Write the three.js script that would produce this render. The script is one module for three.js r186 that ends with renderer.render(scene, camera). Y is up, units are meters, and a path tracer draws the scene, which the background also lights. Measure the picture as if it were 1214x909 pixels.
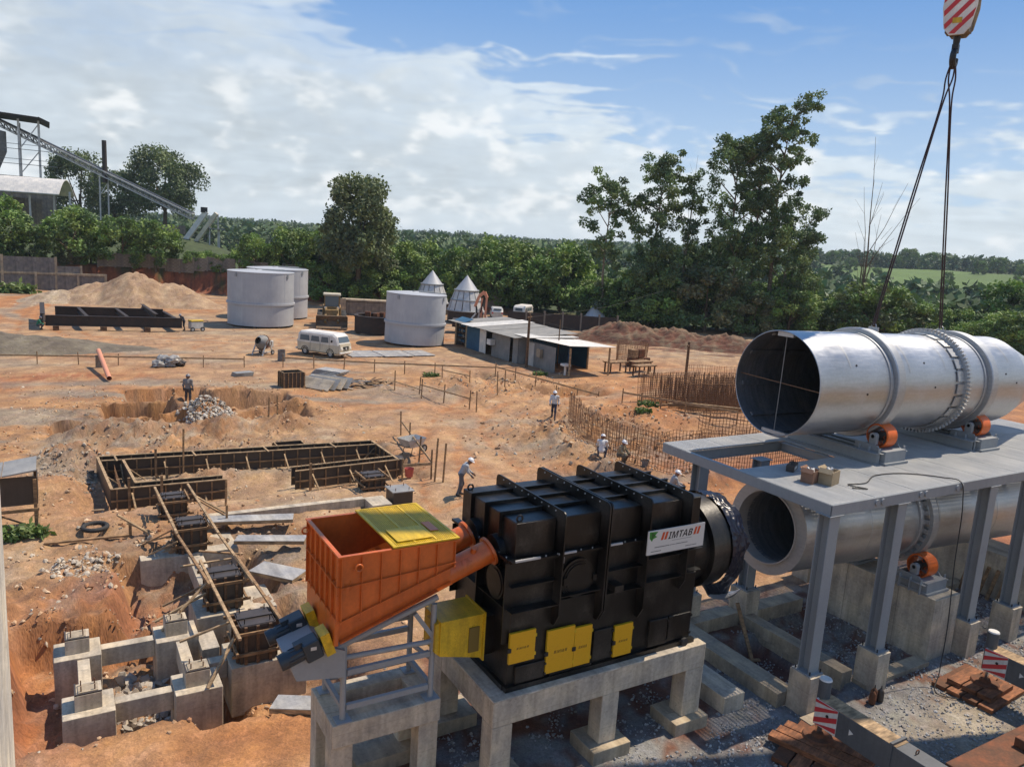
import * as THREE from 'three';
import { mergeGeometries, toCreasedNormals } from 'three/addons/utils/BufferGeometryUtils.js';
import { RoundedBoxGeometry } from 'three/addons/geometries/RoundedBoxGeometry.js';
import { createNoise3D } from 'simplex-noise';

// ---------- camera ----------
const scene = new THREE.Scene();
const camera = new THREE.PerspectiveCamera(52.58, 1024 / 766, 0.1, 9000);
camera.position.set(0, 10.3, 0);
camera.rotation.order = 'YXZ';
const rad = (d) => d * Math.PI / 180;
camera.rotation.set(rad(-10.2), rad(-31), rad(3.7));

// ---------- helpers: random, noise ----------
function mulberry(a) { return () => { a |= 0; a = a + 0x6D2B79F5 | 0; let t = Math.imul(a ^ a >>> 15, 1 | a); t = t + Math.imul(t ^ t >>> 7, 61 | t) ^ t; return ((t ^ t >>> 14) >>> 0) / 4294967296; }; }
const rnd = mulberry(7), R = (a, b) => a + (b - a) * rnd();
const n3 = createNoise3D(mulberry(11));
const fbm = (x, y, z, o = 4) => { let s = 0, a = .5; for (let i = 0; i < o; i++) { s += a * n3(x, y, z); x *= 2.03; y *= 2.03; z *= 2.03; a *= .5; } return s; };
const clamp = (v, a = 0, b = 1) => Math.min(b, Math.max(a, v));
const ss = (a, b, v) => { v = clamp((v - a) / (b - a)); return v * v * (3 - 2 * v); };
const mix = (a, b, t) => a + (b - a) * t;
const mix3 = (a, b, t) => [mix(a[0], b[0], t), mix(a[1], b[1], t), mix(a[2], b[2], t)];
const lookup = (tab, v) => { if (v <= tab[0][0]) return tab[0][1]; for (let i = 1; i < tab.length; i++) if (v <= tab[i][0]) return mix(tab[i - 1][1], tab[i][1], ss(tab[i - 1][0], tab[i][0], v)); return tab[tab.length - 1][1]; };

// ---------- sky: air and clouds ----------
{
  const W = 2048, Hh = 2048, px = new Float32Array(W * Hh * 4);
  for (let j = 0; j < Hh; j++) for (let i = 0; i < W; i++) {
    const u = (i + .5) / W, v = (j + .5) / Hh, phi = (u - .5) * Math.PI * 2, th = (v - .5) * Math.PI;
    const x = Math.cos(th) * Math.cos(phi), z = Math.cos(th) * Math.sin(phi), y = Math.sin(th);
    const el = th * 180 / Math.PI, az = Math.atan2(x, -z) * 180 / Math.PI, k = (j * W + i) * 4;
    // clear air
    let c = mix3([.50, .64, .78], [.135, .30, .62], ss(0, 20, el)); c = mix3(c, [.09, .21, .50], ss(20, 85, el));
    if (el > -2) {
      // flat cloud layer: sample on a plane above so that clouds flatten to the horizon
      const e = Math.max(y, .02) + .10, cx = x / e, cz = z / e;
      const wx = cx + .35 * fbm(cx * 1.3, 3, cz * 1.3, 3), wz = cz + .35 * fbm(cx * 1.3, 9, cz * 1.3, 3);
      const big = fbm(wx * .9, 1.7, wz * .9, 6), streak = fbm(wx * .8 + wz * .5, 5.2, (wz - wx * .6) * 3.0, 6);
      const topEl = lookup([[-180, 30], [-60, 30], [-2, 21], [14, 17.5], [24, 14.6], [32, 11.2], [45, 8.2], [56, 7.4], [68, 9.5], [110, 26], [180, 30]], az);  // cloud tops raised outside the view to brighten the drum and ambient light
      const d = (topEl - el) / 4;
      const fine = fbm(x * 26 + z * 9, y * 60, z * 26 - x * 9, 5), edge = d + big * 1.5 + streak * 1.1 * ss(3, 9, el) + fine * .35; let cov = ss(-.12, .62, edge);
      cov = Math.max(cov, .55 * ss(.12, .55, streak * .9 + big * .5) * ss(26, 14, el) , .8 * ss(.12, .6, big) * ss(22, 34, el));
      const puff = fbm(x * 9, y * 16, z * 9, 5), puff2 = fbm(x * 22, y * 34, z * 22, 4);
      const cum = ss(.02, .62, puff + .5 * puff2 + .25 * fine) * ss(13, 7, el) * ss(-.1, .6, d + .2);
      const lum = .60 + .06 * big + .05 * puff2 + .06 * streak + .05 * fine + .13 * Math.exp(-((edge - .75) ** 2) * 1.2);
      const veil = [lum * .90, lum * .99, lum * 1.05], thin = ss(.1, .55, streak - big * .3) * ss(4, 14, el);
      c = mix3(c, veil, cov * (.92 - .34 * ss(7.5, 13, el) * ss(.5, -.25, big + .8 * streak) - .45 * thin) * (.88 + .12 * ss(-.4, .4, puff)));
      c = mix3(c, [.84, .86, .87], cum * .75);
      const shadeBelow = ss(.15, .6, fbm(x * 9, y * 16 + .5, z * 9, 4)) * ss(14, 3, el) * cov;
      c = mix3(c, [.50, .57, .64], shadeBelow * .30 * (1 - cum));
      c = mix3(c, [.70, .77, .82], ss(4, -1, el) * .75);
    } else c = [.40, .40, .38];
    px[k] = c[0]; px[k + 1] = c[1]; px[k + 2] = c[2]; px[k + 3] = 1;
  }
  const t = new THREE.DataTexture(px, W, Hh, THREE.RGBAFormat, THREE.FloatType);
  t.mapping = THREE.EquirectangularReflectionMapping; t.magFilter = t.minFilter = THREE.LinearFilter; t.needsUpdate = true;
  scene.background = t; scene.environment = t;
  scene.backgroundIntensity = scene.environmentIntensity = 1;
}
// ---------- sun ----------
const sun = new THREE.DirectionalLight(0xffefd8, 4.9);
sun.position.set(60 + 30, 150, -30 - 3); sun.target.position.set(0 , 0, -30);
sun.castShadow = true; sun.shadow.mapSize.set(4096, 4096);
Object.assign(sun.shadow.camera, { left: -120, right: 120, top: 120, bottom: -120, near: 1, far: 500 });
scene.add(sun, sun.target);
scene.fog = new THREE.FogExp2(0xc4d4e2, .00016);
const renderer = new THREE.WebGLRenderer({ antialias: true });
renderer.shadowMap.enabled = true;
renderer.toneMapping = THREE.LinearToneMapping;
renderer.toneMappingExposure = 1.17;

// ---------- textures ----------
function tileNoise(seed) { const r = mulberry(seed), T = new Float32Array(65536).map(() => r()); return (x, y, p) => { const xi = Math.floor(x), yi = Math.floor(y), fx = x - xi, fy = y - yi, sx = fx * fx * (3 - 2 * fx), sy = fy * fy * (3 - 2 * fy), m = (v) => ((v % p) + p) % p, g = (a, b) => T[(m(a) * 251 + m(b) * 7919 + p * 31) & 65535]; return mix(mix(g(xi, yi), g(xi + 1, yi), sx), mix(g(xi, yi + 1), g(xi + 1, yi + 1), sx), sy); }; }
const tn = tileNoise(5), tf = (u, v, p, o = 5) => { let s = 0, a = .5, t = 0; for (let i = 0; i < o; i++) { s += a * tn(u * p, v * p, p); t += a; p *= 2; a *= .55; } return s / t; };
function tex(size, metres, fn, srgb = true) {
  const d = new Uint8Array(size * size * 4);
  for (let j = 0; j < size; j++) for (let i = 0; i < size; i++) { const c = fn(i / size, j / size), k = (j * size + i) * 4; d[k] = clamp(c[0]) * 255; d[k + 1] = clamp(c[1]) * 255; d[k + 2] = clamp(c[2]) * 255; d[k + 3] = 255; }
  const t = new THREE.DataTexture(d, size, size); t.wrapS = t.wrapT = THREE.RepeatWrapping; t.magFilter = THREE.LinearFilter; t.minFilter = THREE.LinearMipmapLinearFilter; t.generateMipmaps = true;
  if (srgb) t.colorSpace = THREE.SRGBColorSpace; t.repeat.set(1 / metres, 1 / metres); t.needsUpdate = true; return t;
}
const g3 = (v) => [v, v, v];
const T = {
  soil: tex(1024, 4.7, (u, v) => { const a = tf(u, v, 6, 6), b = tf(u + .3, v + .1, 60, 3), c = tf(u, v + .5, 180, 2), w = tf(u + .7, v, 24, 3); let l = .82 + .34 * (a - .5) + .20 * (b - .5) + .20 * (c - .5); if (w > .70) l += .07; if (b > .76) l -= .12; return [l, l * (.985 + .05 * (a - .5)), l * (.97 + .1 * (w - .5))]; }),
  soilB: tex(1024, 4.7, (u, v) => { const b = tf(u + .3, v + .1, 60, 3), c = tf(u, v + .5, 180, 2), a = tf(u, v, 12, 4); return g3(.45 * a + .35 * b + .2 * c); }, false),
  worn: tex(512, 1.7, (u, v) => { const a = tf(u, v, 4, 6), s = tf(u, v * .12, 22, 4), b = tf(u, v, 60, 3); let l = .86 + .26 * (a - .5) + .26 * (s - .5) + .14 * (b - .5); if (b > .74 && a > .5) l -= .22; return [l, l * (1.0 + .10 * (.5 - a)), l * (1.0 + .22 * (.5 - a))]; }),
  dusty: tex(512, 1.6, (u, v) => { const a = tf(u, v, 3, 6), s = tf(u, v * .2, 14, 4), b = tf(u, v, 70, 3); const k = clamp(.30 + 1.1 * (a - .47) + .5 * (s - .5) + .35 * (b - .5), .10, 1); return [k, k * .95, k * .88]; }),
  concrete: tex(512, 1.9, (u, v) => { const jl = (Math.abs(v - .33) < .0022 || Math.abs(v - .79) < .0022) ? .10 : 0; const a = tf(u, v, 4, 6), b = tf(u, v, 40, 3), s = tf(u * 1, v, 14, 2), st = tf(u, v * .12, 16, 3); const st2 = tf(u + .37, v * .07, 9, 4); let l = .87 + .34 * (a - .5) + .14 * (b - .5) + .22 * (st - .5) + .22 * (st2 - .5) - jl; if (s > .76 && b > .5) l -= .09; if (tf(u + .2, v + .6, 90, 1) > .95) l -= .16; return [l, l * (.985 - .05 * (a - .5)), l * (.955 - .16 * (a - .5))]; }),
  concreteB: tex(512, 1.9, (u, v) => g3(.6 * tf(u, v, 10, 5) + .4 * tf(u, v, 90, 2)), false),
  wood: tex(512, .9, (u, v) => { const a = tf(u * .14, v, 40, 4), b = tf(u * .5, v, 12, 4), k = tf(u, v, 6, 3); const l = .78 + .4 * (a - .5) + .3 * (b - .5) + .3 * (k - .5); return [l, l * .97, l * .92]; }),
  rust: tex(512, 1.1, (u, v) => { const a = tf(u, v, 5, 6), b = tf(u + .4, v, 30, 3); const l = .8 + .5 * (a - .5) + .25 * (b - .5); return [l, l * (.95 + .25 * (.5 - a)), l * (.9 + .4 * (.5 - a))]; }),
  grime: tex(512, 2.3, (u, v) => { const a = tf(u, v, 4, 6), b = tf(u, v, 50, 3), s = tf(u, v * .15, 30, 3); const l = .90 + .22 * (a - .5) + .10 * (b - .5) + .12 * (s - .5); return [l, l * (.99 + .03 * (.5 - a)), l * (.97 + .08 * (.5 - a))]; }),
  paint: tex(512, 3.1, (u, v) => { const a = tf(u, v, 3, 5), s = tf(u, v * .1, 24, 3), b = tf(u, v, 70, 2); const l = .93 + .12 * (a - .5) + .05 * (s - .5) + .04 * (b - .5); return [l, l, l * (.99 + .03 * (.5 - a))]; }),
  grimeR: tex(512, 2.3, (u, v) => { const a = tf(u, v, 4, 6), b = tf(u, v, 50, 3); return [0, clamp(.82 + .5 * (a - .5) + .2 * (b - .5)), 1]; }, false),
  steel: tex(512, 2.6, (u, v) => { const a = tf(u, v, 3, 6), s = tf(u * .15, v, 60, 3), b = tf(u, v, 50, 2); const l = .92 + .08 * (a - .5) + .08 * (s - .5) + .05 * (b - .5); return [l * (1 - .02 * (a - .5)), l, l * (1 + .03 * (a - .5))]; }),
  steelR: tex(512, 2.6, (u, v) => { const a = tf(u, v, 3, 6), s = tf(u * .15, v, 60, 3); return [0, clamp(.85 + .22 * (a - .5) + .25 * (s - .5)), 1]; }, false),
  pores: tex(256, .16, (u, v) => { const d = Math.hypot((u * 4 % 1) - .5, (v * 4 % 1) - .5); return g3(d < .3 ? .45 : 1); }),
};
const MATS = {};
const mat = (key, rgb, roughness = .9, o = {}) => MATS[key] = new THREE.MeshStandardMaterial({ color: new THREE.Color().setRGB(...rgb), roughness, metalness: 0, side: THREE.DoubleSide, ...o });
const P_ = (key, rgb, roughness, o) => MATS[key] = new THREE.MeshPhysicalMaterial({ color: new THREE.Color().setRGB(...rgb), roughness, side: THREE.DoubleSide, ...o });
mat('ground', [1, 1, 1], .97, { map: T.soil, bumpMap: T.soilB, bumpScale: .05, vertexColors: true });
mat('pile', [1, 1, 1], .97, { map: T.soil, bumpMap: T.soilB, bumpScale: .03, vertexColors: true });
mat('concrete', [.58, .515, .425], .9, { map: T.concrete, bumpMap: T.concreteB, bumpScale: .006 });
mat('concreteTan', [.44, .37, .28], .92, { map: T.concrete, bumpMap: T.concreteB, bumpScale: .008 });
mat('concreteOld', [.25, .22, .19], .95, { map: T.concrete, bumpMap: T.concreteB, bumpScale: .01 });
mat('blockGrey', [.22, .21, .21], .95, { map: T.concrete });
mat('wood', [.42, .27, .15], .85, { map: T.wood });
mat('woodPale', [.55, .40, .25], .85, { map: T.wood });
mat('woodDark', [.20, .12, .07], .9, { map: T.wood });
mat('woodRed', [.36, .15, .07], .85, { map: T.wood });
mat('ply', [.065, .052, .045], .45, { map: T.grime });
mat('plyGrey', [.30, .30, .30], .45, { map: T.grime });
mat('tankPaint', [.45, .465, .50], .5, { map: T.paint });
mat('greySteel', [.30, .32, .34], .5, { map: T.paint });
mat('deckSteel', [.50, .52, .54], .5, { map: T.grime });
mat('galv', [.55, .57, .60], .48, { map: T.steel, roughnessMap: T.steelR, metalness: .88 });
mat('galvRing', [.52, .54, .56], .5, { map: T.steel, metalness: .75 });
mat('drumFace', [.50, .46, .42], .6, { map: T.steel, metalness: .3 });
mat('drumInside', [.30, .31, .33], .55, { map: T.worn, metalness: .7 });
mat('zinc', [.60, .61, .62], .55, { map: T.grime, metalness: .25 });
mat('zincOld', [.26, .265, .27], .7, { map: T.grime, metalness: .15 });
mat('blackPaint', [.085, .082, .080], .46, { map: T.dusty, roughnessMap: T.grimeR, bumpMap: T.soilB, bumpScale: .005 });
mat('black', [.012, .012, .013], .5);
mat('rubber', [.025, .024, .023], .8);
mat('tarp', [.008, .010, .022], .28);
mat('tarpPale', [.55, .58, .62], .5);
mat('yellow', [.76, .49, .015], .45, { map: T.worn });
mat('yellowMesh', [.72, .52, .05], .5, { map: T.pores });
mat('orange', [.66, .15, .026], .42, { map: T.grime, roughnessMap: T.grimeR });
mat('orangeWheel', [.80, .16, .02], .45, { map: T.grime });
mat('motor', [.018, .030, .042], .42);
mat('rust', [.20, .085, .04], .85, { map: T.rust });
mat('rustDark', [.045, .033, .030], .7, { map: T.rust });
mat('rebar', [.22, .115, .055], .85);
mat('red', [.50, .03, .035], .5);
mat('white', [.78, .77, .75], .5, { map: T.grime });
mat('cream', [.66, .60, .47], .5, { map: T.grime });
mat('blue', [.03, .12, .23], .6, { map: T.grime });
mat('chrome', [.75, .75, .75], .18, { metalness: 1 });
mat('cable', [.02, .018, .017], .7);
mat('sling', [.05, .028, .028], .8);
mat('pipePVC', [.60, .25, .14], .5);
mat('loaderBucket', [.22, .165, .115], .8, { map: T.rust });
mat('loader', [.36, .25, .10], .6, { map: T.rust });
mat('bark', [.20, .155, .115], .95, { map: T.wood });
mat('barkPale', [.36, .30, .24], .95, { map: T.wood });
P_('leaf', [1, 1, 1], .8, { vertexColors: true, transmission: .28, thickness: 0 });
mat('cloth', [1, 1, 1], .9, { vertexColors: true });
mat('helmet', [.72, .73, .75], .35);
mat('stone', [1, 1, 1], .95, { vertexColors: true });
P_('glass', [.10, .13, .15], .08, { metalness: 0, specularIntensity: 1 });
mat('plate', [.42, .42, .43], .55, { map: T.concrete });
mat('barrel', [.22, .23, .26], .5, { map: T.rust });
mat('crateCard', [.40, .31, .20], .9, { map: T.grime });
mat('crateRed', [.27, .15, .10], .9, { map: T.grime });
mat('lampWhite', [.80, .80, .76], .3);

// ---------- geometry helpers ----------
const V = (x, y, z) => new THREE.Vector3(x, y, z);
const UP = V(0, 1, 0);
const move = (g, x = 0, y = 0, z = 0, ry = 0, rx = 0, rz = 0) => g.applyMatrix4(new THREE.Matrix4().compose(V(x, y, z), new THREE.Quaternion().setFromEuler(new THREE.Euler(rx, ry, rz, 'YXZ')), V(1, 1, 1)));
const bx = (w, h, d, x = 0, y = 0, z = 0, ry = 0, rx = 0, rz = 0) => move(new THREE.BoxGeometry(w, h, d), x, y, z, ry, rx, rz);
const bb = (x0, x1, y0, y1, z0, z1) => bx(Math.abs(x1 - x0), Math.abs(y1 - y0), Math.abs(z1 - z0), (x0 + x1) / 2, (y0 + y1) / 2, (z0 + z1) / 2);
const rb = (x0, x1, y0, y1, z0, z1, r = .015) => move(new RoundedBoxGeometry(Math.abs(x1 - x0), Math.abs(y1 - y0), Math.abs(z1 - z0), 1, r), (x0 + x1) / 2, (y0 + y1) / 2, (z0 + z1) / 2);
const A3 = (p) => V(p[0], p[1], p[2]);
const orient = (g, a, b, roll = 0) => { const d = A3(b).sub(A3(a)), q = new THREE.Quaternion(); const z = d.clone().normalize(), xx = Math.abs(z.y) > .98 ? V(1, 0, 0) : V().crossVectors(UP, z).normalize(); const y = V().crossVectors(z, xx).normalize(); const m = new THREE.Matrix4().makeBasis(V().crossVectors(y, z), y, z).multiply(new THREE.Matrix4().makeRotationZ(roll)); m.setPosition(A3(a).add(A3(b)).multiplyScalar(.5)); return g.applyMatrix4(m); };
const len = (a, b) => A3(a).distanceTo(A3(b));
const beam = (a, b, w, h, roll = 0) => orient(new THREE.BoxGeometry(w, h, len(a, b)), a, b, roll);           // w across, h up
const cyl = (a, b, r1, r2 = r1, seg = 12, open = false) => orient(new THREE.CylinderGeometry(r2, r1, len(a, b), seg, 1, open).rotateX(Math.PI / 2), a, b);
const ibeam = (a, b, w, h, t = .02) => { const L = len(a, b); return orient(mergeGeometries([new THREE.BoxGeometry(w, t, L).translate(0, h / 2 - t / 2, 0), new THREE.BoxGeometry(w, t, L).translate(0, -h / 2 + t / 2, 0), new THREE.BoxGeometry(t, h - 2 * t, L)]), a, b); };
const lathe = (pts, seg = 40) => toCreasedNormals(new THREE.LatheGeometry(pts.map(([a, b]) => new THREE.Vector2(a, b)), seg), .55);
const latheX = (pts, seg = 64) => lathe(pts.map(([x, r]) => [r, x]), seg).rotateZ(-Math.PI / 2);   // profile [x, r] about the X axis
const tubeP = (pts, r, seg = 24, rs = 6) => new THREE.TubeGeometry(new THREE.CatmullRomCurve3(pts.map(A3)), seg, r, rs);
const extr = (shape, depth, bevel = 0) => new THREE.ExtrudeGeometry(shape, { depth, bevelEnabled: bevel > 0, bevelSize: bevel, bevelThickness: bevel, bevelSegments: 1, curveSegments: 10 });
const poly = (pts) => new THREE.Shape(pts.map(([x, y]) => new THREE.Vector2(x, y)));
function uvBox(g) {
  const p = g.attributes.position, uv = new Float32Array(p.count * 2), a = V(), b = V(), c = V();
  for (let i = 0; i < p.count; i += 3) {
    a.fromBufferAttribute(p, i); b.fromBufferAttribute(p, i + 1); c.fromBufferAttribute(p, i + 2);
    const n = b.clone().sub(a).cross(c.clone().sub(a)), ax = Math.abs(n.x), ay = Math.abs(n.y), az = Math.abs(n.z);
    [a, b, c].forEach((q, k) => { const [u, v] = ay >= ax && ay >= az ? [q.x, q.z] : ax >= az ? [q.z, q.y] : [q.x, q.y]; uv[(i + k) * 2] = u; uv[(i + k) * 2 + 1] = v; });
  }
  g.setAttribute('uv', new THREE.BufferAttribute(uv, 2)); return g;
}
function prep(geos, keepUV) {
  const list = (Array.isArray(geos) ? geos : [geos]).map((g) => { const q = g.index ? g.toNonIndexed() : g; if (!keepUV) q.deleteAttribute('uv'); q.deleteAttribute('uv1'); return q; });
  const g = list.length > 1 ? mergeGeometries(list) : list[0];
  return keepUV ? g : uvBox(g);
}
const taken = {};
const numbered = (n) => { const k = taken[n] = (taken[n] ?? -1) + 1; return k ? n + '_' + String(k).padStart(3, '0') : n; };
function part(name, geos, m, parent, keepUV = false) { const o = new THREE.Mesh(prep(geos, keepUV), m); o.name = name; o.castShadow = o.receiveShadow = true; parent.add(o); return o; }
const gpart = (name, g, m, parent, x, y, z, ry = 0, rx = 0, rz = 0) => { const o = new THREE.Mesh(g, m); o.name = name; o.castShadow = o.receiveShadow = true; o.position.set(x, y, z); o.rotation.set(rx, ry, rz, 'YXZ'); parent.add(o); return o; };   // a piece that shares its geometry
function tag(o, label, category, group, kind) { o.userData = { ...o.userData, label, category }; if (group) o.userData.group = group; if (kind) o.userData.kind = kind; return o; }
function thing(name, label, category, [x, y, z] = [0, 0, 0], ry = 0, group) { const o = new THREE.Group(); o.name = numbered(name); o.position.set(x, y, z); o.rotation.y = ry; scene.add(o); return tag(o, label, category, group); }
function solo(name, geos, m, label, category, group) { const o = part(numbered(name), geos, m, scene); return tag(o, label, category, group); }
function dup(src, label, [x, y, z], ry = 0, s = 1) { const o = src.clone(); o.name = numbered(src.name.replace(/_\d{3}$/, '')); o.userData = { ...src.userData, label }; o.position.set(x, y, z); o.rotation.y = ry; if (Array.isArray(s)) o.scale.set(...s); else o.scale.setScalar(s); scene.add(o); return o; }
const M = MATS;

// ---------- ground ----------
const bankLine = [[-160, -131], [6, -128.5], [15, -127], [23, -121.5], [39, -111.5], [58, -99.5], [76, -90], [100, -72], [128, -46], [190, 10]];
function bankDist(x, z) {   // signed distance beyond the boundary line (positive = outside the site)
  let best = 1e9, sg = 1;
  for (let i = 0; i < bankLine.length - 1; i++) { const [ax, az] = bankLine[i], [bx_, bz] = bankLine[i + 1], dx = bx_ - ax, dz = bz - az, t = clamp(((x - ax) * dx + (z - az) * dz) / (dx * dx + dz * dz)), ex = x - ax - dx * t, ez = z - az - dz * t, d = Math.hypot(ex, ez); if (d < best) { best = d; sg = dx * ez - dz * ex < 0 ? 1 : -1; } }
  return best * sg;
}
const rectIn = (x, z, x0, x1, z0, z1, e) => { const dx = Math.min(x - x0, x1 - x), dz = Math.min(z - z0, z1 - z); return ss(-e, e, Math.min(dx, dz)); };
const blob = (x, z, cx, cz, rx, rz) => { const d = ((x - cx) / rx) ** 2 + ((z - cz) / rz) ** 2; return d > 4 ? 0 : Math.exp(-d * 1.6); };
const pits = [   // x0 x1 z0 z1 depth edge
  [-1.1, 3.5, -21.6, -16.25, 1.25, .28], [1.4, 5.3, -25.0, -21.4, 1.05, .28], [2.7, 6.0, -20.3, -15.8, 1.1, .32], [4.8, 7.3, -25.6, -22.8, .45, .5],
  [.6, 14.0, -36.2, -29.9, .40, .35], [-.3, 5.8, -43.8, -41.2, 1.6, .2], [2.2, 5.4, -47.6, -44.4, 1.6, .2], [3.5, 8.0, -51.4, -48.2, 1.4, .22], [8.0, 12.6, -49.2, -45.6, 1.2, .25],
  [8.6, 12.4, -44.2, -42.0, .8, .3], [29.8, 34.8, -47.8, -43.9, .9, .3], [26.4, 29.7, -53.8, -51.2, .8, .3], [20.6, 24.0, -45.4, -42.2, .25, .6], [14.9, 16.5, -13.4, -10.9, .45, .12], [17.4, 19.6, -14, -10.9, .25, .12], [25.5, 36, -35, -27, .45, .8], [9, 13, -27.0, -24.5, .25, .5]];
const mounds = [   // x z rx rz h
  [.3, -36.6, 1.5, 1.5, .75], [-.4, -32.5, 1.4, 1.8, .55], [6.9, -43.4, 1.3, 1.1, .8], [7.3, -40.2, 1.8, 1.2, .7], [10.6, -40.6, 1.8, 1.2, .7], [3.5, -39.9, 2.4, .8, .75], [1.2, -40.0, 1.6, .9, .7], [12.2, -44.4, 1.6, 1.6, .5], [5.9, -45.9, .8, 1.8, .6], [9.5, -49.5, 2.0, .9, .45],
  [22.6, -33.6, 1.7, 2.0, .7], [22.3, -30.4, 1.4, 1.5, .75], [24.6, -34.8, 1.6, 1.3, .5], [21.8, -27.0, 1.4, 1.3, .85], [20.6, -28.6, 1.2, 1.0, .4], [26.5, -24.8, 1.8, 1.3, .6], [28.5, -38.5, 2.4, 1.2, .6], [32, -37.6, 2.6, 1.0, .5],
  [30.0, -50.4, 1.6, .9, .4], [26.0, -51.0, 1.3, .9, .45], [34.5, -45.6, 1.2, 1.4, .45], [23.8, -46.8, 1.3, .8, .35], [19.2, -48.3, 1.4, .7, .3], [5.6, -33.4, 2.2, .6, .5], [9.8, -33.0, 2.4, .5, .45], [1.0, -28.4, 2.0, .9, .25], [6.6, -24.0, 1.1, 1.1, .35], [5.9, -20.4, .9, 1.6, .3], [-1.6, -19, .8, 3.2, .25], [38, -29, 4, 2, .6], [8.6, -24.2, 1.5, 1.0, .25]];
function farH(x, z) {
  const r = Math.hypot(x, z), az = Math.atan2(x, -z) * 180 / Math.PI, right = ss(30, 52, az);
  const hr = lookup([[120, 0], [260, -8], [340, -4], [650, 8], [820, 12], [1600, 12], [3000, -5]], r), hl = lookup([[150, 0], [320, 0], [620, 3], [900, 6], [1700, 14], [3000, 0]], r);
  return mix(hl, hr, right) + ss(200, 600, r) * 6 * fbm(x * .0036, 4.4, z * .0036, 3);
}
function heightAt(x, z) {
  const r = Math.hypot(x, z); let h = farH(x, z);
  const d = bankDist(x, z);
  if (d > -6 && r < 420) { const hb = lookup([[-200, 3.3], [30, 3.4], [48, 1.8], [62, .5], [90, 0]], x); h += hb * ss(-.6, 2.2, d + .6 * fbm(x * .2, 1, z * .2, 3)) * ss(420, 200, r); h += ss(8, 45, d) * lookup([[-100, 4.5], [20, 4.5], [40, 0]], x) * ss(420, 240, r); }
  if (r > 175) return h;
  h += .10 * fbm(x * .12, 0, z * .12, 4);
  if (r < 125) { const td = trackAt(x, z); if (td < 2.4) h -= .05 * rut(td) - .03 * Math.exp(-(((td - 1.5) / .25) ** 2)); }
  if (z > -62 && z < 4 && x > -14 && x < 60) {
    const wob = .5 * fbm(x * .55, 7, z * .55, 4), rough = clamp(blob(x, z, 5.5, -41, 9, 10) + blob(x, z, 2, -22, 7, 8) + blob(x, z, 28, -34, 9, 9) + .8 * blob(x, z, 28, -48, 8, 5), 0, 1);
    let pitted = 0;
    for (const [x0, x1, z0, z1, dp, e] of pits) if (x > x0 - 3 && x < x1 + 3 && z > z0 - 3 && z < z1 + 3) { const m = rectIn(x + wob * .7, z - wob * .6, x0, x1, z0, z1, e); h -= dp * m; pitted = Math.max(pitted, m); }
    for (const [mx, mz, rx, rz, mh] of mounds) { const m = blob(x + wob * .5, z + wob * .5, mx, mz, rx, rz); if (m > .01) h += mh * m * (1 + .6 * fbm(x * 2.2, 3, z * 2.2, 3)); }
    const cl = fbm(x * 1.7, 2, z * 1.7, 4); h += rough * (.38 * fbm(x * .6, 5, z * .6, 3) + .28 * cl + .18 * Math.abs(cl)) + (rough > .15 ? .10 * rough * fbm(x * 5, 6, z * 5, 3) : 0); h += .025 * fbm(x * 3.2, 8, z * 3.2, 3);
    const flat = Math.max(rectIn(x, z, 3.2, 30, -14.5, -5, .7), rectIn(x, z, 6, 30, -24, -10, 1)); h = mix(h, -pitAtGravel(x, z) + .03 * fbm(x * 2, 1, z * 2, 3), flat);
  }
  return h;
}
const tracks = [[[-6, -70], [-3.9, -79], [-3.4, -95], [-.5, -113], [10, -120], [24, -112]], [[2, -76], [-.6, -92], [2.4, -108], [12, -116]], [[13.5, -27], [16.5, -34], [20, -40], [26, -47.5], [27.5, -57], [22, -67.5], [10, -74], [-9, -76]], [[21, -36.5], [27, -39.5], [35, -43.5], [46, -49.5], [62, -53]], [[11, -69], [21, -76], [33, -80.5], [42, -81]], [[17.5, -29], [19.5, -37], [24, -43], [38, -48.6], [52, -62], [60, -64]]].map((p) => { const c = new THREE.CatmullRomCurve3(p.map(([x, z]) => V(x, 0, z))); return c.getSpacedPoints(26).map((q) => [q.x, q.z]); });
function trackAt(x, z) { let best = 9; for (const t of tracks) for (let i = 0; i < t.length - 1; i++) { const [ax, az] = t[i], dx = t[i + 1][0] - ax, dz = t[i + 1][1] - az, ex = x - ax, ez = z - az; if (Math.abs(ex) > 12 || Math.abs(ez) > 12) continue; const k = clamp((ex * dx + ez * dz) / (dx * dx + dz * dz)), d = Math.hypot(ex - dx * k, ez - dz * k); if (d < best) best = d; } return best; }
const rut = (d) => Math.exp(-(((Math.abs(d - .9)) / .3) ** 2));
function pitAtGravel(x, z) { return .42 * rectIn(x, z, 14.95, 16.6, -13.4, -10.75, .1) + .25 * rectIn(x, z, 17.55, 19.6, -14, -10.75, .1); }
const COL = { tan: [.50, .275, .125], orange: [.50, .215, .075], red: [.36, .105, .042], dark: [.21, .125, .07], grey: [.33, .275, .21], sand: [.56, .41, .26], gravel: [.25, .25, .25], green: [.07, .10, .03], pasture: [.13, .22, .045], redDark: [.15, .05, .03], pale: [.60, .45, .30] };
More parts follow.
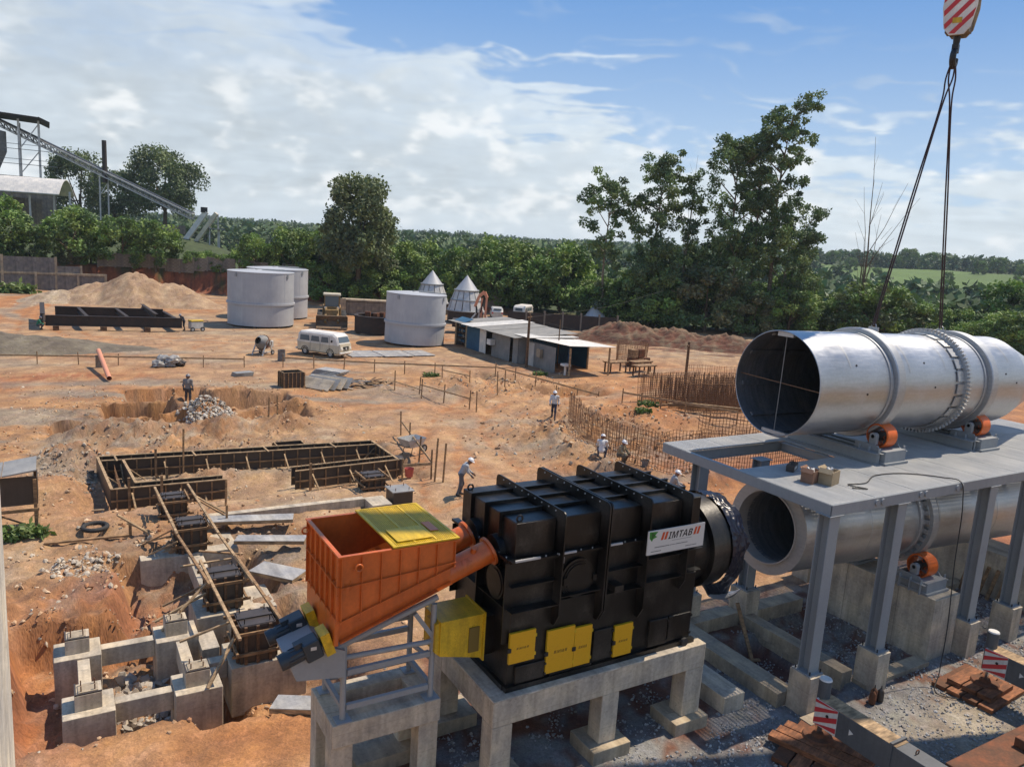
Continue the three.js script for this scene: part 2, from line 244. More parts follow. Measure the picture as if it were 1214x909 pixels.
function colorAt(x, z, h, slope) {
  const r = Math.hypot(x, z), a = fbm(x * .07, 11, z * .07, 4), b = fbm(x * .35, 12, z * .35, 4), c = fbm(x * 1.6, 13, z * 1.6, 4), s = fbm(x * .05 + z * .02, 14, z * .2 - x * .05, 4);
  let k = mix3(COL.tan, COL.orange, ss(-.15, .45, a + .5 * b));
  k = mix3(k, COL.grey, .9 * ss(-.05, .38, s + .35 * b - .06)); k = mix3(k, [.46, .34, .22], .6 * ss(-.2, .5, fbm(x * .045 + 3, 15, z * .045, 3) + .3 * ss(-52, -62, z)));
  k = mix3(k, COL.pale, .5 * ss(.25, .6, b - .3 * a));
  k = mix3(k, COL.dark, .7 * ss(.2, .55, c - .15 + .4 * a));
  if (r < 125) { const td = trackAt(x + .25 * c, z + .25 * b); if (td < 3) { k = mix3(k, mix3(COL.tan, COL.pale, .5), .35 * ss(3, 1.8, td)); k = mix3(k, COL.orange, .75 * rut(td) * ss(-.5, .2, b + c)); } }
  // trenches and spoil: raw clay
  const rough = clamp(blob(x, z, 5.5, -42, 9, 9) + blob(x, z, 2, -22, 6, 7) + blob(x, z, 27, -32, 7, 8), 0, 1);
  k = mix3(k, mix3(COL.dark, COL.grey, ss(-.2, .3, b)), rough * .92 * ss(-.38, .22, c + b * .8));
  k = mix3(k, COL.orange, .55 * ss(.35, 1.1, slope) * rough);
  k = mix3(k, COL.pale, .6 * rough * ss(-.25, -.55, h) * ss(.3, .05, slope));
  k = mix3(k, COL.red, .75 * blob(x, z, .5, -57, 6, 2.2) * ss(-.4, .3, b + c)); k = mix3(k, COL.red, .55 * blob(x, z, 1.4, -23, 2.6, 1.4)); k = mix3(k, COL.red, .6 * blob(x, z, -1.2, -18, 1.6, 5)); k = mix3(k, COL.orange, .8 * blob(x, z, 3, -14.5, 4, 1.8));
  k = mix3(k, COL.grey, .8 * blob(x, z, .0, -52, 3, 1.6)); k = mix3(k, COL.grey, .7 * ss(.3, .75, blob(x, z, 20, -47, 7, 4) + b * .4));
  // crushed stone and red clay under the machinery
  const near = rectIn(x + b * .8, z + c * .5, 5.5, 32, -15.5, -2, .8); k = mix3(k, mix3(COL.gravel, COL.grey, ss(-.2, .5, c + b)), near); k = mix3(k, COL.redDark, near * .9 * ss(.0, .3, c + b * .7 - .02) * ss(-8.0, -9.2, z)); k = mix3(k, COL.redDark, .9 * Math.max(rectIn(x, z, 14.95, 16.6, -13.4, -10.75, .1))); k = mix3(k, [.42, .37, .29], .85 * near * ss(-10, -8.6, z + b * .6) * ss(14, 15.6, x)); k = mix3(k, [.20, .075, .04], .8 * rectIn(x + b, z, 5.5, 13.5, -17, -10.9, .8) * ss(-.35, .15, c + b));
  k = mix3(k, COL.red, .6 * rectIn(x + b * 2, z + b, 27, 90, -30, -12, 4) + 0); k = mix3(k, COL.orange, .6 * rectIn(x, z, 36, 120, -50, -20, 8));
  // haul road on the left
  const road = Math.abs(Math.hypot(x - 26, z + 100) - 30 + a * 3); k = mix3(k, COL.orange, .8 * ss(1.6, .4, Math.abs(road - 2.2)) * ss(-80, -92, z) * ss(14, 2, x)); k = mix3(k, COL.grey, .7 * ss(1.2, .2, road) * ss(-80, -92, z) * ss(14, 2, x));
  const d = bankDist(x, z); k = mix3(k, mix3(COL.red, COL.redDark, ss(-.2, .4, c + b)), ss(-1.6, -.4, d) * ss(75, 50, x)); k = mix3(k, COL.green, ss(.5, 4, d + b * 4)); k = mix3(k, COL.green, ss(-8, -2, d + 3 * b) * ss(58, 70, x));
  if (r > 150) { const az = Math.atan2(x, -z) * 180 / Math.PI; const f = ss(48, 51, az + 2 * a) * ss(66, 61, az + 2 * b) * ss(330, 380, r + 60 * a) * ss(690, 640, r + 80 * a); k = mix3(mix3(k, COL.green, ss(150, 180, r)), COL.pasture.map((v) => v * (1 + .35 * b)), f); }
  return k;
}
{
  const axis = (lo, hi, a, b, fine, max) => { const o = []; let v = a; while (v <= b) { o.push(v); v += fine; } let st = fine; while (v < hi) { st = Math.min(st * 1.09, max(v)); o.push(v); v += st; } o.push(hi); st = fine; v = a - fine; const l = []; while (v > lo) { l.push(v); st = Math.min(st * 1.09, max(v)); v -= st; } l.push(lo); return l.reverse().concat(o); };
  const cap = (v) => Math.abs(v) < 130 ? .9 : Math.abs(v) < 400 ? 8 : 120;
  const xs = axis(-4200, 4200, -3, 29, .18, cap), zs = axis(-4200, 4200, -48, -7, .18, cap), nx = xs.length, nz = zs.length;
  const pos = new Float32Array(nx * nz * 3), colr = new Float32Array(nx * nz * 3), uv = new Float32Array(nx * nz * 2), idx = [];
  for (let j = 0; j < nz; j++) for (let i = 0; i < nx; i++) { const k = j * nx + i; pos[k * 3] = xs[i]; pos[k * 3 + 2] = zs[j]; pos[k * 3 + 1] = heightAt(xs[i], zs[j]); uv[k * 2] = xs[i]; uv[k * 2 + 1] = zs[j]; }
  for (let j = 0; j < nz; j++) for (let i = 0; i < nx; i++) { const k = j * nx + i, i0 = Math.max(0, i - 1), i1 = Math.min(nx - 1, i + 1), j0 = Math.max(0, j - 1), j1 = Math.min(nz - 1, j + 1); const sx = (pos[(j * nx + i1) * 3 + 1] - pos[(j * nx + i0) * 3 + 1]) / (xs[i1] - xs[i0]), sz = (pos[(j1 * nx + i) * 3 + 1] - pos[(j0 * nx + i) * 3 + 1]) / (zs[j1] - zs[j0]); const c = colorAt(xs[i], zs[j], pos[k * 3 + 1], Math.hypot(sx, sz)); colr.set(c, k * 3); if (i < nx - 1 && j < nz - 1) idx.push(k, k + nx, k + 1, k + 1, k + nx, k + nx + 1); }
  const g = new THREE.BufferGeometry(); g.setAttribute('position', new THREE.BufferAttribute(pos, 3)); g.setAttribute('color', new THREE.BufferAttribute(colr, 3)); g.setAttribute('uv', new THREE.BufferAttribute(uv, 2)); g.setIndex(idx); g.computeVertexNormals();
  const o = new THREE.Mesh(g, M.ground); o.name = 'ground'; o.userData = { kind: 'structure', label: 'orange clay ground of the building site running out to green hills', category: 'ground' }; o.receiveShadow = o.castShadow = true; scene.add(o);
  console.log('ground', nx, nz);
}
// loose stones and clods
{
  const g0 = new THREE.IcosahedronGeometry(1, 0), p = g0.attributes.position; for (let i = 0; i < p.count; i++) { const k = 1 + .35 * n3(p.getX(i) * 2, p.getY(i) * 2, p.getZ(i) * 2); p.setXYZ(i, p.getX(i) * k, p.getY(i) * k * .7, p.getZ(i) * k); } g0.computeVertexNormals(); g0.setAttribute('color', new THREE.BufferAttribute(new Float32Array(p.count * 3).fill(1), 3));
  const scatter = (name, label, n, pick, size, cols) => {
    const im = new THREE.InstancedMesh(g0, M.stone, n), q = new THREE.Object3D(), c = new THREE.Color(); let k = 0, tries = 0;
    while (k < n && tries++ < n * 12) { const pt = pick(); if (!pt) continue; const s = size(); q.position.set(pt[0], (pt[2] ?? heightAt(pt[0], pt[1])) + s * .15, pt[1]); q.rotation.set(R(0, 3), R(0, 6), R(0, 3)); q.scale.set(s * R(.7, 1.3), s * R(.6, 1), s * R(.7, 1.3)); q.updateMatrix(); im.setMatrixAt(k, q.matrix); const cc = cols[Math.floor(rnd() * cols.length)], v = R(.75, 1.2); im.setColorAt(k, c.setRGB(cc[0] * v, cc[1] * v, cc[2] * v)); k++; }
    im.count = k; im.name = numbered(name); im.castShadow = im.receiveShadow = true; tag(im, label, 'stones', null, 'stuff'); scene.add(im);
  };
  const soilC = [[.48, .31, .18], [.44, .26, .14], [.38, .27, .18], [.54, .39, .25], [.42, .36, .28], [.36, .18, .09]];
  scatter('loose_clods', 'brown clods and pebbles strewn over the dug-up clay', 8000, () => { const x = R(-3, 15), z = R(-54, -15.5); if (blob(x, z, 5.5, -41, 9, 11) + blob(x, z, 2, -23, 6, 8) + .25 < rnd() * 1.3) return; if (fbm(x * .6, 21, z * .6, 3) < .08) return; return [x, z]; }, () => .015 + .075 * rnd() ** 4, soilC);
  scatter('loose_clods', 'reddish clods around the rebar mesh excavation', 2600, () => { const x = R(17, 40), z = R(-53, -23); if (blob(x, z, 24, -32, 6, 7) + .8 * blob(x, z, 29, -48, 7, 5) + blob(x, z, 31, -37, 5, 3) < rnd()) return; return [x, z]; }, () => .02 + .11 * rnd() ** 3, soilC);
  scatter('crushed_stone', 'grey crushed stone spread under the furnace and the steel platform', 16000, () => { const x = R(5, 26), z = R(-14.5, -6.5); if (fbm(x * .9, 31, z * .9, 3) < (z < -10.6 && x < 17 ? .12 : -.15)) return; return [x, z]; }, () => .012 + .035 * rnd() ** 2, [[.30, .30, .30], [.24, .24, .25], [.36, .35, .33], [.28, .25, .22]]);
  scatter('rubble_heap', 'heap of pale broken concrete rubble beside the pit worker', 900, () => { const a = R(0, 6.28), r = Math.sqrt(rnd()) * 1.25; const x = 6.9 + r * Math.cos(a) * 1.3, z = -43.3 + r * Math.sin(a); return [x, z, heightAt(x, z) + .12 * rnd()]; }, () => .03 + .10 * rnd() ** 2, [[.52, .47, .40], [.44, .40, .34], [.38, .34, .29]]);
  scatter('rubble_heap', 'flat spread of pale stones left of the column forms', 480, () => { const a = R(0, 6.28), r = Math.sqrt(rnd()) * 1.0; return [.55 + r * Math.cos(a) * 1.1, -24.9 + r * Math.sin(a)]; }, () => .015 + .085 * rnd() ** 3, [[.56, .48, .37], [.49, .42, .33], [.44, .38, .31]]);
  scatter('rubble_heap', 'grey stones lying on the grey spoil by the plywood stand', 600, () => { const a = R(0, 6.28), r = Math.sqrt(rnd()) * 1.9; return [.9 + r * Math.cos(a), -35.2 + r * Math.sin(a) * 1.3]; }, () => .02 + .085 * rnd() ** 3, [[.42, .35, .27], [.36, .31, .25], [.30, .25, .19]]);
  scatter('rubble_heap', 'dark broken stones at the bottom of the footing pit', 500, () => [R(1.0, 2.2), R(-20.2, -16.5)], () => .04 + .12 * rnd() ** 2, [[.36, .32, .27], [.42, .36, .29], [.28, .23, .18]]);
  scatter('rubble_heap', 'small stones strewn over the yard between the tanks and the pits', 1600, () => { const x = R(-6, 45), z = R(-80, -46); return fbm(x * .25, 41, z * .25, 3) > .12 ? [x, z] : null; }, () => .02 + .06 * rnd() ** 4, soilC);
}
console.log('stones');
// heaps of loose material: noise-shaped cones with their own grain
function heap(name, label, category, x, z, rx, rz, h, peaks, colA, colB, ry = 0, seg = 90, lump = .12) {
  const n = seg, pos = [], col = [], idx = [], base = heightAt(x, z);
  for (let j = 0; j <= n; j++) for (let i = 0; i <= n; i++) {
    const u = i / n * 2 - 1, v = j / n * 2 - 1; let y = 0; for (const [px, pz, pr, ph] of peaks) { const d = Math.hypot((u - px) / pr, (v - pz) / pr) + .10 * fbm(u * 2.5 + px, 6, v * 2.5 + pz, 3); y = Math.max(y, ph * Math.max(0, 1 - d) * (1 - .14 * Math.max(0, 1 - d * 3))); }
    const nn = fbm(u * rx * .9, h, v * rz * .9, 4), n2 = fbm(u * rx * 3, h, v * rz * 3, 3); y = y * h * (1 + lump * nn) + (y > .02 ? lump * .6 * n2 * h * .3 : 0) - .06;
    pos.push(u * rx, y, v * rz); const t = ss(-.3, .4, nn + n2 * .6); col.push(...mix3(colA, colB, t));
    if (i < n && j < n) { const k = j * (n + 1) + i; idx.push(k, k + n + 1, k + 1, k + 1, k + n + 1, k + n + 2); }
  }
  const g = new THREE.BufferGeometry(); g.setAttribute('position', new THREE.Float32BufferAttribute(pos, 3)); g.setAttribute('color', new THREE.Float32BufferAttribute(col, 3)); g.setAttribute('uv', new THREE.Float32BufferAttribute(pos.flatMap((_, i) => i % 3 ? [] : [pos[i], pos[i + 2]]), 2)); g.setIndex(idx); g.computeVertexNormals();
  const o = new THREE.Mesh(g, M.pile); o.name = numbered(name); o.position.set(x, base, z); o.rotation.y = ry; o.castShadow = o.receiveShadow = true; scene.add(o); return tag(o, label, category);
}
heap('sand_pile', 'large pile of pale yellow sand behind the dark steel frame', 'sand pile', 9.2, -107, 11, 9, 4.6, [[-.02, 0, .62, 1], [.34, -.05, .55, .72], [-.42, .05, .52, .62], [.6, .1, .4, .42]], [.52, .37, .24], [.46, .31, .19], -.4);
heap('sand_pile', 'low pale sand heap left of the large sand pile', 'sand pile', 1.0, -108, 6, 4, 1.7, [[0, 0, .8, 1], [.3, .1, .6, .7]], [.55, .44, .32], [.48, .37, .25]);
heap('gravel_pile', 'dark grey gravel bank spreading along the left fence', 'gravel pile', -6, -69.5, 14.5, 6.5, 2.5, [[-.2, -.15, .75, 1], [.25, 0, .6, .55], [.6, .1, .4, .22]], [.23, .20, .15], [.18, .155, .12]);
heap('earth_mound', 'dark red and brown earth mound under the tall trees', 'earth mound', 61.5, -66, 14, 6.0, 2.7, [[-.45, 0, .5, 1], [-.05, -.1, .5, .85], [.35, 0, .5, .75], [.62, .1, .35, .5]], [.19, .075, .045], [.27, .19, .12], -.71, 110, .28);

// ---------- vegetation ----------
function leafGeo(clusters, per, size, cols, rng, flat = 1) {   // many small two-triangle leaf sprays spread through clumps
  const n = clusters.reduce((s, c) => s + Math.round(per * (c[4] ?? 1)), 0), pos = new Float32Array(n * 18), col = new Float32Array(n * 18); let k = 0;
  const a = V(), b = V(), c = V();
  for (const cl of clusters) {
    const m = Math.round(per * (cl[4] ?? 1)), base = cols[Math.floor(rng() * cols.length)], cv = .72 + .56 * rng();
    for (let i = 0; i < m; i++) {
      const t = Math.acos(2 * rng() - 1), f = rng() * 6.2832, rr = cl[3] * (.35 + .65 * Math.cbrt(rng())) * (.8 + .35 * n3(Math.cos(f) * 1.5 + cl[0], t, Math.sin(f) * 1.5 + cl[2]));
      const x = cl[0] + rr * Math.sin(t) * Math.cos(f), y = cl[1] + rr * Math.cos(t) * flat, z = cl[2] + rr * Math.sin(t) * Math.sin(f), L = size * (.6 + .8 * rng());
      a.set(rng() - .5, rng() - .62, rng() - .5).normalize(); b.set(rng() - .5, rng() - .5, rng() - .5).cross(a).normalize(); c.copy(a).multiplyScalar(L); b.multiplyScalar(L * .30);
      const q = [x, y, z, x + c.x * .5 + b.x, y + c.y * .5 + b.y, z + c.z * .5 + b.z, x + c.x, y + c.y, z + c.z, x, y, z, x + c.x, y + c.y, z + c.z, x + c.x * .5 - b.x, y + c.y * .5 - b.y, z + c.z * .5 - b.z];
      pos.set(q, k * 18); const v = cv * (.75 + .5 * rng()); for (let j = 0; j < 6; j++) col.set([base[0] * v, base[1] * v, base[2] * v], k * 18 + j * 3); k++;
    }
  }
  const g = new THREE.BufferGeometry(); g.setAttribute('position', new THREE.BufferAttribute(pos, 3)); g.setAttribute('color', new THREE.BufferAttribute(col, 3)); g.computeVertexNormals(); return g;
}
function crownPart(g, parent) { const o = new THREE.Mesh(g, M.leaf); o.name = 'crown'; o.castShadow = o.receiveShadow = true; o.userData.kind = 'stuff'; parent.add(o); return o; }
const GREENS = { bush: [[.115, .205, .034], [.15, .25, .042], [.085, .155, .034], [.20, .285, .055]], dark: [[.075, .115, .036], [.10, .145, .042], [.125, .165, .05]], euc: [[.09, .155, .046], [.115, .185, .05], [.16, .225, .06], [.075, .125, .042]], dry: [[.17, .17, .07], [.14, .17, .058], [.10, .16, .044]] };
function bushTree(name, label, h, w, cols, seed, trunkH = .18, per = 190, size = .5, nCl = 26, cr = [.13, .10]) {
  const rng = mulberry(seed), t = thing(name, label, 'tree'); const cl = [], top = h, bot = h * trunkH;
  for (let i = 0; i < nCl; i++) { const f = rng() * 6.28, v = rng(), yy = bot + (top - bot) * (.12 + .80 * v), rad = w * .5 * Math.sqrt(Math.max(.05, 1 - ((yy - (bot + (top - bot) * .42)) / ((top - bot) * .62)) ** 2)) * (.45 + .5 * Math.sqrt(rng())); const r = w * (cr[0] + cr[1] * rng()); cl.push([Math.cos(f) * rad, Math.min(yy, top - r * .6), Math.sin(f) * rad, r]); }
  cl.push([0, top - w * .16, 0, w * .18]);
  const limbs = [cyl([0, -.6, 0], [.1, h * .45, .05], h * .028, h * .016, 7)]; for (let i = 0; i < 6; i++) { const c = cl[i]; limbs.push(cyl([.08, h * (.2 + .04 * i), .04], [c[0] * .85, c[1] * .95, c[2] * .85], h * .011, h * .004, 5)); }
  part('trunk', limbs, M.bark, t); crownPart(leafGeo(cl, per, size, cols, rng, .9), t); return t;
}
function gumTree(label, x, z, h, lean, spread, seed, lowest = .38, dens = 1, nB = 15, ry = 0) {
  const rng = mulberry(seed), t = thing('eucalyptus_tree', label, 'tree', [x, heightAt(x, z), z], ry, 'tall eucalyptus trees at the site edge'), cl = [], limbs = [];
  const axis = (s) => [lean * h * s * s + .35 * Math.sin(s * 5 + seed), h * s, .4 * Math.sin(s * 4 + seed * 2)], r0 = h * .0125;
  for (let i = 0; i < 8; i++) limbs.push(cyl(axis(i / 8), axis((i + 1) / 8), r0 * (1 - i / 8.6), r0 * (1 - (i + 1) / 8.6), 7));
  for (let i = 0; i < nB; i++) {
    const s = lowest + (.97 - lowest) * (i / (nB - 1)), a = axis(s), f = i * 2.4 + rng() * 1.2, L = spread * (.35 + .65 * Math.sin(Math.PI * clamp((s - lowest) / (1.04 - lowest) * .85 + .12))) * (.55 + .6 * rng()), up = L * (.35 + .5 * rng());
    const e = [a[0] + Math.cos(f) * L, a[1] + up, a[2] + Math.sin(f) * L], m = [a[0] + Math.cos(f) * L * .5, a[1] + up * .62, a[2] + Math.sin(f) * L * .5];
    limbs.push(cyl(a, m, r0 * .34, r0 * .22, 5), cyl(m, e, r0 * .22, r0 * .08, 5));
    const k = 4 + Math.floor(rng() * 4 * dens); for (let j = 0; j < k; j++) { const q = j / k, w = .40 + rng() * .62; cl.push([mix(m[0], e[0], .25 + q) + (rng() - .5) * 2.6, mix(m[1], e[1], .25 + q) + (rng() - .4) * 2.6, mix(m[2], e[2], .25 + q) + (rng() - .5) * 2.6, w * (spread > 4 ? 1.3 : 1.1), .35 + .75 * w]); }
  }
  const tp = axis(.985); cl.push([tp[0], tp[1] - .4, tp[2], 1.3, 1], [tp[0] + .8, tp[1] - 1.7, tp[2], 1.2, 1], [tp[0] - .7, tp[1] - 2.4, tp[2], 1.2, 1]);
  part('trunk', limbs, M.barkPale, t); crownPart(leafGeo(cl, 120, .36, GREENS.euc, rng, .8), t); return t;
}
function bareTree(label, x, z, h, lean, seed, thick = .13) {
  const rng = mulberry(seed), t = thing('bare_tree', label, 'tree', [x, heightAt(x, z), z], 0), g = []; const grow = (a, d, L, r, n) => { const b = [a[0] + d.x * L, a[1] + d.y * L, a[2] + d.z * L]; g.push(cyl(a, b, r, r * .62, 5)); if (n > 0) { const main = d.clone().add(V((rng() - .5) * .16, .05, (rng() - .5) * .16)).normalize(); grow(b, main, L * .84, r * .64, n - 1); const k = n > 2 ? 2 : 1; for (let i = 0; i < k; i++) grow([mix(a[0], b[0], .5 + .4 * rng()), mix(a[1], b[1], .5 + .4 * rng()), mix(a[2], b[2], .5 + .4 * rng())], d.clone().add(V((rng() - .5) * 1.1, .25 * rng(), (rng() - .5) * 1.1)).normalize(), L * (.5 + .25 * rng()), r * .38, n - 2); } };
  grow([0, 0, 0], V(lean, 1, 0).normalize(), h * .235, thick, 5); part('trunk', g, M.bark, t); return t;
}
// tall eucalyptus group, right of centre
gumTree('slender eucalyptus furthest left of the tall group', 67, -88, 19.2, -.03, 3.8, 21, .42, 1, 13);
gumTree('narrow eucalyptus second from the left of the tall group', 72.5, -85, 23.2, .035, 2.9, 22, .36, 1.0, 17);
gumTree('half bare thin eucalyptus in the middle of the tall group', 76.5, -82.5, 20, .02, 1.7, 23, .45, .25, 8);
gumTree('broad dense eucalyptus right of the half bare one', 81.8, -79.7, 25.8, -.02, 4.2, 24, .30, 1.1, 21);
gumTree('eucalyptus with a double stem just left of the tallest tree', 84.1, -77.8, 26.6, .01, 3.4, 25, .42, .9, 17);
gumTree('tallest eucalyptus leaning right above the drum', 86.3, -76.2, 30.2, .06, 4.0, 26, .42, 1.0, 22);
gumTree('lower eucalyptus at the right edge of the tall group', 90.0, -74.8, 16.5, .03, 3.2, 27, .2, 1.2, 13);
gumTree('short eucalyptus low between the dense and the half bare ones', 79, -83, 10, .0, 3.0, 28, .15, 1.2, 13);
gumTree('mid-height leafy gum tree below the dense eucalyptus', 81.5, -77.5, 12.5, .02, 4.0, 51, .06, 1.6, 18); gumTree('mid-height leafy gum tree at the foot of the tallest tree', 87, -73.5, 13, -.02, 4.2, 52, .06, 1.6, 17); gumTree('mid-height leafy gum tree under the narrow eucalyptus', 71.5, -83, 9.5, .02, 3.4, 53, .06, 1.6, 17);
bareTree('tall bare tree with whip branches right of the eucalyptus', 93.6, -66.5, 29, .05, 3, .26);
bareTree('short bare tree beside the tall bare one', 95.2, -67.8, 15, -.03, 8, .18);
bareTree('bare top twigs standing among the eucalyptus', 76.8, -83.5, 25, .02, 5, .2);
// single large trees
{ const o = bushTree('round_tree', 'big round-headed tree above the middle of the hedge', 16.4, 10.2, [[.12, .155, .052], [.145, .18, .06], [.10, .13, .05]], 31, .12, 300, .50, 58); o.position.set(38.5, 2.3, -109.5); }
{ const o = bushTree('round_tree', 'large spreading tree behind the long conveyor', 21, 17.5, GREENS.dark, 32, .16, 330, .66, 46); o.position.set(25.8, 7.5, -221.6); }
{ const o = bushTree('round_tree', 'dark tree half hidden by the conveyor', 19.5, 14, GREENS.dark, 33, .2, 260, .62, 36); o.position.set(7, 7, -232.5); }
{ const o = bushTree('round_tree', 'dark tree between the conveyor and the spreading tree', 15.5, 13, GREENS.dark, 34, .2, 240, .62, 34); o.position.set(14.5, 7, -228); }
// hedge of bushy trees behind the boundary wall
const hedge = [['rounded', GREENS.bush, 41], ['loose', GREENS.bush, 42], ['dark green', GREENS.dark.concat(GREENS.bush), 43], ['dry-tipped', GREENS.dry, 44]].map(([k, c, s]) => bushTree('hedge_tree', k + ' hedge tree', 9.5, 8, c, s, .05, 150, .45, 48, [.088, .088]));
{
  const spots = []; let s = 0; const hr = mulberry(77), rr = (a, b) => a + (b - a) * hr();
  const line = [[-10, -134], [6, -132.5], [15, -130.5], [23, -125], [39, -115], [58, -103], [70, -95]];
  for (let i = 0; i < line.length - 1; i++) { const [ax, az] = line[i], [bx2, bz] = line[i + 1], L = Math.hypot(bx2 - ax, bz - az), n = Math.max(2, Math.round(L / 4.3)); for (let k = 0; k < n; k++) for (const row of [0, 1]) { const t = (k + .5 * row + rr(-.2, .2)) / n; const nxn = -(bz - az) / L, nzn = (bx2 - ax) / L; spots.push([mix(ax, bx2, t) - nxn * -1 * (row * 6.5) * 1, mix(az, bz, t) - nzn * (row * 6.5), row]); } }
  for (const [x, z, row] of spots) { const y = heightAt(x, z); let topY = x < 20 ? rr(8.4, 9.6) : x < 45 ? rr(9.4, 11.2) : rr(9.0, 11.6); if (x < 20 && row) continue; if (x > 12.5 && x < 25) topY = rr(6.6, 7.4); if (x > 25) topY += rr(-2.2, 1.4); const sc = Math.max(.35, (topY - y) / 9.5); const kind = Math.floor(hr() * (x > 58 ? 4 : 3)); s++; const o = s <= 4 ? hedge[s - 1] : null; const src = o ?? hedge[kind]; const label = 'leafy green tree in the hedge behind the boundary wall'; const put = [x, y - .9, z], ry = rr(0, 6.2), scl = [sc * rr(.95, 1.2), sc, sc * rr(.95, 1.2)]; if (o) { o.position.set(...put); o.rotation.y = ry; o.scale.set(...scl); o.userData.label = label; o.userData.group = 'hedge trees behind the boundary wall'; } else { const q = dup(src, label, put, ry, scl); q.userData.group = 'hedge trees behind the boundary wall'; } }
  // undergrowth under the eucalyptus and right of it
  for (let k = 0; k < 46; k++) { const t = (k + rr(0, 1)) / 46, x = mix(66, 138, t), z = mix(-86, -34, t) - rr(-1, 10) + (t > .45 ? rr(0, 3) : 0), y = heightAt(x, z), sc = (t < .42 ? rr(6.0, 9.5) : rr(4.2, 6.6)) / 9.5; const q = dup(hedge[Math.floor(hr() * 4)], 'leafy undergrowth tree below and right of the eucalyptus group', [x, y - .3, z], rr(0, 6.2), [sc * 1.2, sc, sc * 1.2]); q.userData.group = 'undergrowth trees at the eucalyptus group'; }
  for (const [x, z, h, l] of [[-6.5, -133.5, 9.5, 'bushy tree under the arched shed at the far left'], [2.6, -131, 8.6, 'large dark shrub tree in front of the arched shed end'], [9.2, -130, 7.6, 'bushy tree between the shed and the white conveyor'], [13.6, -129, 7.6, 'light green tree left of the white conveyor']]) dup(hedge[0], l, [x, heightAt(x, z) - .2, z], R(0, 6), [h / 8.5, h / 9.5, h / 8.5]).userData.group = undefined;
  for (const [x, z, h, l] of [[35.6, -112.6, 6.4, 'low dense bush in front of the round-headed tree, left side'], [38.6, -110.8, 6.0, 'low dense bush right in front of the round-headed tree'], [41.8, -108.8, 6.2, 'low dense bush in front of the round-headed tree, right side']]) dup(hedge[1], l, [x, heightAt(x, z) - .5, z], R(0, 6), [h / 7.5, h / 9.5, h / 7.5]).userData.group = undefined;
  dup(hedge[2], 'dark tree at the far right edge beyond the drum', [124, heightAt(124, -60) - 1, -62], 1, [1.25, 1.18, 1.25]).userData.group = undefined;
  // far single trees along the ridge and in the pasture
  const far = []; for (const [az, r, h] of [[57.2, 640, 17], [58.6, 650, 15], [56.4, 655, 12], [61.2, 600, 10], [62.2, 640, 13], [63.6, 560, 12], [59.6, 520, 7], [53.8, 560, 9], [55.4, 500, 8], [51.2, 600, 12], [52.6, 620, 12]]) far.push([Math.sin(rad(az)) * r, -Math.cos(rad(az)) * r, h]);
  far.forEach(([x, z, h], i) => { const q = dup(hedge[2], 'distant single tree on the pasture ridge', [x, heightAt(x, z) - h * .1, z], i, h / 9.5); q.userData.group = 'distant single trees on the ridge'; });
  // far woodland: uncountable
  const rng = mulberry(91), cl = []; for (let i = 0; i < 9; i++) { const f = rng() * 6.28, d = .35 * Math.sqrt(rng()); cl.push([Math.cos(f) * d, .30 + .45 * rng(), Math.sin(f) * d, .24]); } cl.push([0, .8, 0, .2]);
  const fg = mergeGeometries([leafGeo(cl, 26, .19, [[1, 1, 1]], rng, .8)]); const N = 6800, im = new THREE.InstancedMesh(fg, M.leaf, N), q = new THREE.Object3D(), c = new THREE.Color(); let n = 0;
  while (n < N) { const az = rr(-12, 80), u = hr(), r = 150 + 1350 * u ** 1.35, x = Math.sin(rad(az)) * r, z = -Math.cos(rad(az)) * r; if (bankDist(x, z) < 16) continue; if (az < 14 && r < 330) continue; if (az > 36 && r < 165 && hr() < .5) continue; const a = fbm(x * .004, 30, z * .004, 3); const field = az > 49 + 3 * a && az < 66 + 4 * a && r > 345 + 50 * a && r < 655 + 70 * a; if (field && hr() < .985) continue; const h = (r < 300 ? rr(6, 9) : rr(8, 14)) * (az < 34 ? .9 : 1); q.position.set(x, heightAt(x, z) - h * .12, z); q.rotation.y = rr(0, 6.2); q.scale.set(h * rr(1.0, 1.4), h, h * rr(1.0, 1.4)); q.updateMatrix(); im.setMatrixAt(n, q.matrix); const v = rr(.75, 1.25); im.setColorAt(n, c.setRGB(.066 * v, .112 * v, .036 * v)); n++; }
  im.name = 'far_woodland'; im.castShadow = im.receiveShadow = true; tag(im, 'dark woodland covering the distant hills', 'woodland', null, 'stuff'); scene.add(im);
}
console.log('trees');
// weeds
{ const rng = mulberry(5), g = leafGeo([[0, .1, 0, .28, 1], [.3, .1, .1, .2, .7], [-.3, .08, .05, .22, .7]], 160, .16, [[.10, .17, .03], [.14, .2, .05]], rng, .6); let first = true; for (const [x, z, s, l] of [[-1.0, -27.9, 1.4, 'green weeds at the foot of the plywood stand'], [24.6, -53.0, 1.3, 'weeds by the batter boards near the cabins'], [33.8, -52.0, 1.3, 'weeds in front of the grey cabin wall'], [34.6, -39.6, 1.6, 'weeds beside the leaning boards by the rebar cage'], [32.0, -37.0, 1.2, 'green tuft on the spoil behind the rebar mesh'], [-4, -119, 5, 'dry grass at the foot of the block wall']]) { const o = new THREE.Mesh(g, M.leaf); o.name = numbered('weeds'); o.position.set(x, heightAt(x, z), z); o.scale.setScalar(s); o.castShadow = o.receiveShadow = true; o.userData.kind = 'stuff'; scene.add(tag(o, l, 'weeds', null, 'stuff')); } }

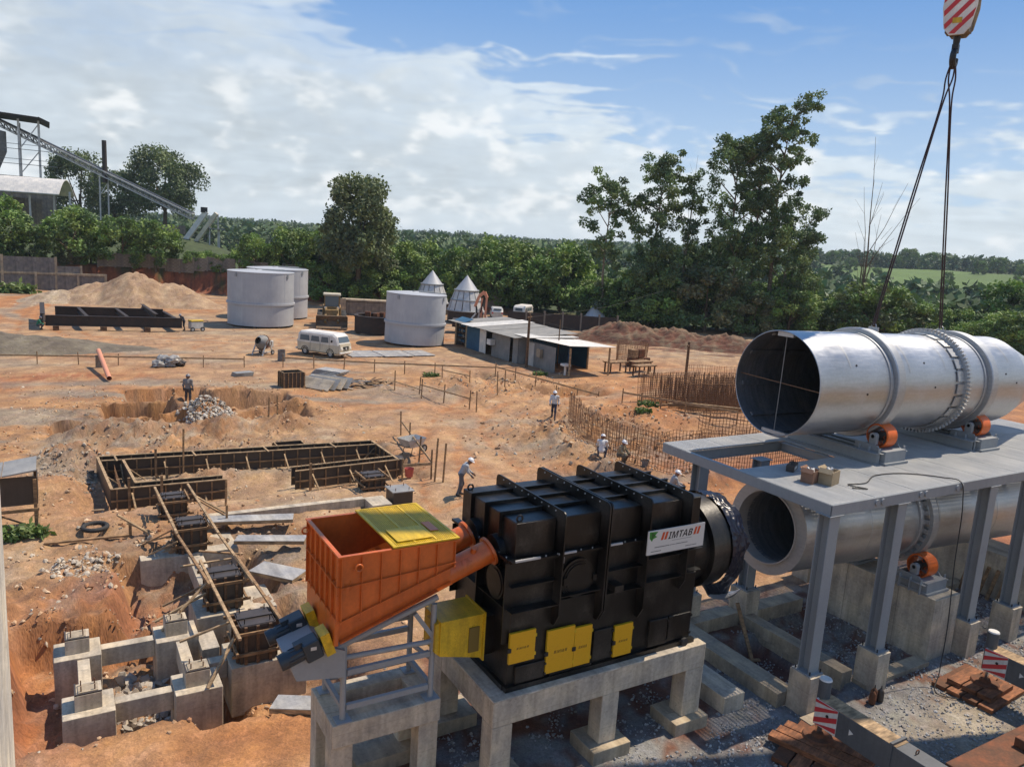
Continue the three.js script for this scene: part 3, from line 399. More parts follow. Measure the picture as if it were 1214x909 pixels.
// ---------- boundary walls and the plant on the left ----------
{
  const postG = uvBox(bx(.22, 2.15, .22).toNonIndexed()), panG = uvBox(bx(2.2, .48, .07).toNonIndexed()), capG = uvBox(bx(2.3, .10, .2).toNonIndexed());
  const mk = (label, pts, yOff) => { const w = thing('precast_wall', label, 'wall'); for (let i = 0; i < pts.length - 1; i++) { const [ax, az] = pts[i], [cx, cz] = pts[i + 1], L = Math.hypot(cx - ax, cz - az), n = Math.round(L / 2.35), ang = Math.atan2(-(cz - az), cx - ax); for (let k = 0; k < n; k++) { const x = mix(ax, cx, k / n), z = mix(az, cz, k / n), mx = mix(ax, cx, (k + .5) / n), mz = mix(az, cz, (k + .5) / n), y = heightAt(mx, mz) + yOff; gpart('post', postG, M.concreteOld, w, x, y + .95, z, ang); for (let r = 0; r < 4; r++) gpart('panel', panG, M.concreteOld, w, mx, y + .26 + r * .495, mz, ang); } } };
  mk('brown precast panel wall on the red bank at the left', [[6, -130.2], [15, -128.9], [24, -123.2]], 0); mk('dark precast panel wall behind the pair of tanks', [[24.5, -122.9], [39.5, -113.0], [58, -101]], -.1);
  // grey block wall with concrete piers
  const b = thing('block_wall', 'stepped grey block wall at the far left', 'wall'), y0 = 0; const seg = [[-20, -12, 4.5], [-12, -5.6, 4.5], [-5.6, .6, 4.4], [.6, 3.6, 3.3]]; const bg = uvBox(bx(.39, .19, .16).toNonIndexed()); void bg;
  for (const [x0, x1, h] of seg) { part('block_panel', bb(x0 + .15, x1 - .15, 0, h, -124.15, -124), M.blockGrey, b); part('pier', bb(x1 - .15, x1 + .15, 0, h + .1, -124.22, -123.9), M.concreteTan, b); }
  part('beam', bb(-20, 6.6, 2.15, 2.4, -123.98, -123.86), M.concreteTan, b); part('block_panel', bb(.7, 6.6, 0, 2.1, -123.97, -123.8), M.blockGrey, b); for (const x of [-1.8, 3.2, 6.6]) part('pier', bb(x - .15, x + .15, 0, 2.4, -123.85, -123.66), M.concreteTan, b); part('beam', bb(.8, 6.6, 2.1, 2.35, -123.86, -123.64), M.concreteTan, b);
}
{
  // long belt conveyor rising to the left
  const c = thing('belt_conveyor', 'long grey truss conveyor climbing to the plant at the far left', 'conveyor'); const a = [26.5, 11.0, -180.5], b = [-9, 28.3, -204.5], up = 1.15, hw = .8, at = (t, dy, s) => [mix(a[0], b[0], t) + s * .55, mix(a[1], b[1], t) + dy, mix(a[2], b[2], t) - s * .83];
  for (const s of [-hw, hw]) { part('chord', [beam(at(0, 0, s), at(1, 0, s), .2, .2), beam(at(0, up, s), at(1, up, s), .25, .25)], M.zinc, c); const n = 34; for (let i = 0; i < n; i++) part('lattice_bar', [beam(at(i / n, 0, s), at(i / n, up, s), .14, .14), beam(at(i / n, 0, s), at((i + 1) / n, up, s), .12, .12)], M.zincOld, c); }
  part('belt', [beam(at(0, up + .25, 0), at(1, up + .25, 0), 1.3, .12)], M.black, c); for (let i = 0; i <= 17; i++) part('roller_frame', beam(at(i / 17, up + .1, -hw), at(i / 17, up + .1, hw), .2, .2), M.zinc, c);
  for (const t of [.45]) { const p = at(t, 0, 0); part('support_post', [bb(p[0] - 1.1, p[0] - .8, 6, p[1], p[2] - .15, p[2] + .15), bb(p[0] + .5, p[0] + .8, 6, p[1], p[2] - .15, p[2] + .15), beam([p[0] - 1, p[1] - 4, p[2]], [p[0] + .7, p[1] - 1, p[2]], .15, .15)], M.zinc, c); }
  solo('chimney_pipe', cyl([10.6, 17.5, -191], [10.6, 26.2, -191], .5, .45, 12), M.rustDark, 'dark upright pipe crossing the long conveyor', 'pipe');
  const p = thing('plant_tower', 'grey steel plant tower with curved canopy at the top left', 'building'); part('floor_block', [bb(-22, 1.5, 6, 17.6, -208, -196)], M.concreteOld, p); for (const [x, z] of [[-4.8, -197], [-1.2, -197], [-4.8, -206], [-1.2, -206]]) part('post', bb(x - .2, x + .2, 17.6, 29.2, z - .2, z + .2), M.zinc, p); part('canopy', [bx(12, .25, 12, -7, 29.8, -201, 0, 0, -.03), bx(2.2, .25, 12, -.2, 29.3, -201, 0, 0, -.4)], M.rustDark, p); part('hopper', [cyl([-11, 18, -200], [-11, 22.5, -200], 2.2, 4, 14), cyl([-11, 22.5, -200], [-11, 26.5, -200], 4, 4, 14)], M.zincOld, p); for (const y of [20, 23]) part('railing', [bb(-9, 2, y, y + .12, -196.4, -196.25), bb(-9, 2, y + 1, y + 1.1, -196.4, -196.25)], M.zincOld, p); part('brace', [beam([-4.8, 18, -197], [-1.2, 23, -197], .2, .2), beam([-4.8, 23, -197], [-1.2, 28.5, -197], .2, .2)], M.zinc, p);
  // arched shed
  const s = thing('arched_shed', 'open shed with white curved roof below the plant tower', 'building'); const arc = []; for (let i = 0; i <= 16; i++) { const t = i / 16; arc.push([-4 + 8 * t, 14 + 2.9 * Math.sin(Math.PI * t)]); } const outer = arc.concat(arc.map(([x, y]) => [x, y - .15]).reverse()); const rg = extr(poly(outer), 22); part('roof', move(rg, -17.5, 0, -184, 1.22), M.white, s); for (const [x, z] of [[1.0, -179.2], [3.6, -174.4], [-6, -181], [-3, -176.5]]) part('post', bb(x - .18, x + .18, 6, 14.6, z - .18, z + .18), M.zinc, s); part('wall', bx(26, 7, .3, -14, 9.5, -184, 0), M.concreteOld, s);
  // short white conveyor
  const w = thing('white_conveyor', 'short pale twin chute conveyor at the end of the long belt', 'conveyor'); part('chute', [beam([22.3, 6.4, -163.9], [26.2, 12.6, -162.2], .9, .9)], M.white, w); part('chute', [beam([24.1, 6.2, -163.2], [28.0, 12.4, -161.5], 1.2, .7)], M.cream, w); for (const [x, y] of [[26.8, 12], [28.4, 12], [28.6, 9.5]]) part('frame_post', bb(x - .12, x + .12, 4, y, -162.4, -162.1), M.zinc, w); part('walkway', [bb(26.6, 29.6, 9.3, 9.5, -162.8, -161.4), bb(26.6, 29.6, 10.4, 10.5, -161.5, -161.4)], M.zincOld, w); part('drive_box', bb(25.3, 26.4, 12.4, 13.4, -162.9, -161.8), M.black, w);
  solo('low_plant_wall', [bb(4, 22, 4, 8.6, -166, -165.7), bb(18, 23, 8, 9.6, -166.4, -166.1)], M.concreteOld, 'low grey plant wall below the long conveyor', 'wall');
}

// ---------- people ----------
function surfaceNets(f, lo, hi, cell) {
  const n = [0, 1, 2].map((k) => Math.ceil((hi[k] - lo[k]) / cell) + 1), F = new Float32Array(n[0] * n[1] * n[2]), id = (i, j, k) => (k * n[1] + j) * n[0] + i; const P = (i, j, k) => [lo[0] + i * cell, lo[1] + j * cell, lo[2] + k * cell];
  for (let k = 0; k < n[2]; k++) for (let j = 0; j < n[1]; j++) for (let i = 0; i < n[0]; i++) F[id(i, j, k)] = f(...P(i, j, k));
  const vid = new Int32Array(F.length).fill(-1), pos = [], idx = []; const E = [[0, 1], [0, 2], [0, 4], [1, 3], [1, 5], [2, 3], [2, 6], [3, 7], [4, 5], [4, 6], [5, 7], [6, 7]];
  for (let k = 0; k < n[2] - 1; k++) for (let j = 0; j < n[1] - 1; j++) for (let i = 0; i < n[0] - 1; i++) { const c = []; for (let q = 0; q < 8; q++) c.push(F[id(i + (q & 1), j + (q >> 1 & 1), k + (q >> 2))]); let cnt = 0, sx = 0, sy = 0, sz = 0; for (const [a, b] of E) if ((c[a] < 0) !== (c[b] < 0)) { const t = c[a] / (c[a] - c[b]); sx += mix(a & 1, b & 1, t); sy += mix(a >> 1 & 1, b >> 1 & 1, t); sz += mix(a >> 2, b >> 2, t); cnt++; } if (cnt) { vid[id(i, j, k)] = pos.length / 3; const p = P(i, j, k); pos.push(p[0] + sx / cnt * cell, p[1] + sy / cnt * cell, p[2] + sz / cnt * cell); } }
  const quad = (a, b, c, d, fl) => { if (fl) idx.push(a, b, c, a, c, d); else idx.push(a, c, b, a, d, c); };
  for (let k = 1; k < n[2] - 1; k++) for (let j = 1; j < n[1] - 1; j++) for (let i = 1; i < n[0] - 1; i++) { const a = F[id(i, j, k)] < 0; if (a !== F[id(i + 1, j, k)] < 0) quad(vid[id(i, j - 1, k - 1)], vid[id(i, j, k - 1)], vid[id(i, j, k)], vid[id(i, j - 1, k)], a); if (a !== F[id(i, j + 1, k)] < 0) quad(vid[id(i - 1, j, k - 1)], vid[id(i - 1, j, k)], vid[id(i, j, k)], vid[id(i, j, k - 1)], a); if (a !== F[id(i, j, k + 1)] < 0) quad(vid[id(i - 1, j - 1, k)], vid[id(i, j - 1, k)], vid[id(i, j, k)], vid[id(i - 1, j, k)], a); }
  return [pos, idx];
}
const capD = (p, a, b, ra, rb) => { const dx = b[0] - a[0], dy = b[1] - a[1], dz = b[2] - a[2], t = clamp(((p[0] - a[0]) * dx + (p[1] - a[1]) * dy + (p[2] - a[2]) * dz) / (dx * dx + dy * dy + dz * dz + 1e-9)); return Math.hypot(p[0] - a[0] - dx * t, p[1] - a[1] - dy * t, p[2] - a[2] - dz * t) - mix(ra, rb, t); };
const STAND = { pel: [0, .95, 0], chest: [0, 1.30, 0], neck: [0, 1.47, .01], head: [0, 1.60, .02], shL: [.19, 1.41, 0], elL: [.25, 1.13, -.02], wrL: [.25, .89, .06], shR: [-.19, 1.41, 0], elR: [-.25, 1.13, -.02], wrR: [-.25, .89, .06], hipL: [.09, .92, 0], knL: [.11, .50, .02], anL: [.11, .09, -.02], hipR: [-.09, .92, 0], knR: [-.11, .50, .02], anR: [-.11, .09, -.02] };
const POSES = {
  stand: {}, walk: { knL: [.09, .52, .16], anL: [.09, .10, .24], knR: [-.09, .50, -.04], anR: [-.09, .15, -.26], elL: [.26, 1.14, -.12], wrL: [.27, .93, .02], elR: [-.26, 1.14, .06], wrR: [-.25, .95, .22] },
  bend: { chest: [0, 1.22, .14], neck: [0, 1.37, .25], head: [0, 1.47, .33], shL: [.19, 1.32, .20], shR: [-.19, 1.32, .20], elL: [.24, 1.05, .30], wrL: [.14, .92, .48], elR: [-.24, 1.08, .26], wrR: [-.10, .86, .44], knL: [.12, .49, .08], knR: [-.11, .49, -.02], anR: [-.12, .09, -.14] },
  crouch: { pel: [0, .46, -.10], chest: [0, .80, .02], neck: [0, .96, .07], head: [0, 1.08, .12], shL: [.19, .90, .05], shR: [-.19, .90, .05], elL: [.25, .66, .18], wrL: [.12, .58, .40], elR: [-.25, .66, .18], wrR: [-.12, .55, .40], hipL: [.09, .44, -.08], hipR: [-.09, .44, -.08], knL: [.19, .48, .32], anL: [.16, .09, .12], knR: [-.19, .48, .32], anR: [-.16, .09, .12] },
  sit: { pel: [0, .50, 0], chest: [0, .84, .05], neck: [0, 1.0, .09], head: [0, 1.13, .13], shL: [.19, .94, .07], shR: [-.19, .94, .07], elL: [.26, .70, .16], wrL: [.16, .62, .38], elR: [-.26, .70, .16], wrR: [-.14, .60, .38], hipL: [.1, .48, .02], hipR: [-.1, .48, .02], knL: [.13, .50, .42], anL: [.13, .09, .42], knR: [-.13, .50, .42], anR: [-.13, .09, .42] } };
function person(label, pose, [x, y, z], ry, c, group, hat = [.72, .73, .75]) {
  const J = { ...STAND, ...POSES[pose] }, add = (a, b, t = 1) => [a[0] + b[0] * t, a[1] + b[1] * t, a[2] + b[2] * t], SK = c.skin ?? [.20, .10, .06];
  const up = V(...J.head).sub(V(...J.neck)).normalize(), hd = J.head, crown = add(hd, [up.x, up.y, up.z], .055), fwd = [0, -.12 * (J.head[2] > .2 ? 1 : 0), .99];
  const B = [[J.pel, add(J.chest, [0, -.05, 0]), .135, .15, 1, .82], [add(J.chest, [0, .03, 0]), J.chest, .135, .15, 1, .8], [J.shL, J.shR, .075, .075, 1], [J.neck, hd, .052, .05, 0], [add(hd, [0, -.01, .01]), crown, .080, .088, 0], [hd, add(hd, fwd, .105), .03, .018, 0], [add(hd, [.085, .0, 0]), add(hd, [.09, .03, -.01]), .02, .02, 0], [add(hd, [-.085, 0, 0]), add(hd, [-.09, .03, -.01]), .02, .02, 0]];
  for (const s of ['L', 'R']) { const sg = s === 'L' ? 1 : -1, w = J['wr' + s], e = J['el' + s], d = V(...w).sub(V(...e)).normalize(); B.push([J['sh' + s], e, .062, .048, 1], [e, w, .047, .034, c.sleeve ?? 1], [w, add(w, [d.x, d.y, d.z], .075), .03, .036, 0], [J['hip' + s], J['kn' + s], .092, .064, 2], [J['kn' + s], J['an' + s], .064, .046, 2], [J['an' + s], add(J['an' + s], [.02 * sg, -.045, .13]), .052, .042, 3]); }
  const dist = (px, py, pz) => { let s = 0; const p = [px, py, pz]; for (const b of B) { const d = capD(p, b[0], b[1], b[2], b[3]); s += Math.exp(-d * 42); } return -Math.log(s) / 42; };
  const all = B.flatMap((b) => [b[0], b[1]]), lo = [0, 1, 2].map((k) => Math.min(...all.map((q) => q[k])) - .2), hi = [0, 1, 2].map((k) => Math.max(...all.map((q) => q[k])) + .2);
  const [pos, idx] = surfaceNets(dist, lo, hi, .026), col = []; const cols = [SK, c.shirt, c.pants, [.035, .028, .022]];
  for (let i = 0; i < pos.length; i += 3) { const p = [pos[i], pos[i + 1], pos[i + 2]]; let bd = 9, bc = 0; for (const b of B) { const d = capD(p, b[0], b[1], b[2], b[3]); if (d < bd) { bd = d; bc = b[4]; } } if (bc === 1 && p[1] < J.pel[1] + .02 && pose !== 'crouch') bc = 2; col.push(...cols[bc]); }
  let g = new THREE.BufferGeometry(); g.setAttribute('position', new THREE.Float32BufferAttribute(pos, 3)); g.setAttribute('color', new THREE.Float32BufferAttribute(col, 3)); g.setIndex(idx); g.computeVertexNormals(); g = g.toNonIndexed();
  const fing = []; for (const s of ['L', 'R']) { const sg = s === 'L' ? 1 : -1, w = V(...J['wr' + s]), d = w.clone().sub(V(...J['el' + s])).normalize(), side = V().crossVectors(d, V(sg, 0, .2)).normalize(), n = V().crossVectors(side, d), h = w.clone().addScaledVector(d, .085); for (let k = 0; k < 5; k++) { const th = k === 4, b0 = th ? w.clone().addScaledVector(d, .03).addScaledVector(side, .035) : h.clone().addScaledVector(side, (k - 1.5) * .019), L = th ? .055 : [.062, .072, .068, .052][k], m = b0.clone().addScaledVector(d, L * .6).addScaledVector(side, th ? .03 : 0), e = m.clone().addScaledVector(d, L * .35).addScaledVector(n, -.025); for (const q of [cyl(b0.toArray(), m.toArray(), .0095, .009, 6), cyl(m.toArray(), e.toArray(), .009, .008, 6)]) { const t = q.toNonIndexed(); t.deleteAttribute('uv'); t.setAttribute('color', new THREE.Float32BufferAttribute(new Array(t.attributes.position.count).fill(0).flatMap(() => SK), 3)); fing.push(t); } } }
  const t = thing('person', label, 'person', [x, y, z], ry, group); const body = new THREE.Mesh(mergeGeometries([g, ...fing]), M.cloth); body.name = 'body'; body.castShadow = body.receiveShadow = true; t.add(body);
  const cap = new THREE.SphereGeometry(.118, 16, 8, 0, 6.2832, 0, 1.62).scale(1, .92, 1.12), brim = new THREE.CylinderGeometry(.128, .132, .014, 18).scale(1, 1, 1.22).translate(0, 0, .02), ridge = bx(.03, .02, .22, 0, .106, 0);
  const hm = part('helmet', [cap, brim, ridge], c.hatMat ?? M.helmet, t); hm.position.set(crown[0], crown[1] + .005, crown[2]); hm.rotation.x = Math.atan2(up.z, up.y) * .8; void hat; return t;
}
const GREY = [.27, .28, .30], NAVY = [.03, .035, .06], DKG = [.10, .10, .11], PALE = [.52, .53, .54];
const hatGrey = mat('helmetGrey', [.22, .22, .24], .5), hatBlue = mat('helmetBlue', [.04, .08, .2], .4);
person('worker in grey standing in the far pit with his back turned', 'stand', [6.35, heightAt(6.35, -45.6), -45.6], 2.7, { shirt: [.20, .18, .17], pants: [.06, .05, .05], hatMat: hatGrey });
person('worker in pale shirt and dark trousers walking across the open yard', 'walk', [25.9, heightAt(25.9, -38), -38], -.6, { shirt: PALE, pants: NAVY, sleeve: 1 });
const rodMan = person('worker in grey shirt stooping behind the black furnace', 'bend', [14.1, heightAt(14.1, -27), -27], 1.15, { shirt: [.33, .34, .36], pants: DKG, sleeve: 1 });
person('worker in white shirt crouching at the red earth heap', 'crouch', [22.75, heightAt(22.75, -29.0) - .05, -29.0], 2.4, { shirt: [.56, .56, .56], pants: NAVY });
person('worker in olive shirt crouching beside the white shirted one', 'crouch', [23.8, heightAt(23.8, -28.8) - .05, -28.8], .4, { shirt: [.26, .22, .14], pants: [.10, .09, .07] });
person('worker with only his helmet showing behind the furnace end', 'crouch', [22.7, heightAt(22.7, -23.8), -23.8], 1.0, { shirt: GREY, pants: NAVY });
person('person in blue clothes under the white shed roof', 'stand', [37.3, heightAt(37.3, -53.0), -53.0], .8, { shirt: [.03, .09, .19], pants: [.03, .06, .14], hatMat: hatBlue });
person('worker in dark overalls at the right end of the steel frame', 'bend', [10.9, heightAt(10.9, -80.4), -80.4], -1.2, { shirt: [.05, .05, .06], pants: [.04, .04, .05], hatMat: hatGrey });
person('worker standing behind the right half of the steel frame', 'bend', [8.3, heightAt(8.3, -89.2), -89.2], -.4, { shirt: [.05, .05, .06], pants: [.04, .04, .05], hatMat: hatGrey });
person('welder in green jacket at the left end of the steel frame', 'crouch', [-1.1, heightAt(-1.1, -81), -81], 1.4, { shirt: [.02, .15, .09], pants: [.05, .05, .06], hatMat: hatGrey });
console.log('people');

// ---------- tanks, cones ----------
function tank(label, x, z, r, h, ringY, tilt, group) {
  const t = thing('steel_tank', label, 'tank', [x, heightAt(x, z) + .18, z], 0, group); t.rotation.z = tilt;
  part('shell', lathe([[r, 0], [r, ringY - .1], [r, ringY + .1], [r, h]], 72), M.tankPaint, t); part('lid', lathe([[r + .03, h - .04], [r + .03, h + .03], [r * .5, h + .16], [.01, h + .24]], 72), M.tankPaint, t); part('floor_plate', new THREE.CylinderGeometry(r - .01, r - .01, .06, 48).translate(0, .03, 0), M.rustDark, t);
  part('weld_seam', lathe([[r + .001, h * .72 - .02], [r + .008, h * .72], [r + .001, h * .72 + .02]], 72), M.tankPaint, t); for (let k = 0; k < 7; k++) { const a = k * .9 + h; part('weld_seam', bx(.012, (k % 2 ? ringY : h - ringY) - .12, .035, (r + .003) * Math.cos(a), k % 2 ? ringY / 2 : (h + ringY) / 2, (r + .003) * Math.sin(a), -a), M.tankPaint, t); }
  part('stiffener_ring', lathe([[r + .004, ringY - .10], [r + .12, ringY - .10], [r + .12, ringY + .10], [r + .004, ringY + .10]], 72), M.tankPaint, t);
  for (const [a, b] of [[-.5, .35], [.45, 1.3]]) part('lid_bar', beam([r * .95 * Math.cos(a), h + .16, r * .95 * Math.sin(a)], [-r * .2 * Math.cos(b), h + .27, r * .3 * Math.sin(b)], .16, .08), M.greySteel, t);
  for (const a of [.9, 2.6, 4.2]) part('lifting_lug', bx(.08, .34, .22, (r + .05) * Math.cos(a), h - .3, (r + .05) * Math.sin(a), -a), M.greySteel, t);
  for (const a of [.4, 1.2, 2.0, 2.8, 4, 5]) part('support_block', bx(.5, .2, .25, (r - .3) * Math.cos(a), -.09, (r - .3) * Math.sin(a), -a), M.woodDark, t);
  return t;
}
tank('large grey steel tank furthest left, in front of its twin', 19.2, -85.0, 3.38, 5.5, 2.25, .0); tank('large grey steel tank half hidden behind the left one', 22.9, -93.0, 3.45, 5.5, 2.4, 0); tank('grey steel tank standing left of the cabins', 30.7, -70.4, 2.92, 4.75, 1.95, -.02);
{ const t = thing('tank_base', 'low dark round tank base left of the third tank', 'tank', [29.9, 0, -78.2]); part('shell', new THREE.CylinderGeometry(2.5, 2.5, 1.7, 48, 1, true).translate(0, .95, 0), M.rustDark, t); part('rim', lathe([[2.2, 1.75], [2.62, 1.75], [2.62, 1.9], [2.2, 1.9], [2.2, 1.75]], 48), M.rustDark, t); part('floor_plate', new THREE.CylinderGeometry(2.45, 2.45, .1, 40).translate(0, 1.3, 0), M.rustDark, t); for (let k = 0; k < 6; k++) part('fitting', bx(R(.3, .8), R(.3, .7), R(.3, .6), R(-1.4, 1.4), 2.0, R(-1.2, 1.2), R(0, 3)), M.rust, t); part('timber_skid', bb(-2.4, 2.4, 0, .12, 1.2, 1.5), M.woodPale, t); }
{ const o = thing('water_trough', 'low concrete tank with pale rim behind the dark tank base', 'tank', [35, 0, -96], -.35); part('wall', [bb(-3, 3, 0, 1.8, -1, -.8), bb(-3, -2.8, 0, 1.8, -.8, 1), bb(-2.8, 3, 0, 1.7, .8, 1)], M.concreteOld, o); part('rim', bb(-3.1, 3.1, 1.8, 2, -1.1, 1.1), M.concreteTan, o); part('pillar', bb(-3.3, -2.6, 0, 2.1, 1.02, 1.3), M.concreteTan, o); }
function hopperCone(label, x, z, s = 1) {
  const t = thing('steel_cone', label, 'hopper cone', [x, 0, z]); const seg = 40, L = (p, k = seg) => new THREE.LatheGeometry(p.map(([a, b]) => new THREE.Vector2(a * s, b * s)), k);
  part('cone', L([[1.45, 4.15], [.03, 6.0]]), M.tankPaint, t); part('collar', L([[1.5, 4.05], [1.6, 4.05], [1.6, 4.2], [1.45, 4.2]]), M.greySteel, t);
  for (let k = 0; k < 14; k++) for (const [r0, r1, y0, y1] of [[2.35, 1.95, 1.6, 2.9], [1.93, 1.5, 2.95, 4.05]]) { const a0 = k / 14 * 6.2832 + .025, a1 = (k + 1) / 14 * 6.2832 - .025, g = new THREE.BufferGeometry(), q = (r, a, y) => [r * s * Math.cos(a), y * s, r * s * Math.sin(a)], p = [q(r0, a0, y0), q(r0, a1, y0), q(r1, a1, y1), q(r1, a0, y1)]; g.setAttribute('position', new THREE.Float32BufferAttribute([...p[0], ...p[2], ...p[1], ...p[0], ...p[3], ...p[2]], 3)); g.computeVertexNormals(); part('panel', g, M.zinc, t); }
  part('panel_frame', [L([[1.96, 2.84], [2.02, 2.84], [2.0, 2.98], [1.92, 2.98]]), L([[2.28, 1.5], [2.45, 1.5], [2.42, 1.64], [2.3, 1.64]])], M.greySteel, t); part('skirt', L([[2.3, 0], [2.3, 1.55]]), M.rustDark, t); return t;
}
hopperCone('silver steel cone rising behind the third tank', 45.3, -98.5); hopperCone('silver panelled steel cone beside the folded orange arm', 45.4, -88.2);
{ const t = thing('steel_cone', 'small grey cone tip behind the dark screen wall', 'hopper cone', [66.2, 0, -88.5]); part('cone', new THREE.ConeGeometry(1.5, 2.1, 28, 1, true).translate(0, 2.0, 0), M.tankPaint, t); part('collar', new THREE.CylinderGeometry(1.6, 1.6, 1, 28, 1, true).translate(0, .5, 0), M.greySteel, t); }

// ---------- vehicles ----------
function wheel(parent, x, y, z, r, w, name = 'wheel') { const g = new THREE.Group(); g.name = name; g.position.set(x, y, z); parent.add(g); part('tyre', lathe([[r * .58, -w / 2], [r * .95, -w / 2], [r, -w * .3], [r, w * .3], [r * .95, w / 2], [r * .58, w / 2]], 24).rotateZ(Math.PI / 2), M.rubber, g); part('rim', [new THREE.CylinderGeometry(r * .6, r * .6, w * .7, 16).rotateZ(Math.PI / 2), new THREE.CylinderGeometry(r * .2, r * .2, w * .96, 10).rotateZ(Math.PI / 2)], M.zinc, g); return g; }
function microbus(label, x, z, ry, group) {
  const t = thing('microbus', label, 'van', [x, heightAt(x, z), z], ry, group), side = (pts) => extr(poly(pts), 1.44, .13).rotateY(-Math.PI / 2).translate(.72, 0, 0);   // profile (z, y)
  part('lower_body', side([[-2.1, .42], [-2.14, 1.08], [2.10, 1.08], [2.16, .7], [2.08, .42]]), M.cream, t);
  part('upper_body', side([[-2.08, 1.08], [-2.0, 1.66], [-1.8, 1.86], [1.5, 1.86], [1.78, 1.70], [2.06, 1.08]]), M.white, t);
  for (const s of [-1, 1]) { for (const [z0, z1] of [[-1.86, -.86], [-.70, .18], [.34, 1.12]]) part('side_window', extr(poly([[z0, 1.22], [z0 + .06, 1.68], [z1 - .06, 1.68], [z1, 1.22]]), .02).rotateY(-Math.PI / 2).translate(s * .862 + .01, 0, 0), M.glass, t); part('door_seam', [bb(s * .855, s * .864, .5, 1.75, .245, .26), bb(s * .855, s * .864, .5, 1.75, 1.2, 1.215), bb(s * .855, s * .864, .5, 1.7, -.79, -.775)], M.black, t); part('mirror', bb(s * .9, s * 1.06, 1.32, 1.5, 1.5, 1.56), M.black, t); for (const z of [-1.35, 1.3]) wheel(t, s * .76, .33, z, .33, .18); part('wheel_arch', [1, -1].map((q) => new THREE.TorusGeometry(.37, .03, 6, 16, Math.PI).rotateY(Math.PI / 2).translate(s * .852, .36, q > 0 ? 1.3 : -1.35)), M.rubber, t); }
  part('windscreen', extr(poly([[-.70, 1.2], [-.62, 1.66], [.62, 1.66], [.70, 1.2]]), .02).rotateX(-.40).translate(0, .0, 0).applyMatrix4(new THREE.Matrix4().makeTranslation(0, .22, 2.555)), M.glass, t);
  part('grille', [bb(-.36, .36, .62, .98, 2.24, 2.29)], M.black, t); part('badge', new THREE.CylinderGeometry(.10, .10, .03, 20).rotateX(Math.PI / 2).translate(0, .82, 2.30), M.zinc, t); for (const s of [-1, 1]) part('headlight', new THREE.CylinderGeometry(.10, .10, .06, 18).rotateX(Math.PI / 2).translate(s * .56, .84, 2.27), M.lampWhite, t); part('bumper', [rb(-.86, .86, .40, .54, 2.24, 2.36, .03), rb(-.86, .86, .40, .54, -2.36, -2.24, .03)], M.white, t); part('rear_window', bb(-.5, .5, 1.28, 1.66, -2.2, -2.16), M.glass, t); return t;
}
microbus('old white and cream microbus parked behind the timber rail', 19.66, -63.9, .60);
microbus('white microbus parked behind the cabin roofs', 56.6, -92.4, 2.3);
{ const t = thing('hatchback_car', 'small silver hatchback beside the far white microbus', 'car', [53.2, 0, -94.0], 2.7); const prof = (p) => extr(poly(p), 1.3, .14).rotateY(-Math.PI / 2).translate(.65, 0, 0); part('body', prof([[-1.8, .4], [-1.85, .9], [-1.6, 1.0], [1.0, .95], [1.75, .82], [1.8, .4]]), M.zinc, t); part('cabin', prof([[-1.75, 1.0], [-1.35, 1.4], [.15, 1.42], [.85, .98]]), M.zinc, t); for (const s of [-1, 1]) { part('side_window', extr(poly([[-1.4, 1.02], [-1.15, 1.32], [.1, 1.34], [.6, 1.02]]), .02).rotateY(-Math.PI / 2).translate(s * .80 + .01, .06, 0), M.glass, t); for (const z of [-1.2, 1.15]) wheel(t, s * .68, .3, z, .3, .18); } part('rear_window', bx(1.1, .38, .03, 0, 1.28, -1.70, 0, -.75), M.glass, t); for (const s of [-1, 1]) part('tail_lamp', bb(s * .55, s * .75, .75, .95, -2.01, -1.97), M.red, t); }
{ // wheel loader seen from the front
  const t = thing('wheel_loader', 'dusty yellow wheel loader facing us with its bucket down', 'wheel loader', [26.6, heightAt(26.6, -83.5), -83.9], -.30); t.scale.setScalar(1.12);
  part('bucket', [extr(poly([[-.1, .1], [1.15, .0], [1.2, .12], [.35, .35], [.15, .9], [.45, 1.55], [.3, 1.6], [-.1, 1.0]]), 2.9).rotateY(-Math.PI / 2).translate(1.45, 0, 1.3), bb(-1.5, -1.45, .05, 1.5, 1.35, 2.2), bb(1.45, 1.5, .05, 1.5, 1.35, 2.2)].map((g) => g.scale(1, .78, 1)), M.loaderBucket, t); for (let k = 0; k < 7; k++) part('bucket_tooth', bb(-1.3 + k * .42, -1.2 + k * .42, .02, .1, 2.45, 2.7), M.rustDark, t);
  part('front_frame', [bb(-.6, .6, .7, 1.7, -.4, 1.0)], M.loader, t); part('rear_frame', [rb(-.9, .9, .8, 1.9, -3.4, -.4, .08)], M.loader, t); for (const s of [-1, 1]) part('lift_arm', beam([s * .55, 1.8, .2], [s * .6, .6, 1.7], .2, .32), M.loader, t); part('cab', [rb(-.75, .75, 1.7, 1.95, -1.7, -.2, .04), bb(-.75, -.65, 1.95, 3.0, -.3, -.2), bb(.65, .75, 1.95, 3.0, -.3, -.2), bb(-.75, -.65, 1.95, 3.0, -1.7, -1.6), bb(.65, .75, 1.95, 3.0, -1.7, -1.6)], M.loader, t); for (const z of [-.27, -1.67]) part('cab_glass', bb(-.65, .65, 1.95, 3.0, z, z + .03), M.glass, t); part('cab_roof', rb(-.85, .85, 3.0, 3.2, -1.8, -.1, .05), M.cream, t); for (const s of [-1, 1]) for (const z of [.35, -2.4]) wheel(t, s * 1.15, .72, z, .72, .5); for (const s of [-1, 1]) part('headlight', bb(s * .5, s * .72, 1.75, 1.95, .05, .1), M.lampWhite, t);
}
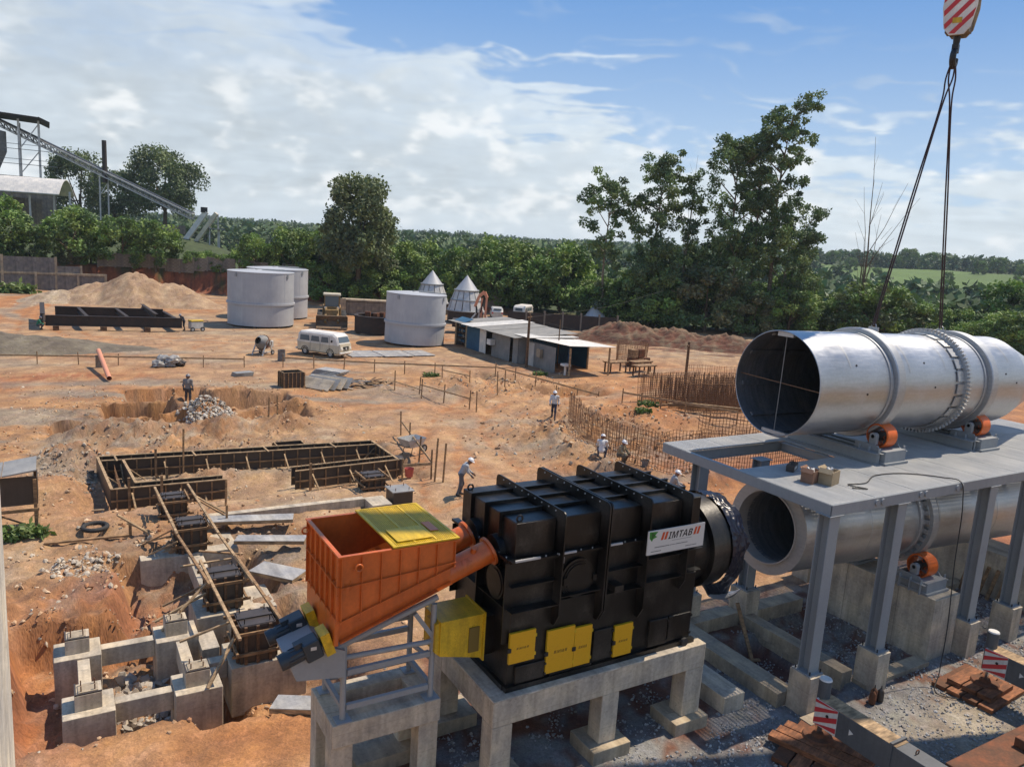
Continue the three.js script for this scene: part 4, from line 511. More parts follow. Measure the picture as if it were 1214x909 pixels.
{ const t = thing('folded_crane_arm', 'folded orange crane arm on white A-frame above the cabin roof', 'crane arm', [41.9, 0, -77.5], -.5); part('column', [bb(-.12, .12, 1, 4.0, -.12, .12)], M.pipePVC, t); part('arm', [beam([-.75, 3.0, 0], [-.35, 4.2, .05], .26, .3), beam([-.35, 4.2, .05], [.25, 4.75, .05], .28, .34), beam([.25, 4.75, .05], [.55, 4.1, .1], .26, .32)], M.pipePVC, t); part('boom', [beam([.55, 4.2, .15], [.45, 1.9, .3], .24, .3), beam([.45, 1.9, .3], [.95, 1.3, .3], .22, .26)], M.pipePVC, t); part('hydraulic_ram', [cyl([-.1, 2.4, .2], [.3, 4.3, .2], .07, .05, 10), cyl([-.6, 3.1, .2], [-.55, 2.3, .25], .09, .09, 10)], M.black, t); for (const [x, z] of [[-2.4, .4], [2, .4], [-.6, -.8]]) part('strut', beam([x, 0, z], [-.1, 2.9, 0], .14, .14), M.white, t); part('truck_bed', [bb(-3.2, 3.4, .7, 1.5, -1.2, 1.2)], M.rustDark, t); for (const s of [-1, 1]) for (const x of [-2.2, 2.2]) { const w = wheel(t, x, .5, s * 1.1, .5, .3); w.rotation.y = Math.PI / 2; } }

// ---------- cabins and sheds ----------
function corrugated(L, W, pitch = .18, amp = .022) { const n = Math.round(L / pitch * 4), pos = [], idx = []; for (let i = 0; i <= n; i++) { const x = -L / 2 + L * i / n, y = amp * Math.sin(i / 4 * 6.2832); pos.push(x, y, -W / 2, x, y, W / 2); if (i < n) idx.push(i * 2, i * 2 + 1, i * 2 + 2, i * 2 + 1, i * 2 + 3, i * 2 + 2); } const g = new THREE.BufferGeometry(); g.setAttribute('position', new THREE.Float32BufferAttribute(pos, 3)); g.setIndex(idx); g.computeVertexNormals(); return g.toNonIndexed(); }
{
  const t = thing('cabin_row', 'row of blue and grey metal cabins under a patched roof', 'cabin', [34.75, 0, -69.6], 0); const w = (z0, z1, m, name, x = 0, y1 = 2.35) => part(name, corrugated(z1 - z0, y1, .22, .03).rotateX(Math.PI / 2).rotateY(Math.PI / 2).translate(x, y1 / 2, (z0 + z1) / 2), m, t);
  w(0, .35, M.concreteTan, 'wall_panel'); for (let k = 0; k < 4; k++) part('store_shelf', bb(.05, .65, .3 + k * .5, .34 + k * .5, .45, 2.15), M.woodDark, t); for (let k = 0; k < 12; k++) part('stored_item', bx(.25, R(.15, .35), .2, .3, .5 + .5 * (k % 4), .6 + .45 * Math.floor(k / 4), R(0, 1)), k % 3 ? M.blue : M.zincOld, t); w(2.3, 2.65, M.concreteTan, 'wall_panel'); w(2.7, 5.3, M.blue, 'wall_panel'); part('door', bb(-.06, 0, .05, 2.25, 5.4, 6.6), M.white, t); w(7.7, 11.0, M.zincOld, 'wall_panel'); part('air_unit', bb(-.55, -.05, 1.1, 1.6, 7.7, 8.4), M.white, t); part('side_wall', [bb(0.05, 5.5, 0, 2.4, 12.3, 12.4), bb(0.05, 5.5, 0, 2.4, -.05, .05), bb(5.4, 5.5, 0, 2.4, 0, 12.4)], M.zincOld, t); w(11.5, 12.4, M.zincOld, 'wall_panel');
  part('roof_sheet', corrugated(8.2, 6.6).rotateY(Math.PI / 2).rotateZ(.055).translate(2.55, 2.58, 3.9), M.zincOld, t); part('roof_sheet', corrugated(2.4, 6.9).rotateY(Math.PI / 2).rotateZ(.06).translate(2.45, 2.63, 4.4), M.zinc, t); part('roof_sheet', corrugated(5.4, 6.6).rotateY(Math.PI / 2).rotateZ(.055).translate(2.6, 2.54, 10.2), M.zincOld, t); part('blue_awning', bx(1.2, .06, 2.4, .2, 2.55, 1.2, 0, 0, .35), M.blue, t);
}
{
  const t = thing('open_shed', 'grey tin shed with a white fibre cement roof and open porch', 'shed', [35.6, 0, -57]); part('wall_panel', corrugated(4.3, 2.1, .22, .03).rotateX(Math.PI / 2).rotateY(Math.PI / 2).translate(0, 1.05, 2.3), M.zincOld, t); part('wall_panel', bb(-.1, -.02, 0, 2.0, .1, 1.2), M.zinc, t); part('back_wall', corrugated(4.3, 2.2, .22, .03).rotateX(Math.PI / 2).translate(2.2, 1.1, .1), M.blue, t); part('back_wall', bb(4.3, 4.4, 0, 2.2, .2, 3.0), M.blue, t); part('roof_sheet', corrugated(6.6, 4.6).rotateY(Math.PI / 2).rotateZ(-.03).rotateX(-.02).translate(2.2, 2.42, 3.3), M.white, t); part('roof_sheet', corrugated(2.6, 5.2).rotateY(Math.PI / 2).translate(1.9, 2.5, 0), M.zinc, t); for (const [x, z] of [[.3, 6.1], [4.2, 6.2], [4.2, 3.2]]) part('post', bb(x - .06, x + .06, 0, 2.3, z - .06, z + .06), M.woodPale, t); part('meter_box', bb(-.35, -.1, 1.0, 1.7, 2.0, 2.6), M.concreteTan, t); part('sink', [rb(.0, .6, .75, .95, 5.2, 5.9, .04), bb(.2, .35, 0, .75, 5.5, 5.6)], M.white, t);
}
{ const t = thing('work_bench', 'rough timber work tables right of the tin shed', 'bench', [41.5, 0, -52], .1); for (const [x, z] of [[0, 0], [2.6, .4], [1.2, 2.2]]) { part('bench_top', bb(x - 1.1, x + 1.1, .85, .95, z - .45, z + .45), M.wood, t); part('trestle', [-.9, .9].flatMap((s) => [bb(x + s - .05, x + s + .05, 0, .85, z - .4, z - .3), bb(x + s - .05, x + s + .05, 0, .85, z + .3, z + .4)]), M.woodDark, t); } for (let k = 0; k < 5; k++) part('crate', bb(3.8 + .8 * (k % 3), 4.5 + .8 * (k % 3), .8 * Math.floor(k / 3), .8 * Math.floor(k / 3) + .75, -2.5, -1.8), k % 2 ? M.wood : M.rust, t); }
{ const t = thing('screen_wall', 'long dark screen wall in front of the small cone', 'wall', [0, 0, 0]); const a = [49.5, -84.5], b = [61.5, -77.5]; for (let k = 0; k < 6; k++) { const x0 = mix(a[0], b[0], k / 6), z0 = mix(a[1], b[1], k / 6), x1 = mix(a[0], b[0], (k + 1) / 6), z1 = mix(a[1], b[1], (k + 1) / 6); part('screen_panel', beam([x0, .95, z0], [x1, .95, z1], .08, 1.9), M.rustDark, t); part('post', bb(x1 - .1, x1 + .1, 0, 2.2, z1 - .1, z1 + .1), M.concreteOld, t); } }
function pole(label, x, z, h, r, arm) { const t = thing('timber_pole', label, 'pole', [x, heightAt(x, z), z]); part('shaft', cyl([0, -.3, 0], [0, h, 0], r, r * .8, 8), M.woodDark, t); if (arm) part('crossarm', bx(.9, .1, .1, 0, h - .3, 0, .6), M.woodDark, t); return t; }
pole('timber service pole in front of the tin shed', 34.6, -55.4, 4.6, .13, true); pole('thin pole through the roof of the tin shed', 37.2, -54.6, 4.2, .06); pole('timber pole with a crossarm beside the rebar cage', 45.8, -47.9, 3.1, .13, true);
for (const [a, b, l] of [[[34.6, 4.3, -55.4], [62, 6, -70], 'power wire running back from the service pole'], [[34.6, 4.2, -55.4], [45.8, 3, -47.9], 'power wire between the two timber poles'], [[45.8, 2.9, -47.9], [60, 3.4, -33], 'power wire running right from the crossarm pole']]) solo('power_wire', tubeP([a, [(a[0] + b[0]) / 2, (a[1] + b[1]) / 2 - .5, (a[2] + b[2]) / 2], b], .014, 20, 5), M.cable, l, 'wire');

// ---------- yard things ----------
{ const t = thing('steel_ladder_frame', 'dark steel ladder frame lying on blocks before the sand pile', 'steel frame', [0, .35, 0]); part('long_beam', ibeam([-.6, .5, -81.2], [10.6, .5, -79.4], .35, .95, .06), M.rustDark, t); part('long_beam', ibeam([.2, .55, -88.8], [9.8, .55, -87.0], .35, .95, .06), M.rustDark, t); part('end_beam', ibeam([-.9, .95, -89.2], [-.8, .75, -80.9], .4, .8, .06), M.rustDark, t); for (const [x, e] of [[2.2, 0], [5.5, 0], [8.0, .4]]) part('cross_beam', ibeam([x, .75 + e, -88.6], [x + .5, .75 + e * .6, -80.6], .3, .45, .04), M.rustDark, t); part('end_beam', ibeam([9.8, .5, -87], [10.2, .5, -79.6], .3, .7, .05), M.rustDark, t); for (const [x, z] of [[.2, -81.1], [4, -80.5], [7.6, -79.9], [.8, -88.6], [8.6, -87.2]]) part('support_block', bx(.5, .42, 1, x, -.15, z), M.woodDark, t); }
{ const t = thing('welding_generator', 'yellow topped welding generator at the end of the steel frame', 'generator', [11.9, 0, -79.9], .3); part('body', rb(-.6, .6, .25, .95, -.35, .35, .05), M.zinc, t); part('cover', rb(-.62, .62, .95, 1.1, -.37, .37, .04), M.yellow, t); for (const s of [-1, 1]) wheel(t, s * .5, .22, .38, .22, .1).rotation.y = Math.PI / 2; part('handle', tubeP([[.6, .8, -.3], [1.1, .95, -.3], [1.1, .95, .3], [.6, .8, .3]], .025), M.black, t); }
{ const t = thing('concrete_mixer', 'grey tilting drum concrete mixer left of the microbus', 'concrete mixer', [14.8, heightAt(14.8, -64.8), -64.8], .7); part('drum', move(lathe([[.26, -.62], [.48, -.38], [.60, 0], [.56, .28], [.32, .62], [.28, .66]], 28), 0, 1.0, 0, 0, 0, 1.2), M.zincOld, t); part('gear_ring', move(new THREE.TorusGeometry(.61, .05, 6, 28).rotateX(Math.PI / 2), 0, 1, 0, 0, 0, 1.2), M.rust, t); part('frame', [beam([-.7, .0, -.5], [-.2, 1.0, -.5], .08, .08), beam([.7, 0, -.5], [.2, 1, -.5], .08, .08), beam([-.7, 0, .5], [-.2, 1, .5], .08, .08), beam([.7, 0, .5], [.2, 1, .5], .08, .08), beam([-.7, .25, -.5], [.7, .25, -.5], .07, .07), beam([-.7, .25, .5], [.7, .25, .5], .07, .07)], M.zinc, t); part('motor_box', rb(.5, 1.05, .55, 1.1, -.3, .3, .05), M.zinc, t); part('tilt_wheel', move(new THREE.TorusGeometry(.32, .03, 6, 20), -.15, 1, .72), M.rust, t); for (const s of [-1, 1]) wheel(t, .5, .2, s * .6, .2, .09).rotation.y = Math.PI / 2; }
{ const t = thing('steel_barrel', 'blue grey steel barrel in front of the concrete mixer', 'barrel', [15.5, heightAt(15.5, -61.5), -61.5]); part('body', lathe([[.01, 0], [.29, 0], [.3, .02], [.29, .3], [.305, .32], [.29, .34], [.29, .6], [.305, .62], [.29, .64], [.29, .88], [.3, .9]], 28), M.barrel, t); part('water', new THREE.CylinderGeometry(.285, .285, .02, 24).translate(0, .8, 0), M.black, t); }
for (const [x0, x1, z0, z1, l] of [[21.6, 24.4, -65.6, -62.3, 'left grey plate of the flat slab right of the microbus'], [24.5, 27.2, -65.5, -62.2, 'middle grey plate of the flat slab right of the microbus'], [27.3, 29.3, -65.3, -62.3, 'right grey plate of the flat slab, nearest the third tank']]) { const o = solo('ground_plate', rb(x0, x1, .02, .1, z0, z1, .02), M.plate, l, 'steel plate', 'flat grey plates by the microbus'); o.rotation.y = 0; }
function formBox(label, x, z, w, d, h, ry = 0, y = heightAt(x, z)) { const t = thing('formwork_box', label, 'formwork', [x, y, z], ry); for (const s of [-1, 1]) { part('panel', bb(-w / 2, w / 2, 0, h, s * (d / 2 - .01) - .01, s * (d / 2 - .01) + .01), M.ply, t); part('panel', bb(s * (w / 2 - .01) - .01, s * (w / 2 - .01) + .01, 0, h, -d / 2 + .021, d / 2 - .021), M.ply, t); const n = Math.max(2, Math.round(w / .3)); for (let k = 0; k <= n; k++) part('stud', bb(-w / 2 + w * k / n - .03, -w / 2 + w * k / n + .03, 0, h - .02, s * (d / 2 + .035) - .033, s * (d / 2 + .035) + .033), M.wood, t); const m = Math.max(2, Math.round(d / .3)); for (let k = 0; k <= m; k++) part('stud', bb(s * (w / 2 + .035) - .033, s * (w / 2 + .035) + .033, 0, h - .02, -d / 2 + d * k / m - .03, -d / 2 + d * k / m + .03), M.wood, t); } part('rim', [bb(-w / 2 - .02, w / 2 + .02, h, h + .025, -d / 2 - .02, -d / 2 + .03), bb(-w / 2 - .02, w / 2 + .02, h, h + .025, d / 2 - .03, d / 2 + .02), bb(-w / 2 - .02, -w / 2 + .03, h, h + .025, -d / 2 + .032, d / 2 - .032), bb(w / 2 - .03, w / 2 + .02, h, h + .025, -d / 2 + .032, d / 2 - .032)], M.woodPale, t); return t; }
formBox('black plywood form box left behind the long trench form', 3.1, -36.0, 1.0, .8, .55); formBox('black plywood form box behind the middle of the trench form', 9.5, -35.9, 1.3, 1.0, .55); formBox('dark ribbed form box at the left of the timber pile', 13.5, -50.9, 1.35, 1.0, 1.0, .1);
{ const t = thing('form_panel_stack', 'grey form panels leaning beside the ribbed form box', 'formwork', [15.4, heightAt(15.4, -50), -50.0], .55); for (let k = 0; k < 4; k++) part('panel', bx(.9, .06, 2.6, -.4 + k * .35, .35 + k * .03, -.3 + k * .2, .05 * k, .0, .75), k % 2 ? M.plyGrey : M.concrete, t); part('bearer', [bb(-.9, 1.2, 0, .12, -1, -.88), bb(-.9, 1.2, 0, .12, .6, .72)], M.wood, t); }
{ const t = thing('form_panel_stack', 'flat stack of grey form panels right of the barrel', 'formwork', [17.0, heightAt(17, -54.5), -54.5], .3); for (let k = 0; k < 5; k++) part('panel', bx(1.2, .08, 2.2, .1 * k, .06 + .085 * k, .05 * k, .08 * k), k % 2 ? M.plyGrey : M.plate, t); for (let k = 0; k < 4; k++) part('panel', bx(.9, .07, 1.8, -1.6 + .1 * k, .05 + .08 * k, 1.4, .4 + .1 * k), M.plyGrey, t); }
{ const t = thing('timber_pile', 'untidy pile of boards and offcuts right of the form panels', 'timber pile', [18.4, heightAt(18.4, -50.8), -50.8]); for (let k = 0; k < 46; k++) { const r = Math.sqrt(rnd()) * 2.3, a = R(0, 6.28); part('board', bx(R(.09, .22), .03, R(.8, 2.4), r * Math.cos(a), .05 + .32 * rnd() * (1 - r / 2.6), r * Math.sin(a) * .8, R(-1.6, 1.6), R(-.12, .12)), [M.wood, M.woodPale, M.woodDark, M.plyGrey][k % 4], t); } }
{ const t = thing('board_stack', 'small stack of grey panels lying in the open yard', 'panels', [11.3, heightAt(11.3, -55.6), -55.6], .2); for (let k = 0; k < 4; k++) part('panel', bx(1.3, .06, .7, .02 * k, .04 + .065 * k, 0, .03 * k), M.plyGrey, t); }
{ const t = thing('debris_bags', 'crumpled grey bags by the timber rail', 'bags', [7.1, heightAt(7.1, -60.0), -60.0], .3); for (let k = 0; k < 5; k++) { const g = new THREE.IcosahedronGeometry(.42, 2), p = g.attributes.position; for (let i = 0; i < p.count; i++) { const s = 1 + .25 * n3(p.getX(i) * 3 + k, p.getY(i) * 3, p.getZ(i) * 3); p.setXYZ(i, p.getX(i) * s * 1.3, Math.max(-.2, p.getY(i) * s * .8), p.getZ(i) * s); } g.computeVertexNormals(); part('bag', move(g, [-.7, 0, .75, .2, -.3][k], .22 + (k > 2 ? .3 : 0), [0, .1, -.1, .3, -.3][k], k), k === 2 ? M.ply : M.plyGrey, t); } }
solo('clay_pipe', cyl([2.95, .25, -54.6], [2.65, 1.15, -60.6], .15, .15, 18, true), M.pipePVC, 'orange plastic pipe lying aslant over the red soil', 'pipe');
solo('pipe_prop', bx(.5, .9, .4, 2.68, .4, -60.2), M.concreteOld, 'small block propping the orange pipe', 'block');
// timber rails and batter boards
function rail(label, pts, h, every = 2.6, railW = .11, top = 1.12) { const t = thing('batter_board', label, 'timber rail'); for (let i = 0; i < pts.length - 1; i++) { const a = pts[i], b = pts[i + 1], L = Math.hypot(b[0] - a[0], b[1] - a[1]), n = Math.max(1, Math.round(L / every)), ha = heightAt(...a), hb = heightAt(...b); part('rail', beam([a[0], ha + h, a[1]], [b[0], hb + h, b[1]], .035, railW), M.woodPale, t); for (let k = i ? 1 : 0; k <= n; k++) { const x = mix(a[0], b[0], k / n), z = mix(a[1], b[1], k / n) - .05, y = heightAt(x, z); part('stake', bx(.06, h * top + .3 + R(0, .12), .06, x, y + (h * top) / 2, z, R(-.2, .2), R(-.04, .04), R(-.04, .04)), M.wood, t); } } return t; }
rail('long low timber rail across the yard at the far left', [[-6, -63.2], [3.9, -61], [12.1, -58.8]], .62, 2.7); rail('timber rail running behind the timber pile to the cabins', [[14.8, -58.2], [21, -55.4], [28.9, -50.6]], .75, 2.3); rail('timber rail in front of the tin shed', [[28.9, -50.6], [34.0, -44.2]], .8, 1.7); rail('short batter board by the small pits', [[20.9, -46.6], [22.6, -42.6]], .7, 2.2, .08, 1.5); rail('short batter board near the weeds', [[24.9, -51.6], [26.2, -49.6]], .6, 2, .08, 1.4); rail('sloping timber rail beside the leaning boards', [[33.6, -41], [34.6, -38.2], [36.9, -33.6]], .75, 1.9, .13); rail('corner batter board beyond the trench form', [[15.6, -37.0], [13.9, -29.4]], .75, 2.6, .1, 1.5); rail('batter board at the near right corner of the trench form', [[13.9, -29.4], [12.6, -29.5]], .7, 1.2, .12, 1.1); rail('low batter board left of the open yard pits', [[19.6, -47.8], [20.6, -45.6]], .6, 2, .06, 1.9);
for (const [x, z, h, l] of [[22.2, -41.0, 1.3, 'single stake in the open yard by the walking worker'], [4.5, -33.8, 2.0, 'tall dark stake standing in the trench form'], [13.9, -29.0, 1.9, 'tall white-footed stake at the trench corner'], [14.2, -28.8, 1.7, 'second tall stake at the trench corner'], [10.2, -41.2, 1.2, 'pale stake on the mound before the form box'], [9.7, -41.0, 1.1, 'stake left of the pale stake on the mound'], [25.9, -45.0, 1.6, 'tall stake between the yard pits'], [28.0, -47.6, 1.3, 'stake beside the dug bank by the cabins'], [5.3, -28.9, 1.0, 'short stake in front of the trench form'], [4.9, -26.6, .9, 'stake beside the steel covered board']]) solo('stake', bx(.06, h + .3, .06, x, heightAt(x, z) + h / 2 - .12, z, .3, R(-.04, .04), R(-.04, .04)), M.wood, l, 'stake');
{ const t = thing('leaning_boards', 'long pale boards lying by the rebar cage', 'boards', [0, .25, 0]); for (let k = 0; k < 5; k++) part('board', beam([34.5 + k * .3, .1 + .08 * k, -38.6 + k * .25], [38.3 + k * .25, .15 + .09 * k, -35.4 + k * .5], .16, .05), k % 2 ? M.wood : M.woodPale, t); }
// rebar
function rebarWall(name, label, pts, h, step, rows, r = .02, jitter = .025) { const t = thing(name, label, 'rebar'); const curve = new THREE.CatmullRomCurve3(pts.map(([x, z]) => V(x, 0, z)), false, 'centripetal'), L = curve.getLength(), n = Math.round(L / step); for (let i = 0; i <= n; i++) { const p = curve.getPointAt(i / n), y = heightAt(p.x, p.z); part('upright_bar', cyl([p.x, y - .1, p.z], [p.x + R(-jitter, jitter), y + h + R(-.03, .06), p.z + R(-jitter, jitter)], r, r, 5), M.rebar, t); } for (let k = 0; k < rows; k++) { const P2 = []; for (let i = 0; i <= 30; i++) { const p = curve.getPointAt(i / 30); P2.push([p.x, heightAt(p.x, p.z) + .1 + (h - .15) * k / (rows - 1), p.z]); } part('cross_bar', tubeP(P2, r * .85, 40, 5), M.rebar, t); } return t; }
rebarWall('rebar_mesh', 'curved rusty rebar mesh around the excavation behind the furnace', [[25.3, -35.6], [24.4, -32.6], [24.1, -29.6], [25.6, -26.8], [29, -25.4], [34, -25]], 1.85, .15, 9, .016); rebarWall('rebar_mesh', 'far side of the rebar mesh behind the excavation', [[33.5, -33.5], [36.5, -30], [41, -27.5], [47, -26]], 1.6, .2, 8); rebarWall('rebar_mesh', 'inner rebar mesh across the excavation behind the furnace', [[25.2, -33.5], [29, -31.5], [34, -30], [39, -29.6]], 1.2, .2, 6, .016);
for (const [z, l, k] of [[-41.2, 'rearmost', -1], [-40.3, 'back', 0], [-39.5, 'second', .6], [-38.7, 'middle', 1], [-37.9, 'fourth', 1.6], [-37.2, 'front', 2]]) rebarWall('rebar_cage', l + ' row of the dense rusty rebar cage left of the drum', [[35.4 + k * .3, z], [38, z + .3], [41.8, z + .8], [44.5, z + 1.4]], 2.0, .13, 13, .02, .12);
rebarWall('rebar_cage', 'round rusty rebar bundle right of the tin shed', [[45.2, -56.5], [46.2, -54.9], [47.8, -55.4], [48.4, -57], [47, -58.3], [45.3, -56.8]], 1.9, .14, 12, .014, .1); rebarWall('rebar_cage', 'low rebar cage between the timber pole and the drum', [[44, -46], [48, -44.6], [53, -43.6]], 1.6, .2, 7, .013, .1);
for (const [x, z, l] of [[3.6, -45.6, 'starter bars standing in the near far pit'], [1.9, -42.2, 'starter bars standing in the left far pit'], [5.6, -49.2, 'starter bars standing in the farthest pit'], [4.9, -42.0, 'starter bars at the right end of the left pit']]) { const t = thing('starter_bars', l, 'rebar', [x, heightAt(x, z), z]); for (let k = 0; k < 6; k++) part('bar', cyl([-.5 + .2 * k, -.2, R(-.1, .1)], [-.5 + .2 * k + R(-.04, .04), .75 + R(0, .2), R(-.1, .1)], .014, .014, 5), M.rebar, t); }
// wheelbarrow, bucket
{ const t = thing('wheelbarrow', 'grey wheelbarrow tipped up beside the trench form', 'wheelbarrow', [14.6, heightAt(14.6, -33.2), -33.2], 1.9); const tray = new THREE.BufferGeometry(), a = [[-.35, .45, -.4], [.35, .45, -.4], [.35, .45, .3], [-.35, .45, .3], [-.42, .85, -.62], [.42, .85, -.62], [.42, .85, .55], [-.42, .85, .55]], f = [[0, 1, 2, 3], [0, 4, 5, 1], [1, 5, 6, 2], [2, 6, 7, 3], [3, 7, 4, 0]]; tray.setAttribute('position', new THREE.Float32BufferAttribute(f.flatMap(([p, q, r, s]) => [...a[p], ...a[q], ...a[r], ...a[p], ...a[r], ...a[s]]), 3)); tray.computeVertexNormals(); part('tray', tray, M.zinc, t); part('frame', [-1, 1].flatMap((s) => [tubeP([[s * .08, .2, .75], [s * .25, .42, .3], [s * .3, .5, -.5], [s * .3, .72, -1.1]], .02), cyl([s * .28, .45, -.2], [s * .3, 0, -.35], .018)]), M.black, t); wheel(t, 0, .2, .78, .2, .09); }
solo('bucket', lathe([[.01, 0], [.17, 0], [.21, .36], [.22, .38]], 20).translate(13.5, heightAt(13.5, -30.9) + .1, -30.9), mat('bucketRed', [.45, .10, .08], .5), 'red plastic bucket at the corner of the trench form', 'bucket');
solo('water_drum', lathe([[.01, 0], [.26, 0], [.28, .1], [.28, .75], [.22, .82], [.01, .84]], 20).translate(13.3, heightAt(13.3, -31.8), -31.8), M.ply, 'black drum behind the red bucket', 'drum');
{ const t = thing('shovel', 'shovel standing in the earth between the crouching workers', 'shovel', [24.5, heightAt(24.5, -28.5), -28.5]); part('handle', cyl([0, .1, 0], [.25, 1.5, .15], .018), M.woodPale, t); part('blade', bx(.22, .3, .02, -.02, .08, 0, .5, .1), M.rustDark, t); }
solo('steel_bucket', lathe([[.01, 0], [.14, 0], [.18, .34], [.19, .35]], 18).translate(24.7, heightAt(24.7, -28.0), -28.0), M.zincOld, 'grey bucket right of the crouching workers', 'bucket');
console.log('yard');

// ---------- footings and formwork on the left ----------
const anchor = (t, x, y, z, s = .16, m = M.rust) => { for (const [i, j] of [[-1, -1], [1, -1], [-1, 1], [1, 1]]) part('anchor_bolt', cyl([x + i * s, y - .02, z + j * s], [x + i * s, y + .11, z + j * s], .014, .014, 6), m, t); };
{
  const t = thing('column_footing', 'pale concrete footing group with four pedestals in the near left pit', 'footing'); const C = M.concrete;
  for (const [x, z] of [[.36, -17.4], [2.54, -17.4], [.22, -19.95], [2.42, -19.95]]) {
    part('footing_block', rb(x - .5, x + .5, -1.35, 0, z - .46, z + .46, .02), C, t);
    const p = part('pedestal', [rb(x - .26, x + .26, -.02, .36, z - .27, z + .23, .012)], C, t); part('grout_top', bb(x - .19, x + .19, .355, .385, z - .19, z + .15), M.concreteTan, p); part('rim_board', [bb(x - .26, x + .26, .362, .39, z + .19, z + .225), bb(x - .26, x - .225, .362, .39, z - .26, z + .188)], M.ply, p);
    for (const [i, j] of [[-1, -1], [1, -1], [-1, 1], [1, 1]]) part('anchor_bolt', cyl([x + i * .13, .36, z - .02 + j * .12], [x + i * .13, .50, z - .02 + j * .12], .014, .014, 6), M.rust, p);
  }
  part('tie_beam', rb(.861, 2.04, -.52, -.06, -17.55, -17.28, .015), C, t); part('tie_beam', rb(.721, 1.92, -.52, -.06, -20.1, -19.83, .015), C, t); part('tie_beam', rb(.20, .46, -.55, -.05, -19.49, -17.86, .015), C, t); part('tie_beam', rb(2.36, 2.62, -.55, -.05, -19.49, -17.86, .015), C, t);
  part('corbel', rb(-.29, -.27, -.3, -.05, -20.2, -19.7, .004), C, t);
}
{
  const t = thing('column_footing', 'concrete footing blocks carrying the braced column forms', 'footing'); const C = M.concrete;
  part('footing_block', rb(3.35, 5.15, -1.3, -.02, -18.9, -17.6, .02), C, t); part('footing_block', rb(3.0, 5.1, -1.3, -.01, -21.9, -20.42, .02), C, t); part('footing_block', rb(2.05, 4.95, -1.3, .0, -26.3, -24.85, .02), C, t); part('footing_block', rb(2.6, 4.2, -1.3, -.05, -29.2, -27.9, .02), C, t);
  part('tie_beam', rb(3.75, 4.15, -.6, -.08, -20.40, -18.91, .015), C, t); part('tie_beam', rb(3.4, 3.85, -.6, -.06, -24.83, -21.92, .015), C, t); part('tie_beam', rb(3.3, 3.7, -.6, -.07, -27.88, -26.31, .015), C, t); part('tie_beam', rb(2.93, 3.34, -.5, -.05, -18.4, -18.1, .01), C, t); part('footing_block', rb(2.9, 3.32, -1.2, -.12, -19.9, -18.95, .01), C, t);
}
solo('concrete_ground_beam', [rb(4.3, 10.1, -.5, .30, -27.55, -27.25, .015), rb(10.11, 10.9, -.5, .28, -27.45, -26.4, .015)], M.concrete, 'long pale concrete ground beam behind the orange hopper', 'ground beam');
function columnForm(label, x, z, w, h, cover) {
  const t = thing('column_form', label, 'formwork', [x, 0, z]);
  for (const s of [-1, 1]) { part('panel', bb(-w / 2, w / 2, 0, h, s * w / 2 - .01, s * w / 2 + .01), M.ply, t); part('panel', bb(s * w / 2 - .01, s * w / 2 + .01, 0, h, -w / 2 + .011, w / 2 - .011), M.ply, t); for (const q of [-.36, -.02, .34]) { part('stud', bb(q * w - .035, q * w + .035, 0, h, s * (w / 2 + .045) - .033, s * (w / 2 + .045) + .033), M.woodDark, t); part('stud', bb(s * (w / 2 + .045) - .033, s * (w / 2 + .045) + .033, 0, h, q * w - .035, q * w + .035), M.woodDark, t); } }
  for (const y of [.25, .72]) { for (const s of [-1, 1]) { part('waler', bx(w + .45, .07, .05, R(-.05, .05), y * h / .85, s * (w / 2 + .105)), M.wood, t); part('waler', bx(.05, .07, w + .42, s * (w / 2 + .105), y * h / .85 + .075, 0), M.wood, t); } }
  part(cover ? 'cover_plate' : 'top_plate', [bb(-w / 2 + .03, w / 2 - .03, h - .05, h + .005, -w / 2 + .03, w / 2 - .03)], M.ply, t); part('template', [bb(-w / 2, w / 2, h + .006, h + .04, -.05, .05)], M.ply, t); anchor(t, 0, h + .04, 0, w * .36, M.black); return t;
}
columnForm('braced column form furthest back, next to the trench form', 3.42, -28.45, .72, .82, 1); columnForm('braced column form on the big block, second from the back', 3.55, -25.35, .78, .95, 1); columnForm('braced column form third from the back, behind the pedestals', 3.78, -21.05, .80, .95); columnForm('braced column form nearest the hopper motors', 3.98, -18.1, .82, .95, 1);
columnForm('low column form behind the left corner of the hopper', 11.1, -29.2, .8, .62, 1); { const t = thing('column_form', 'low covered column form close behind the hopper mesh', 'formwork', [11.55, .0, -27.3]); part('panel', [bb(-.4, .4, 0, .5, -.4, .4)], M.ply, t); part('top_plate', bb(-.45, .45, .5, .54, -.45, .45), M.plyGrey, t); anchor(t, 0, .54, 0, .28); }
